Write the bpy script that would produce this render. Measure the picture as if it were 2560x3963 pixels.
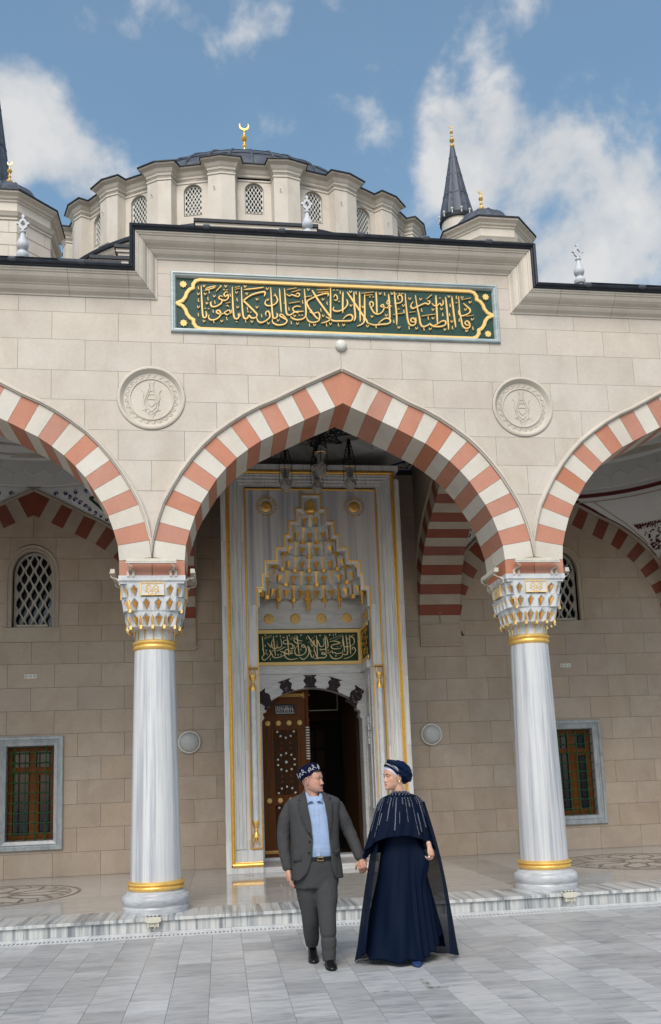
import bpy, math, random
from mathutils import Vector, Matrix
from mathutils.geometry import delaunay_2d_cdt
random.seed(7)
R = math.radians; PI = math.pi; sin = math.sin; cos = math.cos
for o in list(bpy.data.objects): bpy.data.objects.remove(o)
S = bpy.context.scene; COL = S.collection
# ------------------------------------------------------------------ camera, sky, sun, exposure
cd = bpy.data.cameras.new('camera'); cam = bpy.data.objects.new('camera', cd); COL.objects.link(cam)
rt = Vector((0.98984211, -0.13714399, -0.03747166)); up = Vector((0.01633183, -0.15213558, 0.98822469)); fw = Vector((0.14122985, 0.97879839, 0.14835039))
cam.matrix_world = Matrix(((rt.x, up.x, -fw.x, -1.5822), (rt.y, up.y, -fw.y, -10.0732), (rt.z, up.z, -fw.z, 1.472), (0, 0, 0, 1)))
cd.sensor_fit = 'HORIZONTAL'; cd.sensor_width = 36; cd.lens = 3332.4/2560*36
cd.shift_x = -(1323.4-1280)/2560; cd.shift_y = (2495.7-1981.5)/2560; cd.clip_end = 3000; cd.clip_start = .1
S.camera = cam
SUN_EL, SUN_AZ = 46, 198          # degrees; azimuth clockwise from +Y, the sun stands behind the camera's left shoulder
W = bpy.data.worlds.new('World'); S.world = W; W.use_nodes = True
nt = W.node_tree; nt.nodes.clear()
def nn(t, typ, **kw):
    n = t.nodes.new(typ)
    for k, v in kw.items():
        if k.startswith('i_'): n.inputs[k[2:].replace('_', ' ')].default_value = v
        else: setattr(n, k, v)
    return n
sky = nn(nt, 'ShaderNodeTexSky', sky_type='NISHITA', sun_disc=False, sun_elevation=R(SUN_EL), sun_rotation=R(SUN_AZ), air_density=1.0, dust_density=1.2, ozone_density=1.1)
bg = nn(nt, 'ShaderNodeBackground'); bg.inputs[1].default_value = .15
cb = nn(nt, 'ShaderNodeBackground'); cb.inputs[1].default_value = .56
mx = nn(nt, 'ShaderNodeMixShader'); out = nn(nt, 'ShaderNodeOutputWorld')
tc = nn(nt, 'ShaderNodeTexCoord'); L = nt.links.new
hs = nn(nt, 'ShaderNodeHueSaturation'); hs.inputs['Saturation'].default_value = 1.0; hs.inputs['Hue'].default_value = .483
L(sky.outputs[0], hs.inputs['Color']); L(hs.outputs[0], bg.inputs[0])
def math_(t, op, a, b=None, clamp=False):
    n = t.nodes.new('ShaderNodeMath'); n.operation = op; n.use_clamp = clamp
    for i, v in ((0, a), (1, b)):
        if v is None: continue
        if isinstance(v, (int, float)): n.inputs[i].default_value = v
        else: t.links.new(v, n.inputs[i])
    return n.outputs[0]
mp = nn(nt, 'ShaderNodeMapping'); mp.inputs['Scale'].default_value = (1, 1, 1.15); mp.inputs['Location'].default_value = (3.1, 1.7, .6)
L(tc.outputs['Generated'], mp.inputs[0])
n1 = nn(nt, 'ShaderNodeTexNoise'); n1.inputs['Scale'].default_value = 9; n1.inputs['Detail'].default_value = 14; n1.inputs['Roughness'].default_value = .55; n1.inputs['Distortion'].default_value = .12
L(mp.outputs[0], n1.inputs['Vector'])
n2 = nn(nt, 'ShaderNodeTexNoise'); n2.inputs['Scale'].default_value = 2.2; n2.inputs['Detail'].default_value = 4
L(mp.outputs[0], n2.inputs['Vector'])
BLOBS = [((.264,.738,.618),.065,.30),((.302,.749,.59),.075,.32),((.349,.704,.619),.05,.22),((.241,.748,.612),.04,.22),((.34,.765,.540),.07,.32),((.412,.757,.507),.10,.46),
 ((.40,.735,.545),.07,.26),((-.172,.759,.628),.06,.24),((-.142,.788,.599),.055,.26),((-.103,.802,.582),.06,.26),((-.19,.741,.648),.06,.16),((.067,.749,.66),.045,.07),((.103,.76,.642),.045,.08),
 ((.204,.735,.647),.03,.18),((.373,.647,.665),.14,.08),((.415,.671,.614),.06,.18),((-.21,.771,.605),.06,.22),
 ((-.9,.3,.35),.5,.4),((.9,.1,.4),.5,.4),((.3,-.8,.5),.6,.35),((-.5,-.6,.6),.5,.3)]
acc = None
for d_, w_, a_ in BLOBS:
    v = Vector(d_).normalized()
    dp = nn(nt, 'ShaderNodeVectorMath', operation='DISTANCE'); L(tc.outputs['Generated'], dp.inputs[0]); dp.inputs[1].default_value = v
    mr = nn(nt, 'ShaderNodeMapRange', interpolation_type='SMOOTHERSTEP'); L(dp.outputs['Value'], mr.inputs[0])
    mr.inputs[1].default_value = w_*1.5; mr.inputs[2].default_value = 0; mr.inputs[3].default_value = 0; mr.inputs[4].default_value = a_
    acc = mr.outputs[0] if acc is None else math_(nt, 'ADD', acc, mr.outputs[0])
acc = math_(nt, 'MINIMUM', acc, .5)
dens = math_(nt, 'ADD', math_(nt, 'MULTIPLY', n1.outputs[0], 2.0), math_(nt, 'ADD', math_(nt, 'MULTIPLY', acc, 1.05), math_(nt, 'MULTIPLY', n2.outputs[0], .3)))
fac = nn(nt, 'ShaderNodeMapRange', interpolation_type='SMOOTHSTEP'); L(dens, fac.inputs[0]); fac.inputs[1].default_value = 1.33; fac.inputs[2].default_value = 1.72; fac.inputs[3].default_value = 0.03; fac.inputs[4].default_value = .95
cr = nn(nt, 'ShaderNodeValToRGB'); L(n1.outputs[0], cr.inputs[0])
cr.color_ramp.elements[0].position = .35; cr.color_ramp.elements[0].color = (.55, .64, .75, 1); cr.color_ramp.elements[1].position = .62; cr.color_ramp.elements[1].color = (1, 1, 1, 1)
L(cr.outputs[0], cb.inputs[0]); L(fac.outputs[0], mx.inputs[0]); L(bg.outputs[0], mx.inputs[1]); L(cb.outputs[0], mx.inputs[2]); L(mx.outputs[0], out.inputs[0])
sd = bpy.data.lights.new('sun', 'SUN'); sd.energy = 2.15; sd.angle = R(30); sd.color = (1, .935, .85)
so = bpy.data.objects.new('sun', sd); COL.objects.link(so)
dv = Vector((sin(R(SUN_AZ))*cos(R(SUN_EL)), cos(R(SUN_AZ))*cos(R(SUN_EL)), sin(R(SUN_EL)))); so.rotation_euler = dv.to_track_quat('Z', 'Y').to_euler()
S.view_settings.view_transform = 'Standard'; S.view_settings.look = 'None'; S.view_settings.exposure = .42; S.view_settings.gamma = 1; S.view_settings.use_curve_mapping = False
S.render.engine = 'CYCLES'; S.cycles.max_bounces = 6; S.cycles.diffuse_bounces = 4
# ------------------------------------------------------------------ materials
def newmat(name):
    m = bpy.data.materials.new(name); m.use_nodes = True; t = m.node_tree
    return m, t, t.nodes['Principled BSDF']
def coords(t, rnd=True, scale=(1, 1, 1), rot=(0, 0, 0)):
    c = nn(t, 'ShaderNodeTexCoord'); mpn = nn(t, 'ShaderNodeMapping'); mpn.inputs['Scale'].default_value = scale; mpn.inputs['Rotation'].default_value = rot
    if rnd:
        oi = nn(t, 'ShaderNodeObjectInfo'); va = nn(t, 'ShaderNodeVectorMath', operation='SCALE'); va.inputs[0].default_value = (37, 91, 53)
        t.links.new(oi.outputs['Random'], va.inputs['Scale'])
        ad = nn(t, 'ShaderNodeVectorMath', operation='ADD'); t.links.new(c.outputs['Object'], ad.inputs[0]); t.links.new(va.outputs[0], ad.inputs[1])
        t.links.new(ad.outputs[0], mpn.inputs[0])
    else: t.links.new(c.outputs['Object'], mpn.inputs[0])
    return mpn.outputs[0]
def noise(t, vec, scale, detail=5, rough=.55, dist=0):
    n = nn(t, 'ShaderNodeTexNoise'); n.inputs['Scale'].default_value = scale; n.inputs['Detail'].default_value = detail; n.inputs['Roughness'].default_value = rough; n.inputs['Distortion'].default_value = dist
    t.links.new(vec, n.inputs['Vector']); return n.outputs[0]
def ramp(t, fac, stops):
    r = nn(t, 'ShaderNodeValToRGB'); e = r.color_ramp.elements
    e.remove(e[1]); e[0].position = stops[0][0]; e[0].color = (*stops[0][1], 1)
    for p, c in stops[1:]: el = e.new(p); el.color = (*c, 1)
    t.links.new(fac, r.inputs[0]); return r.outputs[0]
def mixc(t, fac, a, b, mode='MIX'):
    n = nn(t, 'ShaderNodeMix', data_type='RGBA', blend_type=mode)
    for i, v in ((0, fac), (6, a), (7, b)):
        if isinstance(v, (int, float)): n.inputs[i].default_value = v
        elif isinstance(v, tuple): n.inputs[i].default_value = (*v, 1) if len(v) == 3 else v
        else: t.links.new(v, n.inputs[i])
    return n.outputs[2]
def tint(t, col, amt=.12, hue=0.0):
    oi = nn(t, 'ShaderNodeObjectInfo'); mr = nn(t, 'ShaderNodeMapRange'); t.links.new(oi.outputs['Random'], mr.inputs[0]); mr.inputs[3].default_value = 1-amt; mr.inputs[4].default_value = 1+amt
    h = nn(t, 'ShaderNodeHueSaturation'); t.links.new(mr.outputs[0], h.inputs['Value']); t.links.new(col, h.inputs['Color'])
    fr = math_(t, 'FRACT', math_(t, 'MULTIPLY', oi.outputs['Random'], 17.3)); m2 = nn(t, 'ShaderNodeMapRange'); t.links.new(fr, m2.inputs[0]); m2.inputs[3].default_value = .94; m2.inputs[4].default_value = 1.10
    t.links.new(m2.outputs[0], h.inputs['Saturation']); return h.outputs[0]
def bump(t, b, h, strength=.2, dist=.01):
    n = nn(t, 'ShaderNodeBump'); n.inputs['Strength'].default_value = strength; n.inputs['Distance'].default_value = dist
    t.links.new(h, n.inputs['Height']); t.links.new(n.outputs[0], b.inputs['Normal'])
def stone(name, base, dark, light, rough=.6, var=.07, rnd=True, sc=1.0, bmp=.15):
    m, t, b = newmat(name); v = coords(t, rnd)
    big = noise(t, v, 2.3*sc, 6, .6, .6); fine = noise(t, v, 28*sc, 6, .7); vein = noise(t, v, 7*sc, 9, .7, 2.2)
    c = ramp(t, big, [(.3, dark), (.52, base), (.75, light)])
    c = mixc(t, .35, c, ramp(t, fine, [(.3, dark), (.7, light)]))
    vm = ramp(t, vein, [(.47, (0, 0, 0)), (.5, (1, 1, 1)), (.53, (0, 0, 0))])
    sp = nn(t, 'ShaderNodeRGBToBW'); t.links.new(vm, sp.inputs[0])
    c = mixc(t, math_(t, 'MULTIPLY', sp.outputs[0], .16), c, tuple(x*.72 for x in dark))
    if rnd: c = tint(t, c, var)
    gp_ = nn(t, 'ShaderNodeNewGeometry').outputs['Position']; mm = nn(t, 'ShaderNodeMapping'); mm.inputs['Scale'].default_value = (1, 1, .45); t.links.new(gp_, mm.inputs[0])
    w1 = noise(t, mm.outputs[0], 1.7, 7, .62, .4); c = mixc(t, 1.0, c, ramp(t, w1, [(.32, (.90, .885, .865)), (.5, (1, 1, 1)), (.72, (1.04, 1.04, 1.04))]), 'MULTIPLY')
    w2 = noise(t, gp_, 55, 4, .7); c = mixc(t, 1.0, c, ramp(t, w2, [(.30, (.93, .92, .91)), (.42, (1, 1, 1))]), 'MULTIPLY')
    t.links.new(c, b.inputs['Base Color']); b.inputs['Roughness'].default_value = rough
    bump(t, b, fine, bmp, .004); return m
def marble(name, pale, grey, dark, scale=(6, 6, .5), rough=.3, rnd=True, amount=.5, var=.05, rot=(0, 0, 0), spec=.5, seed=0.0):
    m, t, b = newmat(name); v = coords(t, rnd, scale, rot)
    a = noise(t, v, 1.6, 7, .62, .25+seed); s = noise(t, v, 5.5, 5, .6, .1)
    c = ramp(t, a, [(.36, dark), (.455, grey), (.54, pale), (.75, pale)])
    c2 = ramp(t, s, [(.38, dark), (.46, grey), (.54, pale), (.7, pale)])
    c = mixc(t, 1-amount, c, c2)
    v2 = coords(t, rnd, (1, 1, 1)); cl = noise(t, v2, 1.5, 4, .6)
    c = mixc(t, .22, c, ramp(t, cl, [(.35, grey), (.65, pale)]))
    if rnd: c = tint(t, c, var)
    t.links.new(c, b.inputs['Base Color']); b.inputs['Roughness'].default_value = rough; b.inputs['Specular IOR Level'].default_value = spec
    return m
def plain(name, col, rough=.5, metal=0, bm=0, bs=40, var=0, spec=.28, mott=.12):
    m, t, b = newmat(name); v = coords(t, False); n = noise(t, v, bs, 5, .65)
    c = ramp(t, n, [(.3, tuple(x*(1-mott) for x in col)), (.7, tuple(min(1, x*(1+mott)) for x in col))])
    if var: c = tint(t, c, var)
    t.links.new(c, b.inputs['Base Color']); b.inputs['Roughness'].default_value = rough; b.inputs['Metallic'].default_value = metal; b.inputs['Specular IOR Level'].default_value = spec
    rr = ramp(t, n, [(.3, (rough*.8,)*3), (.7, (min(1, rough*1.25),)*3)]); t.links.new(rr, b.inputs['Roughness'])
    if bm: bump(t, b, n, bm, .004)
    return m
M = {}
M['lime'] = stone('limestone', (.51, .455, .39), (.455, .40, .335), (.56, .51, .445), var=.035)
M['limedark'] = stone('shaded_limestone', (.385, .300, .225), (.33, .25, .185), (.44, .355, .272), var=.05, rough=.5)  # limestone darkened and warmed: the porch's shade is put into the colour
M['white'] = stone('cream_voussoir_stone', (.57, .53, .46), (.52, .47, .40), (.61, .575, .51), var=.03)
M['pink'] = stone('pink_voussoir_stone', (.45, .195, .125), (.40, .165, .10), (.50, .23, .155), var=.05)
M['redin'] = stone('shaded_red_stone', (.20, .050, .026), (.165, .038, .018), (.235, .065, .036), var=.07)  # red voussoirs under the porch, with its shade put into the colour
M['creamin'] = stone('shaded_cream_stone', (.37, .31, .245), (.32, .26, .20), (.42, .36, .29), var=.04)  # cream voussoirs under the porch, darkened in colour to stand for shade
M['mould'] = stone('carved_cream_stone', (.54, .49, .42), (.48, .43, .36), (.58, .53, .46), var=.05)
M['drum'] = stone('drum_stone', (.56, .51, .44), (.50, .45, .38), (.60, .55, .48), rnd=False, sc=.5)
M['mortar'] = plain('mortar', (.12, .10, .08), .9); M['grout'] = plain('pale_grout', (.17, .155, .135), .9)
M['lead'] = plain('lead_sheet', (.085, .095, .115), .55, .35, .25, 3, mott=.35)
M['leaddark'] = plain('black_lead_coping', (.022, .026, .034), .5, .3, .35, 6, mott=.4)
M['plaster'] = plain('white_plaster', (.60, .59, .57), .7, 0, .05, 5, mott=.04)
M['shaft'] = marble('streaked_white_marble', (.56, .56, .56), (.40, .41, .43), (.21, .23, .275), (9, 9, .12), .32, amount=.75)
M['capital'] = marble('capital_marble', (.60, .605, .60), (.50, .51, .515), (.40, .415, .43), (2, 2, 1), .35, amount=.3)
M['basem'] = marble('base_marble', (.47, .48, .49), (.36, .375, .39), (.27, .285, .305), (1.5, 1.5, 6), .35, amount=.5)
M['portalpale'] = marble('pale_portal_marble', (.68, .665, .64), (.55, .54, .525), (.38, .38, .385), (5, 5, .3), .3, amount=.4)
M['portalblue'] = marble('blue_striped_marble', (.60, .575, .555), (.38, .38, .40), (.15, .17, .215), (5, 5, .05), .28, amount=.8)
M['nichem'] = marble('niche_marble', (.60, .585, .56), (.49, .48, .47), (.37, .37, .37), (1, 1, 7), .3, amount=.5)
M['windowm'] = marble('window_surround_marble', (.34, .355, .355), (.25, .265, .275), (.18, .195, .21), (4, 4, 1.5), .3, amount=.6)
M['panelframe'] = marble('grey_green_marble', (.40, .47, .48), (.30, .37, .38), (.25, .31, .33), (1, 1, 5), .3, amount=.4)
M['tile'] = marble('courtyard_marble', (.435, .435, .43), (.335, .34, .345), (.20, .21, .225), (1.1, 7, 4), .34, amount=.55, var=.17, spec=.35, rot=(0, 0, R(90)))
M['riser'] = marble('striped_step_marble', (.50, .495, .475), (.27, .285, .29), (.06, .07, .085), (8, .25, .25), .26, amount=.85, var=.08)
M['porch'] = marble('polished_porch_marble', (.44, .42, .39), (.37, .355, .33), (.27, .26, .245), (.6, 6, 1), .07, amount=.4, var=.05, spec=.7)
M['porchdark'] = marble('grey_striped_floor_marble', (.35, .335, .31), (.235, .23, .22), (.13, .13, .13), (.5, 9, 1), .09, amount=.75, var=.1, spec=.6)
M['brownstone'] = plain('brown_inlay_stone', (.13, .09, .07), .15, 0, 0, 30)
m, t, b = newmat('purple_veined_marble'); v = coords(t, False); n = noise(t, v, 9, 8, .65, 1.6); t.links.new(ramp(t, n, [(.60, (.022, .010, .013)), (.62, (.34, .31, .32)), (.64, (.026, .012, .016))]), b.inputs['Base Color']); b.inputs['Roughness'].default_value = .4; b.inputs['Specular IOR Level'].default_value = .15; M['purple'] = m
M['gold'] = plain('gilding', (.86, .54, .15), .34, .65, .1, 30, mott=.12)
M['goldflat'] = plain('gold_paint', (.80, .54, .20), .45, .12, .1, 60, mott=.08); M['goldpale'] = plain('pale_gold_paint', (.78, .60, .32), .45, .1, .1, 60, mott=.08)
M['golddeep'] = plain('deep_gilding', (.74, .42, .09), .36, .62, .1, 30, mott=.2)
M['goldbright'] = plain('polished_brass', (.85, .55, .22), .22, .9, 0, 20)
M['green'] = plain('dark_green_board', (.014, .052, .040), .5, 0, .1, 20, mott=.25)
M['green2'] = plain('deep_green_board', (.004, .040, .016), .5, 0, .1, 20, mott=.25)
M['wood'] = None
M['glass'] = plain('dark_window_glass', (.010, .012, .016), .12, 0, 0, 3, spec=.45)
M['metalgreen'] = plain('green_painted_iron', (.012, .055, .014), .4, 0, 0, 20)
M['whitepaint'] = plain('white_painted_metal', (.62, .61, .57), .45, 0, 0, 10)
M['creammetal'] = plain('cream_painted_metal', (.50, .47, .39), .45, 0, 0, 10)
M['dark'] = plain('black_iron', (.008, .008, .010), .5, .3, 0, 20)
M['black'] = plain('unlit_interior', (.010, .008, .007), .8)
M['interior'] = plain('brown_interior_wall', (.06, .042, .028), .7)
M['blue'] = plain('blue_paint', (.01, .03, .16), .5)
M['red'] = plain('dark_red_paint', (.10, .012, .012), .5)
M['grille'] = plain('cream_lattice_stone', (.60, .59, .55), .6, 0, 0, 10)
M['grillein'] = plain('shaded_lattice_stone', (.36, .34, .30), .6, 0, 0, 10)  # lattice under the porch, shade painted in as a darker base colour
M['greypaint'] = plain('grey_finial_paint', (.52, .54, .57), .5, 0, 0, 10)
def woodmat(name, a, b_, rough=.35):
    m, t, b = newmat(name); v = coords(t, True, (14, 14, .9)); n = noise(t, v, 2.2, 7, .62, .5)
    t.links.new(ramp(t, n, [(.3, b_), (.5, a), (.72, tuple(x*1.25 for x in a))]), b.inputs['Base Color']); b.inputs['Roughness'].default_value = .5; b.inputs['Specular IOR Level'].default_value = .12
    bump(t, b, n, .12, .003); return m
M['wood'] = woodmat('door_walnut', (.105, .035, .009), (.06, .019, .005))
M['woodlight'] = woodmat('orange_window_wood', (.135, .045, .007), (.08, .025, .004))
M['wooddark'] = woodmat('carved_dark_wood', (.035, .016, .007), (.018, .009, .005))
m, t, b = newmat('frosted_lamp_glass'); b.inputs['Base Color'].default_value = (.62, .62, .60, 1); b.inputs['Roughness'].default_value = .25; b.inputs['Transmission Weight'].default_value = .35; bump(t, b, noise(t, coords(t, False), 90, 3), .3, .003); M['globe'] = m
m, t, b = newmat('clear_lantern_glass'); b.inputs['Base Color'].default_value = (.62, .61, .58, 1); b.inputs['Roughness'].default_value = .12; b.inputs['Transmission Weight'].default_value = .7; b.inputs['IOR'].default_value = 1.2; bump(t, b, noise(t, coords(t, False), 60, 3), .5, .004); M['lantern'] = m
# ------------------------------------------------------------------ mesh helpers
class MB:
    def __init__(s): s.v = []; s.f = []; s.m = []
    def add(s, vs, fs, mi=0):
        o = len(s.v); s.v += [tuple(p) for p in vs]; s.f += [tuple(i+o for i in f) for f in fs]; s.m += [mi]*len(fs)
    def box(s, x0, x1, y0, y1, z0, z1, mi=0):
        s.add([(x0,y0,z0),(x1,y0,z0),(x1,y1,z0),(x0,y1,z0),(x0,y0,z1),(x1,y0,z1),(x1,y1,z1),(x0,y1,z1)], [(0,3,2,1),(4,5,6,7),(0,1,5,4),(1,2,6,5),(2,3,7,6),(3,0,4,7)], mi)
    def prism(s, poly, fn, d0, d1, mi=0, cap=True):
        n = len(poly); vs = [fn(p[0], p[1], d0) for p in poly]+[fn(p[0], p[1], d1) for p in poly]
        fs = [(i, (i+1) % n, n+(i+1) % n, n+i) for i in range(n)]
        if cap: fs += [tuple(range(n-1, -1, -1)), tuple(range(n, 2*n))]
        s.add(vs, fs, mi)
    def lathe(s, prof, n=32, c=(0, 0, 0), mi=0, sx=1, sy=1, a0=0, caps=True):
        vs = []; 
        for r, z in prof:
            for i in range(n):
                a = a0+2*PI*i/n; vs.append((c[0]+r*sx*cos(a), c[1]+r*sy*sin(a), c[2]+z))
        fs = []
        for j in range(len(prof)-1):
            for i in range(n): fs.append((j*n+i, j*n+(i+1) % n, (j+1)*n+(i+1) % n, (j+1)*n+i))
        if caps: fs += [tuple(range(n-1, -1, -1)), tuple(range((len(prof)-1)*n, len(prof)*n))]
        s.add(vs, fs, mi)
    def tube(s, pts, r, n=6, mi=0):
        pts = [Vector(p) for p in pts]; vs = []; m = len(pts)
        for i, p in enumerate(pts):
            d = (pts[min(i+1, m-1)]-pts[max(i-1, 0)]).normalized(); a = d.cross(Vector((0, 0, 1)))
            if a.length < .05: a = d.cross(Vector((1, 0, 0)))
            a.normalize(); b = d.cross(a); rr = r[i] if isinstance(r, (list, tuple)) else r
            for k in range(n): vs.append(p+rr*(cos(2*PI*k/n)*a+sin(2*PI*k/n)*b))
        fs = [(i*n+k, i*n+(k+1) % n, (i+1)*n+(k+1) % n, (i+1)*n+k) for i in range(m-1) for k in range(n)]
        fs += [tuple(range(n-1, -1, -1)), tuple(range((m-1)*n, m*n))]
        s.add(vs, fs, mi)
    def ball(s, c, r, n=12, mi=0, sz=1):
        s.lathe([(max(1e-4, r*sin(PI*j/(n//2))), -r*sz*cos(PI*j/(n//2))) for j in range(n//2+1)], n, c, mi, caps=False)
    def build(s, name, mats, parent=None, smooth=False, **props):
        me = bpy.data.meshes.new(name); me.from_pydata(s.v, [], s.f)
        mats = mats if isinstance(mats, (list, tuple)) else [mats]
        for q in mats: me.materials.append(M[q] if isinstance(q, str) else q)
        if len(mats) > 1: me.polygons.foreach_set('material_index', s.m)
        if smooth:
            me.polygons.foreach_set('use_smooth', [True]*len(me.polygons))
            if smooth != 2:
                try: me.set_sharp_from_angle(angle=R(38))
                except Exception: pass
        me.update(); return link(name, me, parent, **props)
def link(name, me, parent=None, **props):
    o = bpy.data.objects.new(name, me); COL.objects.link(o)
    if parent is not None: o.parent = parent
    for k, v in props.items(): o[k] = v
    return o
def thing(name, label, cat, loc=(0, 0, 0), group=None):
    # Empty at the base; children keep world coordinates through an inverse offset
    o = bpy.data.objects.new(name, None); COL.objects.link(o); o.location = loc; o['label'] = label; o['category'] = cat; o.empty_display_size = .2
    if group: o['group'] = group
    return o
def off(t, o):
    # child built in world coordinates under a thing that has its own location
    o.location = -Vector(t.location); return o
def copy_tree(o, loc, label, parent=None):
    c = o.copy(); COL.objects.link(c); c.parent = parent
    if parent is None: c.location = loc; c['label'] = label
    for ch in o.children: copy_tree(ch, None, None, c)
    return c
def recenter(ob):
    # move a mesh object's origin to its middle, so that every block gets its own grain
    me = ob.data; n = len(me.vertices); xs = [v.co for v in me.vertices]
    c = sum(xs, Vector())/n
    me.transform(Matrix.Translation(-c)); ob.location = Vector(ob.location)+c
XZ = lambda y0: (lambda x, z, d: (x, y0+d, z))
def cut(rect_poly, keep, segs, fn, d0, d1, mb, mi=0):
    # 2-D region with cut-outs -> prism.  segs: list of polylines that cross it
    n = len(rect_poly); vs = [Vector(p) for p in rect_poly]; es = [(i, (i+1) % n) for i in range(n)]
    x0 = min(p[0] for p in rect_poly)-.01; x1 = max(p[0] for p in rect_poly)+.01; z0 = min(p[1] for p in rect_poly)-.01; z1 = max(p[1] for p in rect_poly)+.01
    for pl in segs:
        for a, b in zip(pl[:-1], pl[1:]):
            if max(a[0], b[0]) < x0 or min(a[0], b[0]) > x1 or max(a[1], b[1]) < z0 or min(a[1], b[1]) > z1: continue
            k = len(vs); vs += [Vector(a), Vector(b)]; es.append((k, k+1))
    V, _, F, *_r = delaunay_2d_cdt(vs, es, [], 0, 1e-5)
    fs = []
    for f in F:
        c = (V[f[0]]+V[f[1]]+V[f[2]])/3
        ar = abs((V[f[1]]-V[f[0]]).cross(V[f[2]]-V[f[0]]))
        if ar > 1e-8 and x0+.01 < c[0] < x1-.01 and z0+.01 < c[1] < z1-.01 and keep(c[0], c[1]): fs.append(tuple(f))
    if not fs: return False
    ed = {}
    for f in fs:
        for a, b in ((f[0], f[1]), (f[1], f[2]), (f[2], f[0])): ed[(a, b)] = 1
    nv = len(V); vv = [fn(p[0], p[1], d0) for p in V]+[fn(p[0], p[1], d1) for p in V]
    ff = [f for f in fs]+[tuple(i+nv for i in reversed(f)) for f in fs]
    for a, b in ed:
        if (b, a) not in ed: ff.append((b, a, a+nv, b+nv))
    used = sorted({i for f in ff for i in f}); mp_ = {u: i for i, u in enumerate(used)}
    mb.add([vv[u] for u in used], [tuple(mp_[i] for i in f) for f in ff], mi); return True
def shrink(poly, g):
    # pull a convex polygon's corners in by about g
    n = len(poly); c = Vector((sum(p[0] for p in poly)/n, sum(p[1] for p in poly)/n)); outp = []
    ar = sum(poly[i][0]*poly[(i+1) % n][1]-poly[(i+1) % n][0]*poly[i][1] for i in range(n)); sg = 1 if ar > 0 else -1
    for i in range(n):
        p0, p, p1 = Vector(poly[i-1]), Vector(poly[i]), Vector(poly[(i+1) % n]); d0 = (p-p0).normalized(); d1 = (p1-p).normalized()
        n0 = Vector((-d0.y, d0.x))*sg; n1_ = Vector((-d1.y, d1.x))*sg; bis = n0+n1_
        if bis.length < .3: bis = n0
        k = g/max(.35, bis.dot(n0)/bis.length); outp.append(tuple(p+bis.normalized()*k))
    return outp
def offset_path(path, d, closed=False):
    n = len(path); res = []
    for i in range(n):
        p = Vector(path[i]); a = Vector(path[i-1]) if (closed or i) else None; b = Vector(path[(i+1) % n]) if (closed or i < n-1) else None
        d0 = (p-a).normalized() if a is not None else (b-p).normalized(); d1 = (b-p).normalized() if b is not None else d0
        n0 = Vector((-d0.y, d0.x)); n1_ = Vector((-d1.y, d1.x)); m = n0+n1_
        if m.length < .2: m = n0.copy()
        m.normalize(); res.append(tuple(p+m*(d/max(.3, m.dot(n0)))))
    return res
def sweep(path, prof, fn, mb, closed=False, mi=0):
    # path in a plane, prof = [(offset in the plane, height)], fn(u, v, h) -> world
    n = len(path); rings = [offset_path(path, o_, closed) for o_, h in prof]; vs = [fn(p[0], p[1], h) for rg, (o_, h) in zip(rings, prof) for p in rg]
    fs = []; m = len(prof)
    for j in range(m-1):
        for i in range(n if closed else n-1):
            k = (i+1) % n; fs.append((j*n+i, j*n+k, (j+1)*n+k, (j+1)*n+i))
    if not closed: fs += [tuple(j*n for j in range(m)), tuple(j*n+n-1 for j in range(m-1, -1, -1))]
    mb.add(vs, fs, mi)
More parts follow.
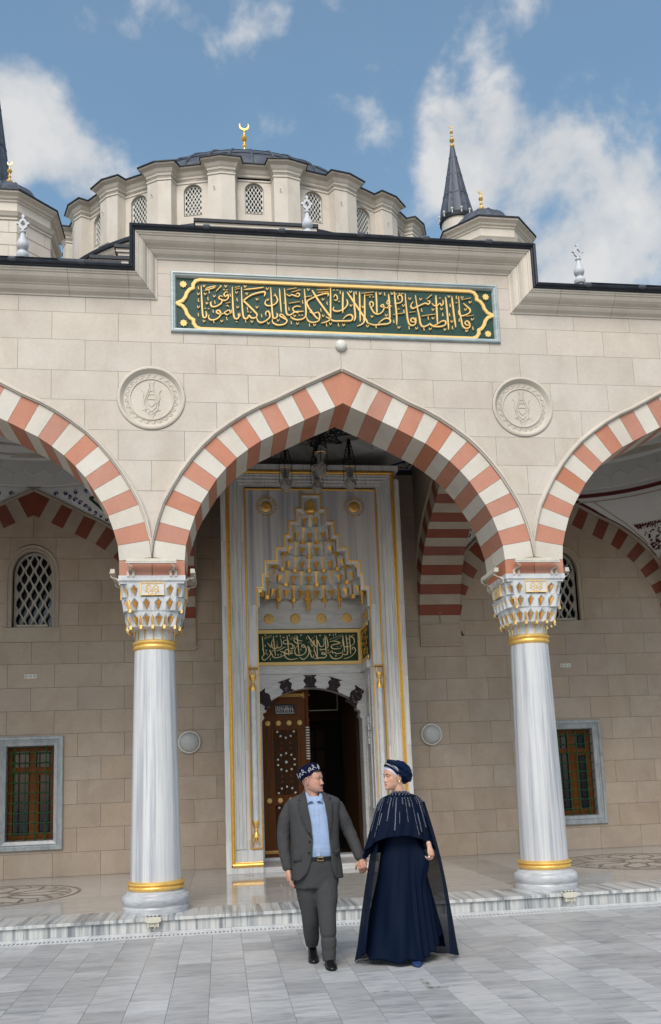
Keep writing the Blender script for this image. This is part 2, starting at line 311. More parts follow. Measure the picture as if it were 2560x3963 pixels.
PANEL_STROKES=[(18,[(-1729,7565),(-1724,7374),(-1715,7183),(-1699,7138),(-1674,7150),(-1668,7185),(-1676,7226)]),(13,[(-1680,7526),(-1609,7555),(-1543,7571)]),(13,[(-1687,7502),(-1617,7526),(-1553,7550)]),(10,[(-1547,7496),(-1511,7537),(-1482,7569),(-1499,7576)]),(15,[(-1401,7488),(-1426,7494),(-1448,7459),(-1428,7433),(-1402,7461),(-1397,7411),(-1443,7378),(-1499,7396),(-1513,7414),(-1498,7437),(-1463,7431)]),(18,[(-1471,7385),(-1486,7338),(-1543,7297),(-1599,7290),(-1615,7332),(-1605,7356)]),(14,[(-1368,7205),(-1388,7250),(-1424,7234),(-1446,7210),(-1411,7188),(-1382,7212)]),(17,[(-1446,7210),(-1488,7193),(-1537,7206),(-1544,7232),(-1515,7242),(-1495,7215),(-1502,7169),(-1552,7122),(-1616,7111),(-1643,7141),(-1636,7179)]),(11,[(-1429,7340),(-1372,7358)]),(10,[(-1423,7302),(-1408,7314),(-1395,7296)]),(18,[(-1343,7567),(-1341,7375),(-1333,7191),(-1313,7139),(-1277,7148),(-1269,7186),(-1279,7209)]),(11,[(-1312,7556),(-1247,7579)]),(11,[(-1310,7530),(-1248,7553)]),(18,[(-1229,7565),(-1227,7380),(-1217,7196),(-1199,7148),(-1164,7149),(-1142,7191),(-1121,7162),(-1086,7155),(-1050,7172),(-1042,7219)]),(20,[(-1050,7180),(-1049,7218),(-1188,7366),(-1202,7389),(-1100,7470),(-956,7515),(-935,7493),(-946,7454)]),(14,[(-1199,7535),(-1070,7554),(-947,7578)]),(17,[(-928,7192),(-934,7231),(-905,7255),(-884,7225),(-886,7171),(-937,7123),(-995,7098),(-1034,7119),(-1050,7172)]),(18,[(-861,7582),(-856,7396),(-846,7211),(-836,7165),(-800,7175),(-785,7214),(-798,7236)]),(17,[(-923,7408),(-938,7361),(-910,7332),(-846,7338),(-795,7375),(-779,7422),(-813,7498)]),(15,[(-751,7571),(-744,7401),(-736,7246)]),(17,[(-688,7574),(-679,7388),(-669,7234),(-619,7220),(-560,7261),(-451,7274)]),(15,[(-486,7334),(-543,7340),(-588,7307),(-574,7269),(-517,7248)]),(17,[(-678,7172),(-734,7223),(-756,7199),(-707,7171),(-667,7141),(-695,7094),(-781,7075),(-845,7104),(-851,7149)]),(14,[(-669,7497),(-626,7476),(-597,7493),(-554,7479),(-511,7473),(-498,7505),(-524,7519),(-546,7495)]),(13,[(-653,7560),(-536,7589)]),(13,[(-596,7531),(-482,7565)]),(13,[(-636,7374),(-498,7404)]),(18,[(-435,7578),(-426,7399),(-423,7259),(-440,7189),(-520,7155),(-592,7168),(-620,7197)]),(13,[(-445,7468),(-343,7488)]),(18,[(-259,7181),(-302,7202),(-412,7384),(-322,7466),(-204,7518),(-130,7529),(-139,7489)]),(20,[(-336,7567),(-265,7437),(-154,7270),(-105,7202)]),(15,[(-379,7269),(-329,7248),(-270,7266),(-250,7220),(-267,7150),(-348,7126),(-405,7152),(-418,7198)]),(18,[(-98,7609),(-105,7413),(-111,7241),(-128,7163),(-232,7120)]),(11,[(-275,7572),(-113,7589)]),(11,[(-268,7541),(-122,7559)]),(8,[(-1707,7577),(-1694,7550),(-1676,7578)]),(8,[(-1439,7586),(-1425,7559),(-1408,7588)]),(8,[(-1197,7594),(-1184,7567),(-1166,7596)]),(8,[(-919,7576),(-905,7549),(-887,7577)]),(8,[(-398,7587),(-384,7560),(-366,7589)]),(8,[(-1306,7507),(-1292,7480),(-1274,7509)]),(8,[(-1178,7498),(-1164,7470),(-1147,7499)]),(8,[(-1779,7466),(-1765,7439),(-1748,7467)]),(8,[(-1695,7470),(-1681,7443),(-1664,7471)]),(8,[(-1583,7444),(-1569,7417),(-1552,7446)]),(8,[(-915,7427),(-902,7400),(-884,7429)]),(8,[(-1051,7426),(-1037,7399),(-1020,7427)]),(8,[(-1675,7345),(-1662,7318),(-1645,7347)]),(8,[(-1295,7308),(-1282,7281),(-1264,7309)]),(8,[(-1781,7290),(-1768,7263),(-1750,7292)]),(8,[(-1054,7318),(-1040,7291),(-1022,7319)]),(8,[(-1714,7108),(-1700,7081),(-1683,7109)]),(8,[(-1496,7116),(-1483,7089),(-1465,7117)]),(8,[(-1122,7123),(-1108,7096),(-1091,7125)]),(8,[(-916,7109),(-902,7081),(-884,7110)]),(8,[(-583,7222),(-569,7195),(-551,7223)]),(8,[(-550,7118),(-536,7091),(-518,7120)]),(8,[(-334,7108),(-320,7081),(-302,7110)]),(8,[(-213,7463),(-199,7435),(-181,7464)]),(8,[(-220,7237),(-207,7209),(-188,7238)]),(8,[(-130,7132),(-116,7104),(-97,7133)]),(8,[(-793,7152),(-780,7125),(-762,7153)]),(8,[(-1765,7557),(-1764,7527),(-1756,7513)]),(8,[(-1632,7510),(-1631,7479),(-1623,7465)]),(8,[(-1372,7475),(-1371,7444),(-1362,7431)]),(8,[(-1648,7417),(-1647,7386),(-1639,7373)]),(8,[(-1767,7389),(-1766,7358),(-1758,7345)]),(8,[(-1288,7417),(-1287,7386),(-1279,7373)]),(8,[(-1564,7374),(-1563,7344),(-1555,7330)]),(8,[(-1361,7261),(-1361,7230),(-1352,7217)]),(8,[(-1770,7198),(-1769,7168),(-1761,7154)]),(8,[(-1582,7114),(-1581,7084),(-1573,7071)]),(8,[(-1187,7138),(-1186,7107),(-1178,7094)]),(8,[(-986,7215),(-985,7184),(-977,7171)]),(8,[(-616,7137),(-615,7107),(-607,7093)]),(8,[(-386,7116),(-385,7085),(-377,7071)]),(8,[(-168,7124),(-167,7093),(-159,7079)]),(8,[(-234,7323),(-233,7292),(-225,7278)]),(8,[(-150,7420),(-150,7389),(-141,7375)]),(8,[(-463,7422),(-462,7391),(-454,7377)]),(8,[(-639,7322),(-639,7291),(-630,7277)]),(8,[(-1256,7219),(-1255,7188),(-1247,7175)]),(8,[(-1587,7251),(-1586,7221),(-1578,7207)]),(8,[(-1420,7159),(-1419,7128),(-1411,7115)]),(8,[(-1162,7300),(-1161,7269),(-1153,7255)]),(18,[(-1457,7524),(-1437,7525)]),(18,[(-1422,7522),(-1402,7523)]),(18,[(-1693,7260),(-1674,7261)]),(18,[(-1651,7258),(-1632,7258)]),(18,[(-1165,7237),(-1145,7237)]),(18,[(-1129,7233),(-1110,7234)]),(18,[(-1309,7098),(-1290,7098)]),(18,[(-831,7467),(-811,7468)]),(18,[(-704,7371),(-684,7372)]),(18,[(-521,7217),(-501,7217)]),(18,[(-485,7218),(-465,7219)]),(18,[(-367,7293),(-346,7294)]),(19,[(61,7561),(52,7404),(47,7271)]),(18,[(-64,7352),(-73,7305),(-22,7291),(52,7318),(106,7375),(115,7422),(102,7461)]),(13,[(-61,7446),(-24,7440),(-15,7487),(-43,7517),(-62,7477)]),(18,[(-171,7208),(-114,7179),(-71,7157),(31,7161),(105,7164),(156,7174),(173,7221),(145,7251),(93,7234),(47,7185)]),(19,[(202,7567),(201,7379),(207,7223),(186,7167)]),(21,[(113,7563),(189,7441),(272,7304),(341,7197),(368,7136)]),(18,[(276,7571),(272,7366),(269,7163)]),(19,[(341,7542),(334,7369),(327,7196),(294,7133),(227,7099)]),(12,[(300,7553),(462,7579)]),(12,[(340,7523),(445,7540)]),(16,[(401,7387),(438,7373),(447,7421),(418,7443),(402,7403),(449,7295),(507,7274),(561,7308),(586,7364),(573,7410),(542,7385),(586,7372),(660,7359)]),(18,[(491,7580),(493,7438),(490,7273)]),(18,[(354,7151),(442,7123),(531,7134),(620,7145),(659,7170),(653,7209),(609,7223),(548,7190),(502,7141)]),(19,[(654,7556),(658,7382),(655,7194)]),(13,[(631,7366),(664,7446),(651,7477),(626,7428),(691,7384)]),(18,[(731,7591),(738,7433),(746,7276),(742,7135)]),(16,[(786,7483),(773,7530),(811,7550),(832,7516),(822,7460),(776,7435),(723,7433)]),(18,[(873,7574),(876,7439),(886,7250),(904,7157),(948,7135),(987,7160),(989,7207),(961,7237),(930,7220),(936,7189),(980,7183)]),(18,[(972,7467),(939,7410),(960,7371),(1022,7398),(1130,7450),(1174,7436),(1195,7477),(1162,7486)]),(19,[(1007,7556),(1022,7398),(1044,7257),(1054,7162),(1090,7124),(1159,7151),(1175,7167),(1219,7137),(1309,7133),(1379,7159),(1389,7207),(1344,7213),(1281,7171),(1227,7145)]),(15,[(1075,7270),(1258,7305)]),(13,[(701,7274),(852,7304)]),(12,[(912,7314),(996,7330)]),(19,[(1280,7568),(1281,7393),(1281,7171)]),(15,[(1221,7454),(1249,7423),(1295,7428),(1327,7458),(1348,7427),(1373,7460),(1368,7508)]),(19,[(1408,7550),(1419,7335),(1425,7098)]),(19,[(1493,7561),(1504,7354),(1521,7133)]),(18,[(1585,7565),(1587,7342),(1603,7231),(1614,7153),(1658,7123),(1704,7140),(1710,7188),(1679,7226),(1647,7201),(1668,7170),(1714,7172)]),(18,[(1641,7472),(1691,7426),(1727,7388),(1720,7347),(1669,7313),(1607,7295),(1575,7326),(1574,7373)]),(13,[(1620,7519),(1748,7552)]),(12,[(1668,7290),(1773,7310)]),(10,[(1148,7506),(1196,7548),(1228,7578)]),(9,[(143,7580),(157,7553),(176,7582)]),(9,[(528,7574),(542,7546),(561,7575)]),(9,[(685,7581),(699,7553),(718,7583)]),(9,[(915,7520),(929,7492),(948,7521)]),(9,[(1058,7518),(1072,7490),(1091,7520)]),(9,[(827,7421),(841,7393),(861,7423)]),(9,[(143,7392),(157,7364),(175,7393)]),(9,[(297,7383),(311,7355),(330,7384)]),(9,[(410,7254),(424,7227),(443,7256)]),(9,[(1217,7382),(1231,7354),(1250,7384)]),(9,[(1331,7395),(1345,7367),(1365,7396)]),(9,[(1210,7263),(1224,7235),(1244,7265)]),(9,[(1616,7567),(1629,7538),(1649,7568)]),(9,[(1719,7507),(1733,7479),(1753,7509)]),(9,[(1652,7400),(1665,7372),(1685,7402)]),(9,[(1735,7268),(1749,7240),(1769,7270)]),(9,[(1458,7226),(1472,7198),(1492,7227)]),(9,[(37,7123),(51,7095),(69,7124)]),(9,[(345,7119),(359,7092),(378,7120)]),(9,[(753,7116),(767,7089),(786,7117)]),(9,[(984,7113),(998,7085),(1017,7114)]),(9,[(1165,7112),(1178,7084),(1198,7113)]),(9,[(1361,7111),(1374,7083),(1394,7112)]),(9,[(1649,7103),(1662,7075),(1682,7104)]),(9,[(597,7278),(610,7250),(630,7279)]),(9,[(1440,7575),(1454,7547),(1474,7576)]),(9,[(24,7577),(24,7545),(32,7531)]),(9,[(230,7578),(230,7547),(239,7533)]),(9,[(602,7579),(602,7547),(610,7533)]),(9,[(-15,7130),(-15,7099),(-7,7085)]),(9,[(470,7126),(470,7094),(478,7081)]),(9,[(704,7205),(704,7174),(712,7160)]),(9,[(901,7127),(901,7095),(909,7081)]),(9,[(1096,7118),(1096,7087),(1104,7073)]),(9,[(1475,7149),(1475,7117),(1483,7103)]),(9,[(1749,7151),(1749,7120),(1757,7106)]),(9,[(1356,7326),(1356,7294),(1364,7280)]),(9,[(1553,7573),(1553,7541),(1561,7527)]),(9,[(1463,7458),(1462,7426),(1471,7412)]),(9,[(1573,7256),(1572,7224),(1581,7210)]),(9,[(997,7248),(997,7217),(1006,7203)]),(9,[(845,7352),(845,7321),(853,7307)]),(9,[(311,7221),(312,7190),(320,7176)]),(9,[(1079,7378),(1079,7346),(1087,7332)]),(9,[(1448,7330),(1447,7298),(1456,7284)]),(9,[(1161,7271),(1161,7239),(1169,7225)]),(19,[(-66,7579),(-45,7580)]),(19,[(-22,7581),(-1,7582)]),(19,[(396,7505),(417,7506)]),(19,[(441,7507),(461,7508)]),(19,[(741,7560),(762,7561)]),(19,[(787,7570),(808,7571)]),(19,[(766,7355),(787,7356)]),(19,[(824,7571),(845,7572)]),(19,[(1321,7530),(1342,7531)]),(19,[(1538,7475),(1560,7476)]),(19,[(-6,7425),(15,7426)])]
NICHE_STROKES=[(15,[(-843,3860),(-835,3693),(-820,3527)]),(10,[(-819,3808),(-685,3851)]),(10,[(-812,3831),(-678,3877)]),(14,[(-729,3615),(-705,3563),(-732,3512),(-803,3450),(-846,3463),(-852,3502),(-813,3552),(-768,3590)]),(14,[(-716,3627),(-669,3511),(-631,3485),(-542,3496),(-465,3533),(-414,3551),(-325,3556)]),(11,[(-758,3743),(-727,3704),(-696,3665),(-688,3742),(-661,3806)]),(14,[(-653,3864),(-644,3728),(-634,3626),(-624,3517)]),(14,[(-682,3729),(-665,3652),(-602,3651),(-592,3779),(-586,3663),(-538,3663),(-512,3701),(-527,3817)]),(13,[(-603,3606),(-539,3624),(-449,3674)]),(16,[(-540,3598),(-477,3572),(-414,3551),(-325,3554)]),(13,[(-389,3769),(-439,3789),(-484,3764),(-479,3732),(-409,3718),(-358,3724),(-321,3697),(-335,3646),(-361,3634)]),(15,[(-418,3866),(-403,3712),(-396,3519)]),(15,[(-325,3550),(-412,3622),(-451,3610),(-471,3546),(-441,3481),(-366,3448),(-239,3465)]),(10,[(-375,3810),(-265,3864)]),(10,[(-369,3786),(-259,3841)]),(11,[(-373,3647),(-335,3633),(-296,3658),(-308,3697),(-328,3672)]),(15,[(-246,3864),(-231,3709),(-217,3529)]),(13,[(-153,3766),(-216,3779),(-279,3813),(-299,3774),(-243,3728),(-167,3734)]),(15,[(-225,3709),(-284,3632),(-287,3555),(-237,3516),(-160,3528),(-108,3565),(-93,3629),(-129,3694),(-161,3701),(-169,3669),(-124,3655)]),(15,[(-66,3680),(-44,3577),(-58,3526),(-111,3462),(-163,3451),(-212,3490)]),(13,[(-53,3680),(-30,3615),(-8,3499),(24,3479),(38,3524)]),(15,[(-60,3861),(1,3770),(75,3665)]),(11,[(-51,3732),(68,3859)]),(15,[(43,3666),(64,3549),(107,3471),(158,3470),(222,3469),(256,3507),(225,3546),(180,3560),(186,3528),(231,3527)]),(13,[(-13,3744),(17,3666),(46,3782),(56,3691),(100,3665),(111,3781),(152,3670),(204,3676),(224,3714),(208,3805)]),(14,[(94,3859),(96,3716),(94,3484),(42,3460)]),(15,[(242,3869),(249,3701),(251,3559)]),(15,[(267,3843),(289,3713),(280,3649),(201,3611),(138,3625)]),(15,[(322,3752),(426,3756),(502,3723),(463,3710),(359,3686),(357,3634),(434,3620),(512,3632)]),(10,[(317,3784),(533,3865)]),(10,[(387,3763),(539,3839)]),(13,[(251,3559),(302,3551),(355,3583),(367,3550),(405,3556),(431,3536),(482,3542),(535,3554),(549,3605)]),(15,[(314,3532),(351,3467),(427,3446),(519,3476),(547,3541)]),(13,[(547,3534),(585,3514),(624,3526),(613,3565)]),(15,[(553,3865),(566,3696),(580,3566)]),(15,[(611,3864),(624,3695),(631,3526)]),(15,[(670,3863),(676,3694),(682,3525)]),(14,[(543,3787),(553,3696),(590,3656),(668,3662),(734,3693),(756,3745),(739,3810),(688,3837),(754,3862)]),(15,[(731,3602),(706,3628),(745,3641),(770,3601),(755,3550),(687,3486),(608,3455),(556,3450)]),(8,[(-798,3891),(-786,3868),(-770,3891)]),(8,[(-609,3869),(-597,3846),(-581,3869)]),(8,[(-488,3848),(-476,3825),(-460,3848)]),(8,[(-188,3882),(-176,3859),(-159,3882)]),(8,[(314,3881),(326,3858),(342,3881)]),(8,[(146,3871),(158,3847),(174,3870)]),(8,[(-792,3628),(-780,3605),(-764,3628)]),(8,[(-678,3620),(-666,3597),(-651,3620)]),(8,[(-349,3614),(-337,3591),(-321,3614)]),(8,[(-775,3558),(-763,3535),(-747,3557)]),(8,[(-592,3548),(-580,3525),(-564,3548)]),(8,[(278,3610),(291,3586),(307,3609)]),(8,[(410,3511),(422,3487),(439,3510)]),(8,[(-533,3876),(-533,3850),(-526,3838)]),(8,[(-380,3887),(-380,3861),(-373,3849)]),(8,[(-81,3837),(-81,3811),(-74,3799)]),(8,[(390,3882),(391,3856),(398,3844)]),(8,[(429,3894),(430,3868),(437,3856)]),(8,[(-715,3481),(-714,3456),(-707,3444)]),(8,[(-843,3650),(-842,3624),(-835,3613)]),(8,[(93,3479),(93,3453),(101,3442)]),(8,[(-184,3638),(-183,3613),(-176,3601)]),(8,[(519,3691),(519,3665),(527,3654)]),(8,[(640,3813),(641,3787),(648,3775)]),(8,[(233,3819),(233,3793),(241,3781)]),(8,[(-797,3713),(-797,3687),(-789,3676)]),(8,[(-396,3777),(-396,3751),(-388,3740)]),(8,[(-529,3555),(-529,3529),(-522,3517)]),(16,[(-14,3592),(4,3591)]),(16,[(25,3591),(43,3591)]),(16,[(642,3720),(660,3720)]),(16,[(147,3593),(165,3593)]),(16,[(445,3659),(463,3658)])]
# ------------------------------------------------------------------ arch data (measured on the facade plane)
INN = [(.093,6.003),(.291,5.914),(.483,5.819),(.682,5.722),(.872,5.622),(1.031,5.54),(1.186,5.431),(1.33,5.316),(1.456,5.19),(1.575,5.048),(1.673,4.89),(1.763,4.743),(1.84,4.58),(1.9,4.402),(1.95,4.22),(1.966,4.035)]
OUT = [(.262,6.341),(.467,6.241),(.641,6.148),(.838,6.041),(1.039,5.95),(1.218,5.849),(1.398,5.724),(1.578,5.585),(1.723,5.439),(1.862,5.27),(1.985,5.093),(2.094,4.905),(2.19,4.72),(2.26,4.505),(2.314,4.285),(2.340,4.075)]
APEX_IN = (0, 6.052); APEX_OUT = (0, 6.468); BAY = 4.69; HB = BAY/2; YB = 4.75; YC = 2.745
MID = [(0, 6.26)]+[((a[0]+b[0])/2, (a[1]+b[1])/2) for a, b in zip(INN, OUT)]+[(2.15, 3.5)]
def half_at(z, curve):
    # half width of the arch opening given by a curve at height z
    if z >= curve[0][1]: return 0
    for a, b in zip(curve[:-1], curve[1:]):
        if b[1] <= z <= a[1]: return a[0]+(b[0]-a[0])*(a[1]-z)/(a[1]-b[1])
    return curve[-1][0]
MIDFULL = [(-x, z) for x, z in reversed(MID)]+MID[1:]
def voussoirs(parent, fn, d0, d1, cols, first=None, springer=True, gap=.002):
    segs = [([(-INN[0][0], INN[0][1]), APEX_IN, INN[0], OUT[0], APEX_OUT, (-OUT[0][0], OUT[0][1])], 1)]
    for i in range(len(INN)-1):
        q = [INN[i], INN[i+1], OUT[i+1], OUT[i]]
        for s_ in (1, -1): segs.append(([(s_*x, z) for x, z in q], i % 2))
    for poly, c in segs:
        mb = MB(); mb.prism(shrink(poly, gap), fn, d0, d1)
        o = mb.build('voussoir', cols[c], parent); recenter(o)
        if c: o['label'] = 'red stone voussoir'
def hood(parent, fn, mat, name='hood_moulding', proud=.05):
    path = [(-x, z) for x, z in reversed(OUT)]+[APEX_OUT]+OUT
    for s_ in (-1, 1):
        half = ([APEX_OUT]+OUT) if s_ == 1 else [(-x, z) for x, z in ([APEX_OUT]+OUT)]
        n = len(half); cuts = [0, 5, 8, 11, 14, n-1]
        for a, b in zip(cuts[:-1], cuts[1:]):
            seg = half[a:b+1]
            full = half
            # offset computed on the whole curve, so that the pieces meet
            prof = [(.004, 0), (.004, proud*.55), (.014, proud*.6), (.022, proud), (.040, proud), (.050, proud*.6), (.062, proud*.35), (.064, 0)]
            mb = MB(); vs = []; m_ = len(prof); k_ = b-a+1
            for o_, h in prof:
                rg = offset_path(full, o_*(1 if s_ == 1 else -1))[a:b+1]
                vs += [fn(max(min(p[0], HB-.001), -HB+.001), p[1], -h) for p in rg]
            fs = [(j*k_+i, j*k_+i+1, (j+1)*k_+i+1, (j+1)*k_+i) for j in range(m_-1) for i in range(k_-1)]
            fs += [tuple(j*k_ for j in range(m_)), tuple(j*k_+k_-1 for j in range(m_-1, -1, -1))]
            mb.add(vs, fs); mb.build(name, mat, parent)
# ------------------------------------------------------------------ ground
g = MB(); g.box(-60, 60, -60, 60, -.40, -.156); o = g.build('ground', 'grout', kind='structure')
pave = MB(); court = thing('courtyard_paving', 'grey-white marble slabs of the courtyard in front of the step', 'paving', (0, -3, -.15)); del court['category']; del court['label']; court['kind'] = 'structure'
far = MB(); tiles = []
TW = .2937; rr = random.Random(3)
for i in range(-32, 34):
    x0 = -1.697+TW*i; y = -.545
    while y > -9.2:
        ln = rr.choice([.28, .34, .40, .46, .52, .60, .60]); y1 = max(y-ln, -9.3)
        tiles.append((x0, x0+TW, y1, y)); y = y1
def vis(t_):
    # rough visibility: inside the camera's ground footprint
    cx = (t_[0]+t_[1])/2+1.582; cy = (t_[2]+t_[3])/2+10.07
    return cy > 5.35 and -.27*cy-.35 < cx < .50*cy+.35
vt = [t_ for t_ in tiles if vis(t_)]; vt.sort(key=lambda t_: -t_[3]); vt = sorted(vt, key=lambda t_: (t_[2]+10)**2+(t_[0]+1.58)**2)[:298]; vset = set(vt)
for t_ in tiles:
    a, b, c, d = t_; h = rr.uniform(-.0012, .0012)
    mb = far if t_ not in vset else MB()
    e = .0014; z = -.148+h
    mb.add([(a+e,c+e,z),(b-e,c+e,z),(b-e,d-e,z),(a+e,d-e,z),(a+.0008,c+.0008,z-.01),(b-.0008,c+.0008,z-.01),(b-.0008,d-.0008,z-.01),(a+.0008,d-.0008,z-.01)], [(0,1,2,3),(4,5,1,0),(5,6,2,1),(6,7,3,2),(7,4,0,3)])
    if t_ in vset:
        o = mb.build('paving_slab', 'tile', court); off(court, o); recenter(o)
o = far.build('distant_paving_slabs', 'tile', court, kind='stuff'); off(court, o)
m, t, b = newmat('rusty_water_stain'); v = coords(t, False); n = noise(t, v, 14, 5, .6); b.inputs['Base Color'].default_value = (.16, .10, .05, 1); mr = nn(t, 'ShaderNodeMapRange'); t.links.new(n, mr.inputs[0]); mr.inputs[1].default_value = .44; mr.inputs[2].default_value = .68; mr.inputs[4].default_value = .55; t.links.new(mr.outputs[0], b.inputs['Alpha']); b.inputs['Roughness'].default_value = .5; M['stain'] = m
for cx, cy, rx, ry in ((.02, -3.43, .13, .035), (-.40, -3.45, .10, .03), (-.05, -3.30, .03, .16)):
    mb = MB(); mb.add([(cx+rx*cos(2*PI*k/18)*(1+.25*sin(3*k)), cy+ry*sin(2*PI*k/18)*(1+.3*cos(5*k)), -.1445) for k in range(18)], [tuple(range(18))]); o = mb.build('water_stain', 'stain', court); off(court, o)
# drain channel with slotted covers
dr = thing('drain_channel', 'long white slotted drain cover at the foot of the marble step', 'drain', (0, -.36, -.15))
k = 0; x = -9.0
bd = MB(); bd.box(-9, 9, -.545, -.16, -.2, -.185); off(dr, bd.build('channel_bed', 'black', dr))
while x < 9:
    mb = MB(); x1 = x+.75; mb.box(x+.002, x1-.002, -.545, -.455, -.175, -.149); mb.box(x+.002, x1-.002, -.345, -.165, -.175, -.149)
    n_ = 17
    for j in range(n_):
        xa = x+.002+(x1-x)*j/n_; mb.box(xa+.016, xa+(x1-x)/n_-.002, -.455, -.345, -.175, -.1492)
    off(dr, mb.build('drain_cover', 'creammetal' if False else 'capital', dr)); x = x1
# ------------------------------------------------------------------ porch: step, floor
porch = thing('porch_floor', 'x', 'x'); del porch['label']; del porch['category']; porch['kind'] = 'structure'
mb = MB(); mb.box(-9, 9, -.15, 9, -.16, -.034); mb.build('slab_core', 'mortar', porch)
xs = [-9+.62*i for i in range(30)]
for i, x in enumerate(xs):
    w_ = .62; mb = MB(); mb.box(x+.0015, x+w_-.0015, -.168, -.15, -.148, -.034); recenter(mb.build('riser_slab', 'riser', porch))
    mb = MB(); mb.add([(x+.0015, -.195, -.032), (x+w_-.0015, -.195, -.032), (x+w_-.0015, -.195, -.004), (x+.0015, -.195, -.004), (x+.0015, -.190, 0), (x+w_-.0015, -.190, 0), (x+w_-.0015, .448, 0), (x+.0015, .448, 0), (x+.0015, .448, -.032), (x+w_-.0015, .448, -.032)],
        [(0,1,2,3),(3,2,5,4),(4,5,6,7),(0,3,4,7,8),(1,9,6,5,2),(0,8,9,1),(8,7,6,9)]); recenter(mb.build('tread_slab', 'riser', porch))
def slab(x0, x1, y0, y1, mat, nx=1, ny=1, name='floor_slab'):
    for i in range(nx):
        for j in range(ny):
            a = x0+(x1-x0)*i/nx; b = x0+(x1-x0)*(i+1)/nx; c = y0+(y1-y0)*j/ny; d = y0+(y1-y0)*(j+1)/ny
            mb = MB(); mb.box(a+.001, b-.001, c+.001, d-.001, -.03, 0); recenter(mb.build(name, mat, porch))
for s_ in (-1, 1):
    slab(s_*HB-.315, s_*HB+.315, .45, 4.43, 'porchdark', 1, 12)
    slab(min(s_*3.15*1, s_*BAY*1.5)+(0 if s_ > 0 else 0), max(s_*2.66, s_*BAY*1.435), .45, 4.43, 'porch', 5, 5) if False else None
slab(-HB+.315, HB-.315, .45, 4.43, 'porch', 4, 6)
slab(-9, -HB-.315, .45, 4.43, 'porch', 6, 5); slab(HB+.315, 9, .45, 4.43, 'porch', 6, 5)
slab(-9, 9, 4.43, YB+.4, 'porchdark', 26, 1)
for s_ in (-1, 1):
    # inlaid rosette: rings and twelve petals of brown stone, 2 mm proud sheets
    inl = MB(); cx, cy, r0 = s_*BAY, 2.6, 1.13; zt = .003
    def strip(pts, w_, z=zt):
        P_ = [Vector(p) for p in pts]; vs = []
        for i, p in enumerate(P_):
            d = (P_[min(i+1, len(P_)-1)]-P_[max(i-1, 0)]).normalized(); n_ = Vector((-d.y, d.x))*w_/2
            vs += [(p.x+n_.x, p.y+n_.y, z), (p.x-n_.x, p.y-n_.y, z)]
        inl.add(vs, [(2*i+1, 2*i+3, 2*i+2, 2*i) for i in range(len(P_)-1)])
    strip([(cx+r0*cos(2*PI*k/72), cy+r0*sin(2*PI*k/72)) for k in range(73)], .05)
    strip([(cx+r0*.90*cos(2*PI*k/72), cy+r0*.90*sin(2*PI*k/72)) for k in range(73)], .012, .0031)
    for k in range(12):
        a = 2*PI*k/12
        P = lambda rad, an: (cx+r0*rad*cos(an), cy+r0*rad*sin(an))
        zz = .0034+.0003*k
        strip([P(.22, a), P(.40, a+.26), P(.62, a+.262), P(.90, a+.0)], .03, zz); strip([P(.22, a), P(.40, a-.26), P(.62, a-.262), P(.90, a-.0)], .03, zz+.00012)
        strip([P(.62, a+.262), P(.78, a+.131), P(.90, a+.26)], .022, zz+.0002); strip([P(.62, a+.262), P(.78, a+.393), P(.90, a+.262)], .022, zz+.00025)
        strip([P(.22, a), P(.22, a+2*PI/12)], .03, zz+.00028)
    inl.build('rosette_inlay', 'brownstone', porch)
# ------------------------------------------------------------------ the arcade front
arc = thing('arcade_front', 'pale limestone arcade front with three pointed red and cream striped arches', 'arcade')
ROWS = [(4.50,4.893,1),(4.893,5.271,0),(5.271,5.648,1),(5.648,6.022,0),(6.022,6.393,1),(6.393,6.786,0),(6.786,7.142,1),(7.142,7.40,0)]
ROWC = [(7.40,7.70,1),(7.70,7.93,0)]
MEDR = .408; MEDZ = 6.062
CIRC = [[(s_*HB*q+MEDR*cos(2*PI*k/40), MEDZ+MEDR*sin(2*PI*k/40)) for k in range(41)] for s_ in (-1, 1) for q in (1, 3)]
ARCS = [[(x+c, z) for x, z in MIDFULL] for c in (-BAY, 0, BAY)]
PANX, PZ0, PZ1 = 2.105, 6.921, 7.735
def front_keep(x, z):
    for c in (-BAY, 0, BAY):
        if abs(x-c) < half_at(z, MID) and z < 6.3: return False
    for s_ in (-3, -1, 1, 3):
        if (x-s_*HB)**2+(z-MEDZ)**2 < MEDR**2: return False
    return not (abs(x) < PANX-.03 and PZ0+.03 < z < PZ1-.03)
PANP = [[(-PANX+.03, PZ0+.03), (PANX-.03, PZ0+.03), (PANX-.03, PZ1-.03), (-PANX+.03, PZ1-.03), (-PANX+.03, PZ0+.03)]]
SP = BAY/6
for rows, xr in ((ROWS, 7.45), (ROWC, 2.28)):
    for z0, z1, odd in rows:
        kk = -12
        while kk < 12:
            a = (kk+(.5 if odd else 0))*SP; b = a+SP; kk += 1
            if z0 < 4.6: a, b = None, None
            if a is None: break
            a = max(a, -xr); b = min(b, xr)
            if b-a < .06: continue
            if z0 == 6.022 and min(abs((a+b)/2-q_) for q_ in (-BAY, 0, BAY)) < .02:
                for a2, b2 in ((a, (a+b)/2), ((a+b)/2, b)):
                    mb = MB()
                    if cut([(a2+.0023, z0+.0023), (b2-.0001, z0+.0023), (b2-.0001, z1-.0023), (a2+.0023, z1-.0023)], front_keep, ARCS+CIRC, XZ(0), 0, .07, mb): recenter(mb.build('stone_block', 'lime', arc))
                continue
            mb = MB(); gp = .0017
            ok = cut([(a+gp, z0+gp), (b-gp, z0+gp), (b-gp, z1-gp), (a+gp, z1-gp)], front_keep, ARCS+CIRC+(PANP if z1 > 6.8 else []), XZ(0), 0, .07, mb)
            if ok: recenter(mb.build('stone_block', 'lime', arc))
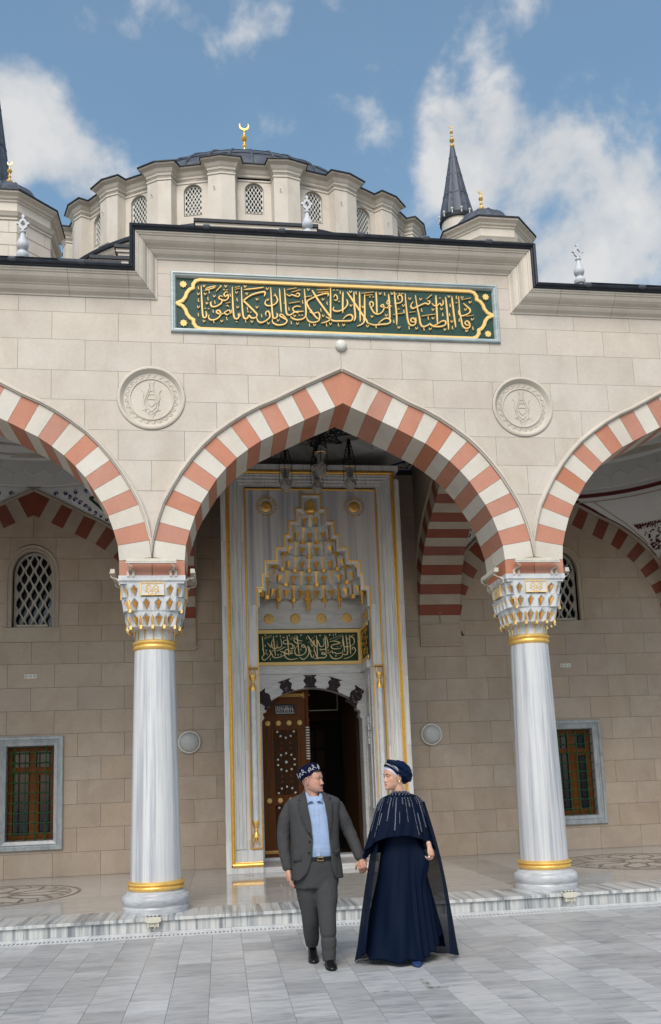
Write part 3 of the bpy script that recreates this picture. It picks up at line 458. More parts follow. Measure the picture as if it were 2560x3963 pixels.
for s_ in (-3, -1, 1, 3):   # the tapering piece in the fork of two hood mouldings
    mb = MB(); cut([(s_*HB-.3, 4.3), (s_*HB+.3, 4.3), (s_*HB+.3, 4.89), (s_*HB-.3, 4.89)], front_keep, ARCS, XZ(0), 0, .07, mb); recenter(mb.build('stone_block', 'lime', arc))
core = MB(); cut([(-7.45, 4.1), (7.45, 4.1), (7.45, 7.45), (-7.45, 7.45)], lambda x, z: front_keep(x, z) or any((x-s_*HB)**2+(z-MEDZ)**2 < .5**2 for s_ in (-3, -1, 1, 3)) or (abs(x) < 2.2 and z > 6.85), ARCS, XZ(.074), 0, .60, core)
core.box(-2.28, 2.28, .074, .674, 7.45, 7.95); core.build('wall_core', 'mortar', arc)
bk = MB(); cut([(-7.45, 4.1), (7.45, 4.1), (7.45, 7.45), (-7.45, 7.45)], lambda x, z: not any(abs(x-c) < half_at(z, MID) and z < 6.3 for c in (-BAY, 0, BAY)), ARCS, XZ(.676), 0, .06, bk); bk.build('inner_facing', 'plaster', arc)
for c in (-BAY, 0, BAY):
    f_ = lambda x, z, d, c=c: (x+c, d, z)
    voussoirs(arc, f_, -.006, .742, ('white', 'pink')); hood(arc, f_, 'mould')
for s_ in (-3, -1, 1, 3):   # red springer blocks on top of the capitals, two halves each
    for q in (-1, 1):
        c = s_*HB; mb = MB(); poly = [(c+q*.003, 3.858), (c+q*.378, 3.858), (c+q*.379, 4.032), (c+q*.006, 4.072), (c+q*.003, 4.11)]
        mb.prism(shrink(poly, .001), lambda x, z, d: (x, d, z), -.006, .76); o = mb.build('springer_block', 'pink', arc); recenter(o); o['label'] = 'red stone springer'
# medallions
for q, s_ in enumerate((-3, -1, 1, 3)):
    c = s_*HB; md = MB(); rx = lambda prof: md.add([(c+r*cos(2*PI*i/64), y, MEDZ+r*sin(2*PI*i/64)) for r, y in prof for i in range(64)], [(j*64+i, j*64+(i+1) % 64, (j+1)*64+(i+1) % 64, (j+1)*64+i) for j in range(len(prof)-1) for i in range(64)]+[tuple(range((len(prof)-1)*64, len(prof)*64))])
    rx([(MEDR-.004, .06), (MEDR-.004, -.012), (MEDR-.02, -.02), (MEDR-.035, -.02), (MEDR-.075, .028), (MEDR-.085, .030), (MEDR-.135, .030), (MEDR-.14, .018), (MEDR-.155, .018), (.245, .030), (.0001, .032)])
    root = md.build('medallion', 'mould', arc)
    ot = MB()
    def relief(pts, w_, y0=.032, h=.010, r_=.5):
        pts = [Vector(p) for p in pts]; ot.tube([(c+p.x, y0-h*.35, MEDZ+p.y) for p in pts], [w_*(.35 if i in (0, len(pts)-1) else .55) for i in range(len(pts))], 5)
    for m_ in (-1, 1):
        for pts in ([(0,-.26),(.03,-.20),(.075,-.12),(.085,-.02),(.06,.06),(.03,.13),(.025,.20),(.05,.25)], [(0,-.16),(.05,-.11),(.065,-.04),(.045,.04),(.02,.10),(.012,.22)], [(.0,-.15),(.03,-.17),(.075,-.13),(.08,-.07)], [(.09,-.08),(.10,.02),(.095,.09),(.12,.115)], [(0,-.20),(.05,-.155),(.11,-.14)], [(.0,-.10),(.03,-.07),(.045,-.03)], [(0,0),(.045,-.005)], [(0,.06),(.035,.055)], [(.0,.105),(.028,.10)]):
            relief([(x*m_, z) for x, z in pts], .012)
    for k in range(24):
        a = 2*PI*k/24; r1 = MEDR-.11
        relief([(r1*cos(a+t_*.26)+.018*sin(t_*2*PI)*cos(a), r1*sin(a+t_*.26)+.018*sin(t_*2*PI)*sin(a)) for t_ in (0, .17, .33, .5, .67, .83, 1)], .009, .032)
        for dd in (-.02, .02): relief([((r1+dd)*cos(a+.06), (r1+dd)*sin(a+.06)), ((r1+dd*.4)*cos(a+.10), (r1+dd*.4)*sin(a+.10)), ((r1+dd)*cos(a+.15), (r1+dd)*sin(a+.15))], .008, .032)
    ot.build('carved_tulip', 'mould', root)
# cornice + lead coping swept along the stepped parapet
CP = [(-7.6, 7.345), (-2.268, 7.345), (-2.268, 7.888), (2.268, 7.888), (2.268, 7.345), (7.6, 7.345)]
cprof = [(0, -.002), (0, .012), (.018, .016), (.030, .030), (.048, .058), (.075, .078), (.098, .086), (.100, .098), (.112, .100), (.118, .112), (.135, .140), (.160, .165), (.190, .182), (.205, .186), (.207, .198), (.225, .204), (.228, .215), (.245, .218), (.245, .02)]
mb = MB(); sweep(CP, cprof, lambda x, z, h: (x, -h, z), mb); mb.build('cornice', 'mould', arc)
# thin dark joints of the cornice stones
mb = MB(); n_ = 0
for x in [-6.6, -5.75, -4.95, -4.13, -3.31, -2.6]+[2.9, 3.65, 4.4, 5.2, 6.0, 6.8]:
    pts = [(x, -h-.0012, 7.345+o_) for o_, h in cprof[:-1]]; mb.tube(pts, .0016, 4)
for x in [-1.93, -1.56+.0, -.785, 0, .785, 1.57]:
    if abs(x+1.93) < .01: continue
    pts = [(x, -h-.0012, 7.888+o_) for o_, h in cprof[:-1]]; mb.tube(pts, .0016, 4)
for s_ in (-1, 1):
    for z0 in (7.345, 7.888):
        pts = [((s_*(2.268+o_*(1 if True else 1))), -h-.0012, z0+o_) for o_, h in cprof[:-1]]; mb.tube(pts, .0016, 4)
mb.build('cornice_joint', 'mortar', arc)
gprof = [(.246, .12), (.246, .228), (.252, .236), (.268, .240), (.276, .262), (.296, .270), (.308, .262), (.312, .24), (.312, -.50)]
CPG = [(-7.6, 7.345), (-2.268, 7.345), (-2.268, 7.888), (2.268, 7.888), (2.268, 7.345), (7.6, 7.345)]
mb = MB(); sweep(CPG, gprof, lambda x, z, h: (x, -h, z), mb); mb.build('lead_coping', 'leaddark', arc)
for x, z in [(-4.8, 7.345), (-3.93, 7.345), (-3.13, 7.345), (-6.3, 7.345), (-1.65, 7.888), (-.72, 7.888), (.28, 7.888), (1.12, 7.888), (1.95, 7.888), (3.25, 7.345), (4.0, 7.345), (5.0, 7.345), (6.2, 7.345)]:
    mb = MB(); mb.tube([(x-.05, -.262, z+.290), (x-.03, -.264, z+.300), (x+.03, -.264, z+.300), (x+.05, -.262, z+.290)], [.012, .030, .030, .012], 8); mb.box(x-.03, x+.03, -.255, .3, z+.308, z+.318); mb.build('lead_seam', 'lead', arc)
# top of the parapet behind the coping
mb = MB(); mb.box(-7.45, -2.6, -.05, .70, 7.46, 7.64); mb.box(2.6, 7.45, -.05, .70, 7.46, 7.64); mb.box(-2.55, 2.55, -.05, .70, 7.96, 8.18); mb.build('parapet_top', 'lead', arc)
# ------------------------------------------------------------------ calligraphy panel
def catmull(pts, n=3):
    if len(pts) < 3: return [Vector(p) for p in pts]
    P_ = [Vector(pts[0])]+[Vector(p) for p in pts]+[Vector(pts[-1])]; res = []
    for i in range(1, len(P_)-2):
        p0, p1, p2, p3 = P_[i-1:i+3]
        for k in range(n):
            t_ = k/n; res.append(.5*((2*p1)+(p2-p0)*t_+(2*p0-5*p1+4*p2-p3)*t_*t_+(3*p1-p0-3*p2+p3)*t_**3))
    res.append(P_[-2]); return res
def strokes(data, y0, h, parent, mat, name, scale=1.0, chunk=1, smooth_n=3):
    # raised strokes of a broad pen: mesh ribbons with real thickness; each runs at a slightly different height
    groups = {}
    for k, (w_, pts) in enumerate(data):
        mb = groups.setdefault(k//chunk, MB())
        P_ = catmull([(x/1000, z/1000) for x, z in pts], smooth_n); n = len(P_); hh = h+.00025*(k % 17); wv = w_/1000*scale; vs = []
        for i, p in enumerate(P_):
            d = (P_[min(i+1, n-1)]-P_[max(i-1, 0)]); d.normalize(); nr = Vector((-d.y, d.x)); tt = i/max(1, n-1)
            ang = math.atan2(d.y, d.x); thick = .72+.38*abs(sin(ang-R(35))); e = min(1, .45+3*min(tt, 1-tt))
            ww = wv/2*thick*e
            a, b = p+nr*ww, p-nr*ww
            vs += [(a.x, y0, a.y), (b.x, y0, b.y), (b.x-nr.x*-ww*.12, y0-hh, b.y-nr.y*-ww*.12), (a.x+nr.x*-ww*.12, y0-hh, a.y+nr.y*-ww*.12)]
        fs = []
        for i in range(n-1):
            o_ = 4*i
            for q in ((0, 3), (3, 2), (2, 1)): fs.append((o_+q[0], o_+4+q[0], o_+4+q[1], o_+q[1]))
        fs += [(0, 1, 2, 3), (4*n-1, 4*n-2, 4*n-3, 4*n-4)]
        mb.add(vs, fs)
    for mb in groups.values(): mb.build(name, mat, parent)
pan = thing('inscription_panel', 'long green panel with gilded calligraphy above the middle arch', 'inscription', (0, 0, 7.3))
mb = MB(); mb.box(-2.05, 2.05, .022, .075, 6.96, 7.70); off(pan, mb.build('green_board', 'green', pan))
mb = MB(); fp = [(-PANX, PZ0), (-PANX, PZ1), (PANX, PZ1), (PANX, PZ0)]
sweep(fp, [(0, -.07), (0, .02), (-.012, .034), (-.030, .036), (-.036, .024), (-.052, .022), (-.066, -.004), (-.070, -.022), (-.070, -.07)], lambda x, z, h: (x, -h, z), mb, closed=True); off(pan, mb.build('marble_frame', 'panelframe', pan))
lf = [(-1.74,7.636),(-1.79,7.618),(-1.818,7.575),(-1.818,7.525),(-1.865,7.50),(-1.898,7.455),(-1.915,7.40),(-1.955,7.345),(-2.012,7.318),(-1.955,7.292),(-1.915,7.24),(-1.898,7.185),(-1.865,7.138),(-1.818,7.110),(-1.818,7.062),(-1.79,7.018),(-1.74,6.998)]
bord = lf+[(-x, z) for x, z in reversed(lf)]
mb = MB(); sweep(bord, [(.014, -.022), (.014, -.006), (.006, .002), (-.026, .002), (-.034, -.006), (-.034, -.022)], lambda x, z, h: (x, -h, z), mb, closed=True); off(pan, mb.build('gilded_border', 'goldflat', pan))
for x in (-1.95, 1.95):
    for z in (7.575, 7.058):
        mb = MB(); mb.prism([(x+(.047 if k % 2 == 0 else .034)*cos(PI*k/8), z+(.047 if k % 2 == 0 else .034)*sin(PI*k/8)) for k in range(16)], XZ(0), .004, .0225); off(pan, mb.build('gilded_star', 'goldflat', pan))
letters = MB()
holder = thing('tmp', '', ''); 
strokes(PANEL_STROKES, .0225, .020, pan, 'goldflat', 'letter', 1.12)
for ch in pan.children:
    if ch.name.startswith('letter'): off(pan, ch)
bpy.data.objects.remove(holder)
# ------------------------------------------------------------------ columns
def superring(a, e, n, ph=0):
    r = []
    for k in range(n):
        t_ = 2*PI*(k+ph)/n; c, s = cos(t_), sin(t_)
        q = (abs(c)**e+abs(s)**e)**(-1/e); r.append((a*q*c, a*q*s))
    return r
def resample(path, n, closed=True):
    P_ = [Vector(p) for p in path]; 
    if closed: P_.append(P_[0])
    L_ = [0]
    for a, b in zip(P_[:-1], P_[1:]): L_.append(L_[-1]+(b-a).length)
    tot = L_[-1]; res = []; j = 0
    m_ = n if closed else n+1
    for k in range(m_):
        t_ = tot*k/n
        while j < len(L_)-2 and L_[j+1] < t_: j += 1
        f_ = (t_-L_[j])/max(1e-9, L_[j+1]-L_[j]); res.append(P_[j].lerp(P_[j+1], min(1, f_)))
    return res
def stalactites(top, bot, z0, z1, n, fn, white, gold, closed=True, depth=.035, kite=True, drops=None, phase=0, inward=1, hood_=.42, ribs=False, kw=.30):
    # one tier of muqarnas: n pointed cells between the plan curves bot (at z0) and top (at z1)
    T_ = resample(top, n, closed); B_ = resample(bot, n, closed); h = z1-z0; m_ = n
    zs = z1-h*hood_
    for k in range(m_):
        t0, t1 = T_[k], T_[(k+1) % len(T_)]; b0, b1 = B_[k], B_[(k+1) % len(B_)]
        tang = (b1-b0).normalized(); nr = Vector((tang.y, -tang.x))*inward*-1
        l0, l1 = b0, b1; mt = b0.lerp(t0, .62); m1 = b1.lerp(t1, .62); ap = t0.lerp(t1, .5)
        gb = b0.lerp(b1, .5)+nr*depth; gm = mt.lerp(m1, .5)+nr*depth*1.1
        rib = .16
        bl, br = b0.lerp(b1, rib), b0.lerp(b1, 1-rib); ml, mr_ = mt.lerp(m1, rib), mt.lerp(m1, 1-rib)
        P3 = lambda p, z: fn(p.x, p.y, z)
        vs = [P3(b0, z0), P3(bl, z0), P3(gb, z0), P3(br, z0), P3(b1, z0), P3(mt, zs), P3(ml, zs), P3(gm, zs), P3(mr_, zs), P3(m1, zs), P3(t0, z1), P3(ap, z1-h*.04), P3(t1, z1), P3(ap, z1)]
        white.add(vs, [(0,1,6,5),(1,2,7,6),(2,3,8,7),(3,4,9,8),(6,7,11),(7,8,11),(5,6,11,10),(8,9,12,11),(10,11,13),(11,12,13),(4,3,2,1,0)])
        if kite and (k+phase) % 1 == 0:
            e = nr*-.008; kt = ap.lerp(gm, .30)+e; km0 = ml.lerp(gm, kw)+e*2; km1 = mr_.lerp(gm, kw)+e*2; kb = gb.lerp(gm, .45)+e*1.5
            zt = z1-h*.07; zb = z0+h*.08; zm = zs+h*.12
            v1 = [P3(kt, zt), P3(km0, zm), P3(kb, zb), P3(km1, zm), P3(gm+e*3, zm)]
            gold.add(v1, [(0,1,4),(1,2,4),(2,3,4),(3,0,4)])
        if ribs and k:
            rr2 = (b1-b0).length*.05; e = nr*-.007; sd_ = tang*rr2
            gold.add([P3(b0-sd_+e, z0+h*.02), P3(b0+sd_+e, z0+h*.02), P3(mt+sd_*.8+e, zs), P3(ap*0+t0+sd_*2.6+e, z1-h*.03), P3(t0-sd_*2.6+e, z1-h*.03), P3(mt-sd_*.8+e, zs)], [(0,1,2,5),(5,2,3,4)])
        if drops and (k+phase) % drops == 0:
            c = b0+nr*.010; r_ = (b1-b0).length*.21
            pts = [(c.x+r_*cos(q*PI/3), c.y+r_*sin(q*PI/3)) for q in range(6)]
            gold.add([fn(x, y, z0-h*.16) for x, y in pts]+[fn(x, y, z0+h*.10) for x, y in pts], [(i, (i+1) % 6, 6+(i+1) % 6, 6+i) for i in range(6)]+[(5,4,3,2,1,0),(6,7,8,9,10,11)])
            # gilded rib above the drop
            a_, b_ = B_[k-1] if closed or k else b0, b1
            sd_ = tang*r_*.55; e = nr*-.006
            gold.add([P3(b0-sd_+e, z0), P3(b0+sd_+e, z0), P3(mt+sd_+e, zs+h*.05), P3(mt+e, zs+h*.22), P3(mt-sd_+e, zs+h*.05)], [(0,1,2,3,4)])
def ledge(ring0, ring1, z0, z1, fn, mb, closed=True):
    n = len(ring0); vs = [fn(p[0], p[1], z0) for p in ring0]+[fn(p[0], p[1], z1) for p in ring1]
    mb.add(vs, [(i, (i+1) % n, n+(i+1) % n, n+i) for i in range(n if closed else n-1)])
def make_column(label):
    t = thing('column', label, 'column', (-HB, .37, 0), 'columns carrying the arcade')
    mb = MB(); mb.lathe([(.372, 0), (.376, .05), (.372, .068), (.366, .075), (.368, .085), (.378, .10), (.386, .13), (.384, .165), (.368, .19), (.345, .20), (.342, .212), (.330, .222), (.305, .235), (.298, .25)], 56)
    mb.build('base', 'basem', t, True)
    ring = [(.288, 0), (.300, .006), (.318, .022), (.322, .042), (.316, .056), (.306, .062), (.318, .068), (.328, .080), (.326, .094), (.312, .104), (.298, .108), (.290, .112)]
    mb = MB(); mb.lathe([(r, z+.235) for r, z in ring], 56); mb.build('gilded_ring', 'gold', t, True)
    mb = MB(); prof = []
    for k in range(13):
        f_ = k/12; prof.append((.290-.052*f_**1.15, .345+(3.005-.345)*f_))
    mb.lathe(prof, 56); mb.build('shaft', 'shaft', t, True)
    mb = MB(); mb.lathe([(r*.80-.002, z*1.12+3.0) for r, z in ring], 56); mb.build('gilded_ring', 'gold', t, True)
    wh, go = MB(), MB(); fn = lambda x, y, z: (x, y, z)
    wh.lathe([(.232, 3.10), (.226, 3.13), (.226, 3.235), (.26, 3.26)], 40)
    for k in range(14):
        a = 2*PI*(k+.5)/14; go.tube([(.231*cos(a), .231*sin(a), 3.13), (.231*cos(a), .231*sin(a), 3.19), (.234*cos(a), .234*sin(a), 3.25)], [.006, .007, .017], 4)
    r1 = superring(.255, 2.2, 64); r2 = superring(.345, 4.0, 64); r3 = superring(.368, 8, 64); r3b = superring(.352, 6, 64); r4 = superring(.372, 12, 64); r2b = superring(.315, 3.6, 64)
    ledge(superring(.235, 2, 64), r2b, 3.245, 3.262, fn, wh)
    stalactites(r2, r2b, 3.262, 3.435, 16, fn, wh, go, depth=.05, drops=1, inward=1)
    ledge(r2, r3b, 3.435, 3.448, fn, wh)
    stalactites(r3, r3b, 3.448, 3.605, 20, fn, wh, go, depth=.05, drops=5, phase=2, inward=1)
    ledge(r3, superring(.345, 9, 64), 3.605, 3.615, fn, wh)
    stalactites(r4, superring(.348, 9, 64), 3.615, 3.762, 20, fn, wh, go, depth=.045, inward=1)
    wh.lathe([(.20, 3.2), (.27, 3.45), (.30, 3.62), (.33, 3.76)], 4, a0=PI/4)
    wh.lathe([(.222, 3.26), (.25, 3.5), (.30, 3.76)], 24)
    cap = wh.build('capital', 'capital', t); go.build('gilded_facets', 'goldbright', t)
    mb = MB(); mb.box(-.368, .368, -.368, .368, 3.764, 3.775); mb.add([(-.385,-.385,3.80),(.385,-.385,3.80),(.385,.385,3.80),(-.385,.385,3.80),(-.366,-.366,3.775),(.366,-.366,3.775),(.366,.366,3.775),(-.366,.366,3.775)], [(4,5,1,0),(5,6,2,1),(6,7,3,2),(7,4,0,3)]); mb.box(-.385, .385, -.385, .385, 3.80, 3.857)
    mb.build('abacus', 'capital', t)
    for q in range(4):
        A_ = lambda x, z, d, q=q: (Matrix.Rotation(q*PI/2, 3, 'Z') @ Vector((x, -.372-d, z)))
        mb = MB(); mb.prism([(-.135, 3.622), (.135, 3.622), (.135, 3.768), (-.135, 3.768)], A_, -.03, .010); pl = mb.build('plaque', 'capital', t)
        mb = MB(); sweep([(-.137, 3.620), (.137, 3.620), (.137, 3.770), (-.137, 3.770)], [(0, 0), (0, .018), (.009, .018), (.009, 0)], lambda x, z, h: A_(x, z, h), mb, closed=True); mb.build('gilded_frame', 'goldflat', t)
        mb = MB()
        for m_ in (-1, 1):
            for pts in ([(0,3.640),(.03,3.636),(.045,3.655),(.02,3.675),(.0,3.690)], [(.02,3.690),(.05,3.700),(.075,3.680),(.070,3.662),(.055,3.672),(.065,3.695),(.068,3.725),(.055,3.745),(.060,3.715)], [(0,3.705),(.02,3.720),(.045,3.750)], [(.0,3.66),(.008,3.668)], [(.012,3.742),(.02,3.75)]):
                P_ = catmull([(x*m_, z) for x, z in pts], 3); mb.tube([A_(p.x, p.y, .012) for p in P_], .0055, 4)
        mb.build('gilded_emblem', 'goldflat', t)
    return t
c0 = make_column('white marble column left of the couple with gilded muqarnas capital')
copy_tree(c0, (HB, .37, 0), 'white marble column right of the couple with gilded muqarnas capital')
copy_tree(c0, (-3*HB, .37, 0), 'outermost white marble column at the far left of the arcade')
copy_tree(c0, (3*HB, .37, 0), 'outermost white marble column at the far right of the arcade')
# ------------------------------------------------------------------ hall wall behind the porch
hw = thing('hall_wall', 'brown limestone block wall behind the porch with blind striped arches', 'wall', (0, YB, 0))
WR = [0, .378, .763, 1.145, 1.532, 1.92, 2.304, 2.69, 3.077, 3.474, 3.848, 4.125, 4.513, 4.903, 5.283, 5.66, 6.05, 6.437, 6.85]
def ogee(c, hwid, zs, zt, n=8):
    # pointed-arch outline from the right springing over the apex to the left
    r_ = []
    for k in range(n+1):
        t_ = k/n; r_.append((c+hwid*cos(t_*PI/2)**.85, zs+(zt-zs)*(sin(t_*PI/2)**1.0*.90+.10*t_**2)))
    l_ = [(2*c-x, z) for x, z in reversed(r_)]
    return r_+l_[1:]
WX, WZ0, WZS, WZT = .33, 4.105, 5.02, 5.425    # arched lattice window
def win_out(c, g=0):
    return [(c-WX-g, WZ0-g), (c+WX+g, WZ0-g)]+ogee(c, WX+g, WZS, WZT+g*1.2)
def inpoly(x, z, P_):
    ins = False; j = len(P_)-1
    for i in range(len(P_)):
        xi, zi = P_[i]; xj, zj = P_[j]
        if (zi > z) != (zj > z) and x < (xj-xi)*(z-zi)/(zj-zi)+xi: ins = not ins
        j = i
    return ins
WOUT = {c: win_out(c, .10) for c in (-BAY, BAY)}; RW = (.53, .43, 2.275)
def wall_keep(x, z):
    for c in (-BAY, BAY):
        if abs(x-c) < half_at(z, MID) and abs(x-c) > half_at(z, [(0, 6.3)]+MID) and False: pass
        a = half_at(z, MID)
        if z > 4.0 and inpoly(x, z, WOUT[c]): return False
        if abs(x-c) < RW[0]-.01 and RW[1]+.01 < z < RW[2]-.01: return False
        # ring of the blind arch
        hi = half_at(z, [APEX_IN]+INN); ho = half_at(z, [APEX_OUT]+OUT)
        if z > 3.858 and hi+.04 < abs(x-c) < max(ho-.02, hi+.05) : return False
    if abs(x) < 1.42 and z < 6.5: return False
    return True
ri = lambda c, g: [(c-x, z) for x, z in reversed([APEX_IN]+INN)]+[(c+x, z) for x, z in INN]
SEG = []
for c in (-BAY, BAY):
    SEG.append([(c+(x+.04)*s_, z) for s_ in (-1,) for x, z in reversed(INN)]+[(c, 6.052+.03)]+[(c+x+.04, z) for x, z in INN]+[(c+2.006, 3.858)])
    SEG.append([(c-max(x-.02, 0), z) for x, z in reversed(OUT)]+[(c, 6.45)]+[(c+x-.02, z) for x, z in OUT]+[(c+2.32, 3.858)])
    w_ = WOUT[c]; SEG.append(w_+[w_[0]]); SEG.append([(c-RW[0]+.01, RW[1]+.01), (c+RW[0]-.01, RW[1]+.01), (c+RW[0]-.01, RW[2]-.01), (c-RW[0]+.01, RW[2]-.01), (c-RW[0]+.01, RW[1]+.01)])
SEG.append([(-1.42, 0), (-1.42, 6.5), (1.42, 6.5), (1.42, 0)])
for j, (z0, z1) in enumerate(zip(WR[:-1], WR[1:])):
    for s_ in (-1, 1):
        odd = j % 2 == 0
        kk = -5
        while kk < 7:
            a = s_*(BAY-(kk+(.5 if odd else 0))*.758); b = s_*(BAY-(kk+1+(.5 if odd else 0))*.758); kk += 1
            if s_ < 0: a, b = a, b
            a, b = min(a, b), max(a, b)
            if s_ > 0: a = max(a, .0)
            else: b = min(b, 0)
            if b-a < .05: continue
            if z0 >= 3.8 and abs((a+b)/2) > 7.2: continue
            mb = MB(); gp = .0021
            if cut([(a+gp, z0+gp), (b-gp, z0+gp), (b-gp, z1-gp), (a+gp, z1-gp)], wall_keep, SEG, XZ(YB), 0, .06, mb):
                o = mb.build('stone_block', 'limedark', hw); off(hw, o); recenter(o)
mb = MB(); 
DOORW = .9
def core_keep(x, z):
    for c in (-BAY, BAY):
        if inpoly(x, z, win_out(c, .0)): return False
        if abs(x-c) < .38 and .6 < z < 2.1: return False
    return not (abs(x) < .95 and z < 3.3)
sg = [win_out(c, 0)+[win_out(c, 0)[0]] for c in (-BAY, BAY)]+[[(c-.38, .6), (c+.38, .6), (c+.38, 2.1), (c-.38, 2.1), (c-.38, .6)] for c in (-BAY, BAY)]+[[(-.95, -1), (-.95, 3.3), (.95, 3.3), (.95, -1)]]
cut([(-9, -.1), (9, -.1), (9, 7.4), (-9, 7.4)], core_keep, sg, XZ(YB+.062), 0, .32, mb); off(hw, mb.build('wall_core', 'mortar', hw))
for c in (-BAY, BAY):
    h2 = thing('tmp', '', ''); f_ = lambda x, z, d, c=c: (x+c, YB+d, z)
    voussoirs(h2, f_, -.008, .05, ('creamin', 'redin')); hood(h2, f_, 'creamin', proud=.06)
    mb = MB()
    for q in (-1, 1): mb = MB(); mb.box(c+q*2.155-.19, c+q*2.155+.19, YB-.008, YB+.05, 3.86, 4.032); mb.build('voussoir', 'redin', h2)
    for ch in list(h2.children): ch.parent = hw; off_ = ch.location.copy(); ch.location = off_-Vector(hw.location)
    bpy.data.objects.remove(h2)
def reparent(tmp, par):
    for ch in list(tmp.children): l_ = ch.location.copy(); ch.parent = par; ch.location = l_-Vector(par.location)
    bpy.data.objects.remove(tmp)
# arched lattice windows
def lattice(mb, W2, z0, zs, zt, cx, fn, nx, d0, d1, ax=.80, az=1.0, border=.035):
    outl = [(cx-W2, z0), (cx+W2, z0)]+ogee(cx, W2, zs, zt, 7)
    inner = [(cx-W2+border, z0+border), (cx+W2-border, z0+border)]+ogee(cx, W2-border, zs, zt-border*1.2, 7)
    dx = 2*W2/nx; dz = dx*1.75; holes = []
    r_ = 0; z = z0+border*.4
    while z < zt:
        for i in range(-1, nx+2):
            x = cx-W2+dx*(i+(.5 if r_ % 2 else 0)); hx, hz = dx*.345, dz*.40
            pts = [(x, z+hz), (x-hx*.42, z+hz*.62), (x-hx*.95, z+hz*.12), (x-hx*.80, z-hz*.38), (x-hx*.3, z-hz*.74), (x, z-hz), (x+hx*.3, z-hz*.74), (x+hx*.80, z-hz*.38), (x+hx*.95, z+hz*.12), (x+hx*.42, z+hz*.62)]
            if all(inpoly(p[0], p[1], inner) for p in pts) or sum(inpoly(p[0], p[1], inner) for p in pts) >= 3: holes.append(pts)
        r_ += 1; z += dz/2
    def keep(x, z):
        if not inpoly(x, z, outl): return False
        if not inpoly(x, z, inner): return True
        return not any(abs(x-h[5][0]) < dx and abs(z-h[5][1]) < dz and inpoly(x, z, h) for h in holes)
    sgs = [h+[h[0]] for h in holes]+[inner+[inner[0]]]
    cut(outl, keep, sgs, fn, d0, d1, mb)
for s_, lab in ((-1, 'arched lattice window left of the left column'), (1, 'arched lattice window half hidden by the right column')):
    c = s_*BAY; t = thing('lattice_window', lab, 'window', (c, YB, 4.1), 'arched lattice windows in the hall wall')
    mb = MB(); lattice(mb, WX-.005, WZ0, WZS, WZT, c, XZ(YB+.13), 4, 0, .05); off(t, mb.build('lattice', 'grillein', t))
    mb = MB(); mb.box(c-WX, c+WX, YB+.25, YB+.26, WZ0-.02, WZT); off(t, mb.build('glass_pane', 'glass', t))
    op = ogee(c, WX, WZS, WZT); path = [(c+WX, WZ0)]+op+[(c-WX, WZ0)]
    mb = MB(); sweep(list(reversed(path)), [(0, -.13), (0, .0), (.008, .012), (.030, .014), (.036, .003), (.060, .001), (.075, .018), (.100, .020), (.103, -.01)], lambda x, z, h: (x, YB-h, z), mb); off(t, mb.build('stone_surround', 'creamin', t))
    mb = MB(); mb.box(c-WX-.13, c+WX+.13, YB-.012, YB+.16, 3.853, 4.10); off(t, mb.build('sill', 'creamin', t))
    mb = MB(); mb.tube([(c-.25, YB+.05, 4.135), (c+.25, YB+.05, 4.135)], .022, 8); mb.box(c-.2, c-.18, YB+.04, YB+.06, 4.1, 4.13); mb.box(c+.18, c+.2, YB+.04, YB+.06, 4.1, 4.13); off(t, mb.build('light_tube', 'creammetal', t))
# barred windows
for s_, lab in ((-1, 'barred wooden window in marble frame at the left edge'), (1, 'barred wooden window in marble frame behind the right column')):
    c = s_*4.682; t = thing('barred_window', lab, 'window', (c, YB, .43), 'barred windows in the hall wall')
    mb = MB(); sweep([(c-.53, .43), (c+.53, .43), (c+.53, 2.273), (c-.53, 2.273)], [(0, -.05), (0, .035), (.012, .045), (.050, .045), (.060, .022), (.080, .018), (.098, .03), (.108, .026), (.152, .008), (.156, -.02), (.156, -.12)], lambda x, z, h: (x, YB-h, z), mb, closed=True); off(t, mb.build('marble_surround', 'windowm', t))
    mb = MB(); x0, x1, z0, z1 = c-.38, c+.38, .58, 2.12; yw = YB+.16
    for a, b, e, f_ in ((x0, x0+.075, z0, z1), (x1-.075, x1, z0, z1), (x0+.075, x1-.075, z0, z0+.09), (x0+.075, x1-.075, z1-.08, z1)): mb.box(a, b, yw, yw+.06, e, f_)
    mb.box(c-.035, c+.065, yw-.003, yw+.05, z0+.03, z1-.03); mb.box(x0+.03, x1-.03, yw-.009, yw+.04, 1.70, 1.775); off(t, mb.build('wooden_frame', 'woodlight', t))
    mb = MB(); mb.box(c+.065, c+.115, yw-.004, yw+.03, .68, 1.69); mb.box(c+.07, x1-.04, yw-.0045, yw+.03, 1.645, 1.695); mb.box(c+.07, x1-.04, yw-.0045, yw+.03, .66, .70); off(t, mb.build('casement', 'woodlight', t))
    mb = MB(); mb.box(x0, x1, yw+.045, yw+.05, z0, z1); off(t, mb.build('glass_pane', 'glass', t))
    mb = MB()
    for x in (c-.22, c-.06, c+.10, c+.26):
        pass
    for k in range(4):
        x = c-.25+.165*k+.0; mb = MB(); mb.tube([(x, YB+.045, .58), (x, YB+.045, 2.12)], .011, 6); off(t, mb.build('upright_bar', 'metalgreen', t))
    for k in range(9):
        z = .705+.163*k; mb = MB(); mb.tube([(c-.38, YB+.045, z), (c+.38, YB+.045, z)], .010, 6)
        for q in range(4): mb.ball((c-.25+.165*q, YB+.045, z), .021, 8)
        off(t, mb.build('cross_bar', 'metalgreen', t))
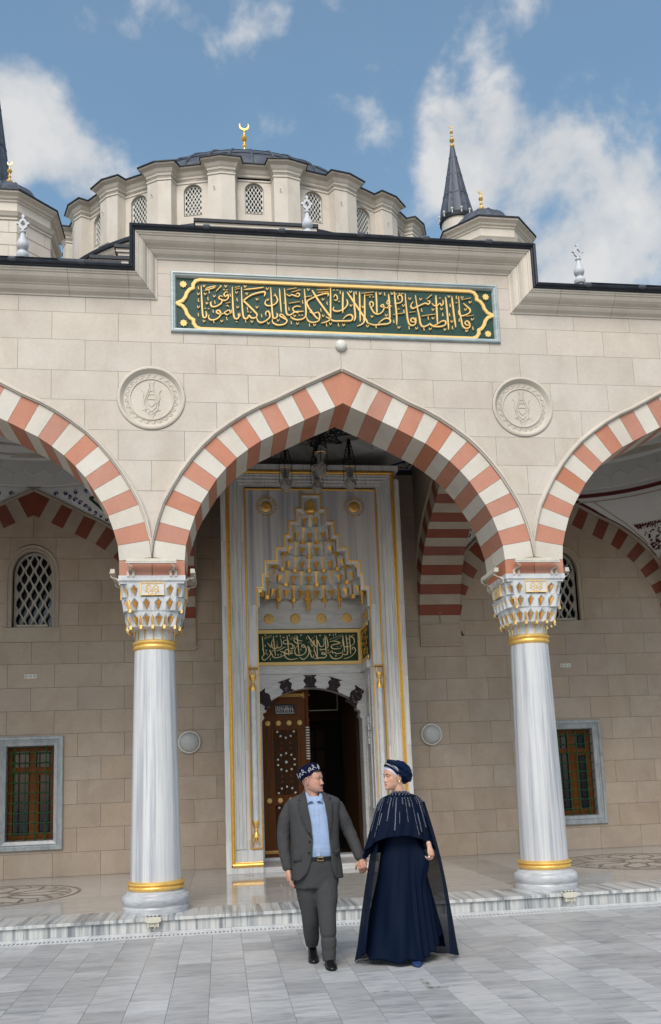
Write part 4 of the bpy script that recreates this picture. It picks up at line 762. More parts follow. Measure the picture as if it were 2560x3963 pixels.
# sockets and round wall lamps
for x, lab in ((-4.694, 'white triple socket plate on the wall below the left lattice window'), (4.653, 'white triple socket plate on the wall right of the right column')):
    t = thing('socket_plate', lab, 'socket', (x, YB, 3.27), 'white socket plates on the hall wall')
    mb = MB(); mb.box(x-.10, x+.10, YB-.012, YB, 3.235, 3.305); off(t, mb.build('plate', 'whitepaint', t))
    for k in (0, 1, 2):
        xx = x-.066+.066*k; mb = MB(); mb.add([(xx+.024*cos(PI*i/8), YB-.0135, 3.27+.024*sin(PI*i/8)) for i in range(16)], [tuple(range(15, -1, -1))]); mb.add([(xx+q+.005*cos(PI*i/4), YB-.0145, 3.27+.005*sin(PI*i/4)) for q in ((-.01, .01) if k else (0,)) for i in range(8)], [tuple(range(7, -1, -1))]+([tuple(range(15, 7, -1))] if k else []), 1)
        off(t, mb.build('outlet', ['creammetal', 'dark'], t))
for x, lab in ((-2.103, 'round frosted wall lamp beside the left column'), (2.08, 'round frosted wall lamp right of the portal behind the woman')):
    t = thing('wall_lamp', lab, 'lamp', (x, YB, 2.1), 'round wall lamps')
    A_ = lambda prof, mb: mb.add([(x+r*cos(2*PI*i/40), YB-y, 2.098+r*sin(2*PI*i/40)) for r, y in prof for i in range(40)], [(j*40+i, j*40+(i+1) % 40, (j+1)*40+(i+1) % 40, (j+1)*40+i) for j in range(len(prof)-1) for i in range(40)]+[tuple(range((len(prof)-1)*40, len(prof)*40))])
    mb = MB(); A_([(.180, 0), (.190, .02), (.190, .045), (.182, .055), (.165, .058), (.163, .03), (.001, .03)], mb); off(t, mb.build('rim', 'whitepaint', t, True))
    mb = MB(); A_([(.164, .04), (.160, .065), (.140, .095), (.10, .118), (.05, .128), (.002, .130)], mb); off(t, mb.build('frosted_globe', 'globe', t, True))
t = thing('ceiling_style_lamp', 'small white round lamp on the facade just above the arch point', 'lamp', (0, 0, 6.8)); t.name = 'round_lamp'
mb = MB()
for r, y in ((.07, .0),): pass
prof = [(.070, 0), (.074, .012), (.072, .03), (.058, .05), (.03, .062), (.001, .064)]
mb.add([(.005+r*cos(2*PI*i/32), -y, 6.815+r*sin(2*PI*i/32)) for r, y in prof for i in range(32)], [(j*32+i, j*32+(i+1) % 32, (j+1)*32+(i+1) % 32, (j+1)*32+i) for j in range(len(prof)-1) for i in range(32)]); off(t, mb.build('lamp_cover', 'whitepaint', t, True))
# ------------------------------------------------------------------ transverse arches, vaults
for c, lab in ((-HB, 'striped cross arch spanning from the left column to the hall wall'), (HB, 'striped cross arch spanning from the right column to the hall wall'), (-3*HB, 'outer striped cross arch at the far left of the porch'), (3*HB, 'outer striped cross arch at the far right of the porch')):
    t = thing('cross_arch', lab, 'arch', (c, YC, 3.8), 'striped cross arches of the porch'); tmp = thing('tmp', '', '')
    f_ = lambda u, z, d, c=c: (c+d, YC+u*1.005, z)
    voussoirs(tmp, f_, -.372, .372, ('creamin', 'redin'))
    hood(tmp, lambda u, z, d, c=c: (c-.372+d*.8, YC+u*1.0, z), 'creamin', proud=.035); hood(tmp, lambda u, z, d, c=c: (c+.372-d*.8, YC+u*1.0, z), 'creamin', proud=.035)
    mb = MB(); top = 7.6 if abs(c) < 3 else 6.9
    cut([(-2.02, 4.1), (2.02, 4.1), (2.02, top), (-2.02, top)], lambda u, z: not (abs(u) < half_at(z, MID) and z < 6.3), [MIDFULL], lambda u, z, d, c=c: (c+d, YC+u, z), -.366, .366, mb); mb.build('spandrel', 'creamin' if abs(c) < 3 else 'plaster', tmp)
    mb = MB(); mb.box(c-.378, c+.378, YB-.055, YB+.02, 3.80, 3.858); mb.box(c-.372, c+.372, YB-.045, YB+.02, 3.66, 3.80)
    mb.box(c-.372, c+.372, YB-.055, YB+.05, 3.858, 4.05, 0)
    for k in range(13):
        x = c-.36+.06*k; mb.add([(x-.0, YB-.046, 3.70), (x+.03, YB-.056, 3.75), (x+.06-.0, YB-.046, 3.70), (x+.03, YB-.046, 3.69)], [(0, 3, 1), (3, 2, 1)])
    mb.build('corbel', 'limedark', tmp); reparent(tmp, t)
def vault(c, zr, zdome, lab, deco):
    t = thing('bay_vault', lab, 'vault', (c, YC, zr), 'vaults of the porch bays'); fn = lambda x, y, z: (c+x, YC+y, z)
    hb = 2.0; curve = [APEX_OUT]+OUT; mb = MB(); r0 = hb
    levels = [6.53-(6.53-5.13)*k/14 for k in range(15)]; cv = [(0, 6.54)]+[(x+.05, z+.02) for x, z in OUT]
    for qx in (-1, 1):
        for qy in (-1, 1):
            vs = []; NN = 12
            for z in levels:
                e = min(half_at(z, cv), hb); rad = math.hypot(hb, e); a0 = math.atan2(e, hb); a1 = PI/2-a0
                for k in range(NN+1):
                    a = a0+(a1-a0)*k/NN; vs.append(fn(qx*rad*cos(a), qy*rad*sin(a), z))
            fs = [(j*(NN+1)+i, j*(NN+1)+i+1, (j+1)*(NN+1)+i+1, (j+1)*(NN+1)+i) for j in range(14) for i in range(NN)]
            mb.add(vs, fs)
    off(t, mb.build('pendentive', 'plaster', t, 2))
    mb = MB(); mb.lathe([(r0+.01, 6.53), (r0+.01, 6.56), (r0-.02, 6.57), (r0-.02, 7.02), (r0-.06, 7.04), (r0-.08, 7.08), (r0-.06, 7.12), (r0-.16, 7.14), (r0-.22, 7.20), (r0-.20, 7.25), (r0-.30, 7.27), (r0-.34, 7.33), (r0-.30, 7.38), (r0-.32, 7.52)], 72, fn(0, 0, 0), caps=False); off(t, mb.build('drum', 'plaster', t, True))
    mb = MB()
    for k in range(36):
        a = 2*PI*k/36; b_ = 2*PI*(k+.5)/36; r_ = r0-.02
        mb.tube([fn(r_*cos(a), r_*sin(a), 6.60), fn(r_*cos(a), r_*sin(a), 6.75), fn(r_*cos(b_), r_*sin(b_), 6.85), fn(r_*cos(b_), r_*sin(b_), 7.0)], .010, 4); mb.tube([fn(r_*cos(b_), r_*sin(b_), 6.85), fn(r_*cos(a+2*PI/36), r_*sin(a+2*PI/36), 6.75)], .010, 4)
    off(t, mb.build('drum_ribs', 'plaster', t))
    mb = MB(); mb.lathe([(r0-.325, 7.50), (r0-.33, 7.56)], 72, fn(0, 0, 0), caps=False); off(t, mb.build('coloured_ring', 'metalgreen' if deco == 'green' else 'red', t, True))
    mb = MB(); mb.lathe([(max(.01, (r0-.32)*cos(PI/2*k/10)), 7.55+(zdome-7.55)*sin(PI/2*k/10)) for k in range(11)], 48, fn(0, 0, 0), caps=False); off(t, mb.build('dome_shell', 'plaster', t, True))
    # painted bands of the pendentives as thin raised sheets
    for qx in (-1, 1):
        for qy in (-1, 1):
            if qy < 0: continue
            def on(z, f, lift=.012):
                e = min(half_at(z, cv), hb); rad = math.hypot(hb, e)-lift; a0 = math.atan2(e, hb); a1 = PI/2-a0; a = a0+(a1-a0)*f
                return Vector(fn(qx*rad*cos(a), qy*rad*sin(a), z))
            def band(P_, w_, mat, name):
                q_ = MB(); vs = []; cc = Vector(fn(0, 0, 6.0))
                for i, p in enumerate(P_):
                    d = (P_[min(i+1, len(P_)-1)]-P_[max(i-1, 0)]).normalized(); n_ = (cc-p).normalized(); sd_ = d.cross(n_).normalized()*w_/2; vs += [p+sd_, p-sd_]
                q_.add(vs, [(2*i, 2*i+1, 2*i+3, 2*i+2) for i in range(len(P_)-1)]); off(t, q_.build(name, mat, t))
            arcu = lambda z, lo, hi, n=14, l=.012: [on(z, lo+(hi-lo)*k/n, l) for k in range(n+1)]
            if deco == 'red':
                band(arcu(6.44, .0, 1, 18), .07, 'red', 'red_band')
                band([on(z, .035+.10*max(0, (5.5-z)), .012) for z in [6.40-.10*k for k in range(12)]], .06, 'red', 'red_band'); band([on(z, .965-.10*max(0, (5.5-z)), .012) for z in [6.40-.10*k for k in range(12)]], .06, 'red', 'red_band')
                band(arcu(6.33, .02, .98, 18), .02, 'limedark', 'grey_band')
                band([on(z, .14+.20*max(0, (5.7-z)), .012) for z in [6.32-.10*k for k in range(9)]], .02, 'limedark', 'grey_band'); band([on(z, .86-.20*max(0, (5.7-z)), .012) for z in [6.32-.10*k for k in range(9)]], .02, 'limedark', 'grey_band')
                rf = random.Random(5); q_ = MB()
                for k in range(70):
                    z = 5.42+.42*rf.random()**1.3; p = on(z, .28+.44*rf.random(), .016); s2 = .012+.014*rf.random()
                    n_ = (Vector(fn(0, 0, 6))-p).normalized(); u_ = n_.cross(Vector((0, 0, 1))).normalized(); v_ = n_.cross(u_); a_ = rf.random()*6
                    q_.add([p+s2*(1.6 if i % 2 else .6)*(cos(a_+i*PI/4)*u_+sin(a_+i*PI/4)*v_) for i in range(8)], [tuple(range(8))])
                off(t, q_.build('painted_flowers', 'red', t, kind='stuff'))
                q_ = MB()
                for lo, hi, k2 in ((.22, .5, 1), (.5, .78, -1)):
                    for j in range(4): q_.tube([on(5.78+.10*abs(sin(j*1.3+s9*5)), lo+(hi-lo)*(j+s9)/4, .016) for s9 in (0, .25, .5, .75, 1)], [.004, .014, .02, .012, .004], 5)
                off(t, q_.build('painted_leaf_border', 'red', t, kind='stuff'))
            else:
                band([on(z, .24+.0*z, .012) for z in [6.30-.1*k for k in range(6)]], .05, 'metalgreen', 'green_band'); band([on(z, .76, .012) for z in [6.30-.1*k for k in range(6)]], .05, 'metalgreen', 'green_band')
                band(arcu(6.30, .24, .76), .045, 'metalgreen', 'green_band')
                q_ = MB(); q2 = MB(); rf = random.Random(9)
                def scroll(z, f, r_):
                    p = on(z, f, .018); n_ = (Vector(fn(0, 0, 6))-p).normalized(); u_ = n_.cross(Vector((0, 0, 1))).normalized(); v_ = n_.cross(u_); a_ = rf.random()*6
                    q_.tube([p+r_*(1-.09*i)*(cos(a_+i*.75)*u_+sin(a_+i*.75)*v_) for i in range(8)], .009, 4)
                    q2.add([p+.016*(cos(i*PI/3)*u_+sin(i*PI/3)*v_) for i in range(6)], [tuple(range(6))])
                for k in range(14):
                    scroll(6.42, .06+.88*k/13, .042)
                    z = 6.36-.058*k; scroll(z, .12, .045) if z > 5.6 else scroll(z, .2, .04); scroll(z, .88, .045) if z > 5.6 else scroll(z, .8, .04)
                off(t, q_.build('painted_scrolls', 'blue', t, kind='stuff')); off(t, q2.build('painted_blossoms', 'red', t, kind='stuff'))
    return t
vault(-BAY, 6.5, 8.9, 'white vault with green painted pendentives over the left bay', 'green')
vault(BAY, 6.5, 8.9, 'white vault with dark red painted pendentives over the right bay', 'red')
# middle bay: flat soffit with dome
t = thing('bay_vault', 'shadowy high vault with blue bordered corners over the middle bay', 'vault', (0, YC, 6.95), 'vaults of the porch bays')
mb = MB(); C24 = [(1.55*cos(2*PI*k/48), YC+1.55*sin(2*PI*k/48)) for k in range(48)]
cut([(-1.98, .74), (1.98, .74), (1.98, YB), (-1.98, YB)], lambda x, y: math.hypot(x, y-YC) > 1.55, [C24+[C24[0]]], lambda x, y, d: (x, y, 6.93+d), 0, .04, mb); off(t, mb.build('soffit', 'plaster', t))
mb = MB(); mb.lathe([(1.55, 6.93), (1.53, 7.15), (1.60, 7.18), (1.62, 7.4), (1.5, 7.42)]+[(max(.01, 1.5*cos(PI/2*k/9)), 7.42+1.9*sin(PI/2*k/9)) for k in range(10)], 48, (0, YC, 0), caps=False); off(t, mb.build('dome_shell', 'plaster', t, True))
mb = MB()
for k in range(16):
    a = 2*PI*k/16; b_ = 2*PI*(k+.5)/16; p = lambda r, an, z: (r*cos(an), YC+r*sin(an), z)
    mb.add([p(1.55, a, 6.94), p(1.55, a+2*PI/16, 6.94), p(1.30, b_, 7.12), p(1.53, a, 7.2), p(1.53, a+2*PI/16, 7.2)], [(0, 1, 2), (3, 2, 4), (0, 2, 3), (1, 4, 2)])
off(t, mb.build('muqarnas_ring', 'plaster', t))
mb = MB(); mb.lathe([(1.05, 8.75), (.98, 8.79)], 48, (0, YC, 0), caps=False); mb.box(1.93, 1.96, 3.2, YB-.01, 6.915, 6.93); mb.box(1.5, 1.96, YB-.04, YB-.01, 6.915, 6.93); mb.tube([(1.35, YB-.1, 6.925), (1.75, YB-.5, 6.925), (1.93, YB-.75, 6.925)], .02, 4); off(t, mb.build('blue_border', 'blue', t))
mb = MB(); rf = random.Random(2)
for k in range(46):
    x = 1.35+.58*rf.random(); y = YB-.08-.6*rf.random()
    if x < 1.5+(YB-y)*.5: continue
    a = rf.random()*6; mb.add([(x+.03*(1.5 if i % 2 else .5)*cos(a+i*PI/4), y+.03*(1.5 if i % 2 else .5)*sin(a+i*PI/4), 6.922-.0001*k) for i in range(8)], [tuple(range(8))])
off(t, mb.build('painted_flowers', 'red', t, kind='stuff'))
# flat lead roof of the porch and octagonal roof domes with white stone finials
rf_ = thing('porch_roof', 'dark lead porch roof behind the parapet', 'roof', (0, YC, 7.6))
mb = MB(); mb.box(-7.45, 7.45, .68, 5.4, 7.62, 7.70) if False else None
for x0, x1, z in ((-7.45, -2.4, 7.46), (2.4, 7.45, 7.46), (-2.39, 2.39, 7.95)):
    mb.box(x0, x1, .60, .72, z-.01, z+.1)
off(rf_, mb.build('lead_edge', 'lead', rf_))
for c, x0, x1, zz, rr0 in ((-BAY, -7.45, -2.4, 7.60, 1.72), (BAY, 2.4, 7.45, 7.60, 1.72), (0, -2.39, 2.39, 7.70, 1.56)):
    mb = MB(); cc_ = [(c+rr0*cos(2*PI*k/32), YC+rr0*sin(2*PI*k/32)) for k in range(33)]
    cut([(x0, .66), (x1, .66), (x1, 7.95), (x0, 7.95)], lambda x, y, c=c, rr0=rr0: math.hypot(x-c, y-YC) > rr0, [cc_], lambda x, y, d, zz=zz: (x, y, zz+d), 0, .08, mb); off(rf_, mb.build('roof_slab', 'lead', rf_))
def roof_dome(c, zt, lab, flab, zf):
    t = thing('roof_dome', lab, 'dome', (c, YC, zt), 'low domes on the porch roof'); Rr_ = 2.35; n = 8; cy = 2.62
    P_ = lambda r: [(r/cos(PI/8)*cos(PI/8+2*PI*k/8), r/cos(PI/8)*sin(PI/8+2*PI*k/8)) for k in range(8)]
    mb = MB(); 
    rings = [(2.02, zt-1.1), (2.02, zt-.055)]
    mb.add([(c+x, cy+y, z) for r, z in rings for x, y in P_(r)], [(j*8+i, j*8+(i+1) % 8, (j+1)*8+(i+1) % 8, (j+1)*8+i) for j in range(1) for i in range(8)]); off(t, mb.build('octagonal_base', 'drum', t))
    mb = MB(); rings = [(2.0, zt-.06), (2.16, zt-.05), (2.18, zt-.015), (2.16, zt+.0), (1.95, zt+.03)]+[(1.4, zt+.40), (.7, zt+.85), (.2, zf-.1), (.05, zf+.02)]
    mb.add([(c+x, cy+y, z) for r, z in rings for x, y in P_(r)], [(j*8+i, j*8+(i+1) % 8, (j+1)*8+(i+1) % 8, (j+1)*8+i) for j in range(len(rings)-1) for i in range(8)]); off(t, mb.build('lead_cap', 'leaddark', t))
    f = thing('stone_finial', flab, 'finial', (c, cy, zf), 'white stone finials on the porch roof')
    mb = MB(); mb.lathe([(.05, 0), (.055, .06), (.09, .075), (.108, .11), (.108, .15), (.085, .19), (.045, .21), (.048, .225), (.085, .25), (.102, .30), (.098, .345), (.07, .41), (.045, .47), (.035, .53), (.052, .545), (.056, .56), (.05, .575), (.028, .585), (.015, .62)], 20); mb.build('baluster', 'greypaint', f, True)
    mb = MB(); ol = [(0,.60),(.03,.615),(.055,.63),(.075,.66),(.075,.69),(.115,.70),(.10,.74),(.07,.735),(.055,.76),(.03,.79),(.012,.80),(.012,.815),(.035,.84),(.0,.885)]
    full = ol+[(-x, z) for x, z in reversed(ol[:-1])][:-1]; hole = [(0,.655),(.04,.69),(.04,.72),(0,.765),(-.04,.72),(-.04,.69)]
    cut(full, lambda x, z: inpoly(x, z, full) and not inpoly(x, z, hole), [hole+[hole[0]]], lambda x, z, d: (x, d, z), -.018, .018, mb); mb.build('crest', 'greypaint', f); f.scale = (.86, .86, .92)
roof_dome(-4.47, 8.14, 'low octagonal lead roof over the left bay', 'white baluster finial on the left bay roof', 9.40)
roof_dome(-.05, 8.70, 'low octagonal lead roof over the middle bay', 'white baluster finial on the middle bay roof in front of the drum', 10.0)
roof_dome(4.53, 8.14, 'low octagonal lead roof over the right bay', 'white baluster finial against the bright cloud at the right', 9.40)
# ------------------------------------------------------------------ portal
PY = 3.67; PXc = -.022; NB = 4.58
po = thing('portal', 'tall white marble portal with gilded stepped muqarnas niche in the middle bay', 'portal', (PXc, PY, 0)); tmp = thing('tmp', '', '')
PX = lambda y0: (lambda x, z, d: (x+PXc, y0+d, z))
STEP = [(.155, 6.10), (.155, 5.86), (.255, 5.86), (.255, 5.64), (.372, 5.64), (.372, 5.41), (.448, 5.41), (.448, 5.19), (.588, 5.19), (.588, 4.965), (.782, 4.965), (.782, 4.742), (.828, 4.742), (.828, 4.52), (.930, 4.52), (.930, 0)]
opening = [(-x, z) for x, z in reversed(STEP)]+STEP
open_poly = opening+[(-.93, 0)] if False else opening
def in_open(x, z):
    x = abs(x)
    for (a, b), (c, d) in zip(STEP[:-1], STEP[1:]):
        if a == c and d <= z <= b: return x < a
    return False
# outer frame slabs (jambs, lintel), set back panels
def piece(name, mat, x0, x1, z0, z1, y0, th, par=None, label=None):
    mb = MB(); mb.box(PXc+x0, PXc+x1, PY+y0, PY+y0+th, z0, z1); o = mb.build(name, mat, par or tmp); recenter(o); 
    if label: o['label'] = label
    return o
zj = [0.002, .50, 1.9, 3.03, 4.22, 5.3, 6.38]
for s_ in (-1, 1):
    for a, b in zip(zj[:-1], zj[1:]):
        x0, x1 = sorted((s_*1.42, s_*1.50)); piece('outer_jamb_block', 'portalpale', x0, x1, a+.001, b-.001, 0, 1.1)
        x0, x1 = sorted((s_*1.10, s_*1.355)); piece('jamb_block', 'portalpale', x0, x1, a+.001, b-.001, .055, .25)
piece('lintel_block', 'portalpale', -1.5, 1.5, 6.53, 6.62, 0, 1.08); piece('lintel_block', 'portalpale', -1.36, 1.36, 6.30, 6.47, .055, .25)
# swept mouldings of the frame: gilded roll, marble steps, thin gilded fillet
def frame_path(x, zb, zt, closed=False): return [(-x, zb), (-x, zt), (x, zt), (x, zb)]
def fsweep(path, prof, mat, name, closed=False, y0=0):
    mb = MB(); sweep(path, prof, lambda x, z, h: (x+PXc, PY+y0-h, z), mb, closed); return mb.build(name, mat, tmp)
for s_ in (-1, 1):
    for a, b in ((.145, 6.6),):
        pass
gp = frame_path(1.388, .135, 6.485)
fsweep(gp, [(.034, -.06), (.034, -.005), (.028, .004), (.018, .002), (.015, .012), (.006, .022), (-.008, .024), (-.020, .014), (-.024, .002), (-.032, .0), (-.034, -.06)], 'golddeep', 'gilded_roll_frame')
for s_ in (-1, 1):
    mb = MB(); path = [(s_*1.388, .135), (s_*.98, .135)]; 
    mb.tube([(PXc+s_*1.405, PY-.004, .135), (PXc+s_*.935, PY-.004, .135)], .026, 8); mb.tube([(PXc+s_*1.405, PY+.004, .168), (PXc+s_*.935, PY+.004, .168)], .010, 6); mb.tube([(PXc+s_*1.405, PY+.004, .10), (PXc+s_*.935, PY+.004, .10)], .010, 6); mb.build('gilded_foot_roll', 'gold', tmp)
    x0, x1 = sorted((s_*.932, s_*1.42)); piece('foot_block', 'portalpale', x0, x1, .002, .10, .0, .3); piece('foot_block', 'portalpale', x0, x1, .168, .36, .02, .3)
fsweep(frame_path(1.340, .37, 6.44), [(.014, -.06), (.014, .0), (.002, .004), (-.006, -.01), (-.022, -.014), (-.028, -.004), (-.040, -.004), (-.046, -.020), (-.075, -.026), (-.082, -.016), (-.100, -.016), (-.106, -.032), (-.130, -.038), (-.136, -.028), (-.155, -.030), (-.165, -.055), (-.200, -.058)], 'portalpale', 'stepped_moulding')
fsweep(frame_path(1.100, 3.20, 6.200), [(.014, -.06), (.014, -.030), (.006, -.020), (-.006, -.020), (-.014, -.030), (-.014, -.06)], 'golddeep', 'thin_gilded_frame')
# striped marble field with the stepped opening
bounds = [(-1.10, -.55), (-.55, 0), (0, .55), (.55, 1.10)]
PS = opening
for x0, x1 in bounds:
    mb = MB(); cut([(x0+.0005, 4.24), (x1-.0005, 4.24), (x1-.0005, 6.19), (x0+.0005, 6.19)], lambda x, z: not in_open(x, z), [PS], PX(PY), .05, .13, mb)
    o = mb.build('striped_field_slab', 'portalblue', tmp)
for s_ in (-1, 1):
    x0, x1 = sorted((s_*.931, s_*1.10))
    for a, b in ((3.21, 4.238),): piece('jamb_field_slab', 'portalpale', x0, x1, a, b, .05, .12)
    piece('colonnette_back', 'portalpale', x0, x1, .37, 3.19, .085, .10)
    cx = PXc+s_*1.03; cy = PY+.055
    mb = MB(); mb.lathe([(.052, .80), (.050, 1.8), (.047, 2.84)], 20, (cx, cy, 0)); mb.build('colonnette', 'capital', tmp, True)
    mb = MB(); mb.lathe([(.050, 2.84), (.052, 2.88), (.036, 2.94), (.022, 2.97), (.022, 3.0), (.045, 3.03), (.052, 3.07), (.050, 3.09)], 12, (cx, cy, 0)); 
    for q in (-1, 1): mb.tube([(cx+q*.035, cy-.02, 3.08), (cx+q*.034, cy-.025, 3.14), (cx+q*.046, cy-.02, 3.185)], [.016, .011, .005], 5)
    mb.build('gilded_capital', 'gold', tmp, True)
    mb = MB(); mb.lathe([(.050, .80), (.054, .76), (.040, .72), (.022, .68), (.030, .655), (.022, .63), (.048, .58), (.052, .54)], 12, (cx, cy, 0))
    for q in (-1, 0, 1): mb.tube([(cx+q*.034, cy-.02, .56), (cx+q*.046, cy-.025, .47), (cx+q*.046, cy-.02, .41 if q else .50)], [.016, .012, .006], 5)
    mb.build('gilded_foot', 'gold', tmp, True)
    for xx in (1.108,):
        mb = MB(); sweep([(s_*.940, 3.205), (s_*1.108, 3.205), (s_*1.108, .375), (s_*.940, .375)][::s_], [(-.010, -.08), (-.010, .0), (0, .008), (.010, .0), (.010, -.08)], lambda x, z, h: (x+PXc, PY-h+.0, z), mb); mb.build('gilded_fillet', 'golddeep', tmp)
    mb = MB(); mb.tube([(PXc+s_*.936, PY+.02, .37), (PXc+s_*.936, PY+.02, 4.52)], .009, 5); mb.build('gilded_edge', 'golddeep', tmp)
# gilded edge along the steps
mb = MB(); sp_ = [(-.93, 4.2)]+opening[1:-1]+[(.93, 4.2)]
sweep(sp_, [(-.004, -.12), (-.004, -.036), (.018, -.036), (.020, -.05), (.020, -.12)], lambda x, z, h: (x+PXc, PY-h, z), mb); mb.build('gilded_step_edge', 'gold', tmp)
mb = MB(); sweep(sp_, [(-.040, -.13), (-.040, -.055), (-.004, -.048), (-.004, -.13)], lambda x, z, h: (x+PXc, PY-h, z), mb); mb.build('step_edge', 'portalpale', tmp)
# sunburst rosettes
for x, lab in ((-.745, None), (.73, None)):
    cx, cz = PXc+x, 5.902; mb = MB(); pr = [(.118, .045), (.120, .03), (.11, .026), (.10, .03), (.105, .04)]
    base = MB(); base.add([(cx+r*cos(2*PI*i/32), PY+y, cz+r*sin(2*PI*i/32)) for r, y in [(.128, .05), (.126, .040), (.112, .038), (.106, .05), (.10, .10), (.001, .10)] for i in range(32)], [(j*32+i, j*32+(i+1) % 32, (j+1)*32+(i+1) % 32, (j+1)*32+i) for j in range(5) for i in range(32)]); ro = base.build('rosette', 'capital', tmp)
    n = 16; vs = []; NR = 8
    for j in range(NR+1):
        ph = PI/2*j/NR; r = .108*cos(ph)+.0005
        for i in range(96):
            a = 2*PI*i/96; bulge = (.5+.5*cos(n*(a+1.1*(1-r/.108))))**.6; vs.append((cx+r*cos(a), PY+.085-.075*sin(ph)*.8-.020*bulge*sin(2*max(.15, ph/1.1)), cz+r*sin(a)))
    mb.add(vs, [(j*96+i, j*96+(i+1) % 96, (j+1)*96+(i+1) % 96, (j+1)*96+i) for j in range(NR) for i in range(96)]); mb.build('gilded_spiral_boss', 'gold', ro, 2)
    mb = MB()
    for k in range(18):
        a = 2*PI*k/18; u = Vector((cos(a), sin(a))); w_ = Vector((-u.y, u.x))
        pts = [u*.136-w_*.010, u*.150-w_*.007, u*.155-w_*.018, u*.165-w_*.010, u*.182, u*.165+w_*.010, u*.155+w_*.018, u*.150+w_*.007, u*.136+w_*.010]
        mb.prism([tuple(p) for p in pts], lambda px, pz, d: (cx+px, PY+d, cz+pz), .030, .0505)
    mb.build('gilded_rays', 'gold', ro)
# muqarnas hood
wh, go = MB(), MB(); fq = lambda x, y, z: (PXc+x, PY+y, z)
def plan(w_, d_, y0=.10, n=40, e=2.4): return [(-w_*cos(PI*k/n) if True else 0, y0+d_*(max(0, 1-abs(cos(PI*k/n))**e))**(1/e)) for k in range(n+1)]
TIERS = [(4.49, 4.735, .875, .80, 10, 1), (4.735, 4.96, .80, .70, 9, 2), (4.96, 5.185, .64, .58, 8, 1), (5.185, 5.405, .49, .45, 6, 2), (5.405, 5.63, .40, .33, 5, 1), (5.63, 5.86, .28, .20, 4, 0)]
for i, (z0, z1, w_, d_, n, dp) in enumerate(TIERS):
    b_ = plan(w_, d_); t_ = plan(w_-.005, d_-.075, .085)
    stalactites(t_, b_, z0, z1, n, fq, wh, go, closed=False, depth=.06, drops=dp or None, phase=i % 2, ribs=True, kw=.24)
    if i+1 < len(TIERS):
        nb = resample(plan(TIERS[i+1][2], TIERS[i+1][3]), 24, False); tt = resample(t_, 24, False); ledge(tt, nb, z1, z1+.002, fq, wh, False)
    # small white brackets and gilded triangles in the corners of the steps
    for s_ in (-1, 1):
        wh.box(*sorted((PXc+s_*(w_-.01), PXc+s_*(w_+.03))), PY+.10, PY+.30, z0+.02, z1-.01)
        go.add([fq(s_*(w_-.02), .075, z1-.02), fq(s_*(w_-.11), .11, z1-.015), fq(s_*(w_-.05), .10, z1-.14)], [(0, 1, 2)])
wh.add([fq(-.25, .09, 5.86), fq(.25, .09, 5.86), fq(.25, .3, 5.86), fq(-.25, .3, 5.86)], [(0, 1, 2, 3)])
wh.build('muqarnas_hood', 'capital', tmp); go.build('gilded_facets', 'gold', tmp)
mb = MB(); mb.box(PXc-.17, PXc+.17, PY+.10, PY+.13, 5.80, 6.13); mb.build('niche_top', 'portalpale', tmp)
mb = MB(); mb.lathe([(.088, 5.80), (.105, 5.82), (.105, 5.86), (.080, 5.875), (.080, 5.975), (.001, 6.045)], 8, (PXc-.01, PY+.09, 0), a0=PI/8); mb.build('gilded_finial', 'gold', tmp)
# hanging gilded pendants under the hood
for x, y, r, z in ((-.56, .62, .036, 4.46), (-.03, .72, .062, 4.45), (.50, .62, .036, 4.46), (.84, .25, .045, 4.46), (-.29, .76, .018, 4.49), (.27, .76, .018, 4.49), (-.78, .45, .018, 4.49)):
    mb = MB(); mb.lathe([(r*.45, z-.18), (r*.55, z-.17), (r*.5, z-.06), (r*.6, z-.055), (r*.75, z-.02), (r*1.15, z), (r*1.2, z+.03), (r*.8, z+.04), (r*.8, z+.16)], 8, (PXc+x, PY+y, 0)); mb.build('gilded_pendant', 'golddeep', tmp)
# niche walls
mb = MB(); mb.box(PXc-.95, PXc-.931, PY+.17, NB+.06, .0, 4.6); mb.build('niche_side', 'nichem', tmp); mb = MB(); mb.box(PXc+.931-.02, PXc+.95, PY+.17, NB+.06, .0, 4.6); mb.build('niche_side', 'nichem', tmp)
mb = MB(); mb.box(PXc-.93, PXc+.911, NB+.005, NB+.06, 3.98, 4.9); mb.build('niche_back', 'nichem', tmp)
mb = MB(); mb.box(PXc-.93, PXc+.911, NB-.03, NB+.06, 3.20, 3.34); mb.add([(PXc-.93, NB-.06, 3.335), (PXc+.911, NB-.06, 3.335), (PXc+.911, NB-.03, 3.27), (PXc-.93, NB-.03, 3.27), (PXc-.93, NB+.0, 3.335), (PXc+.911, NB, 3.335)], [(0, 3, 2, 1), (0, 1, 5, 4)]); mb.box(PXc+.86, PXc+.912, PY+.2, NB, 3.2, 3.34); mb.build('string_course', 'nichem', tmp)
for x in (-.70, -.245, .215, .66):
    cx, cz = PXc+x, 4.165; mb = MB(); vs = []; NR = 5
    for j in range(NR+1):
        r = .090*(1-j/NR)+.0005
        for i in range(72):
            a = 2*PI*i/72; bulge = (.5+.5*cos(12*(a+2.2*(r/.09)))); vs.append((cx+r*cos(a), NB+.002-.022*(1-(r/.095)**3)-.012*bulge*min(1, r/.03)*(r < .0899), cz+r*sin(a)))
    mb.add(vs, [(j*72+i, j*72+(i+1) % 72, (j+1)*72+(i+1) % 72, (j+1)*72+i) for j in range(NR) for i in range(72)]); mb.build('gilded_spiral_boss', 'goldflat', tmp, 2)
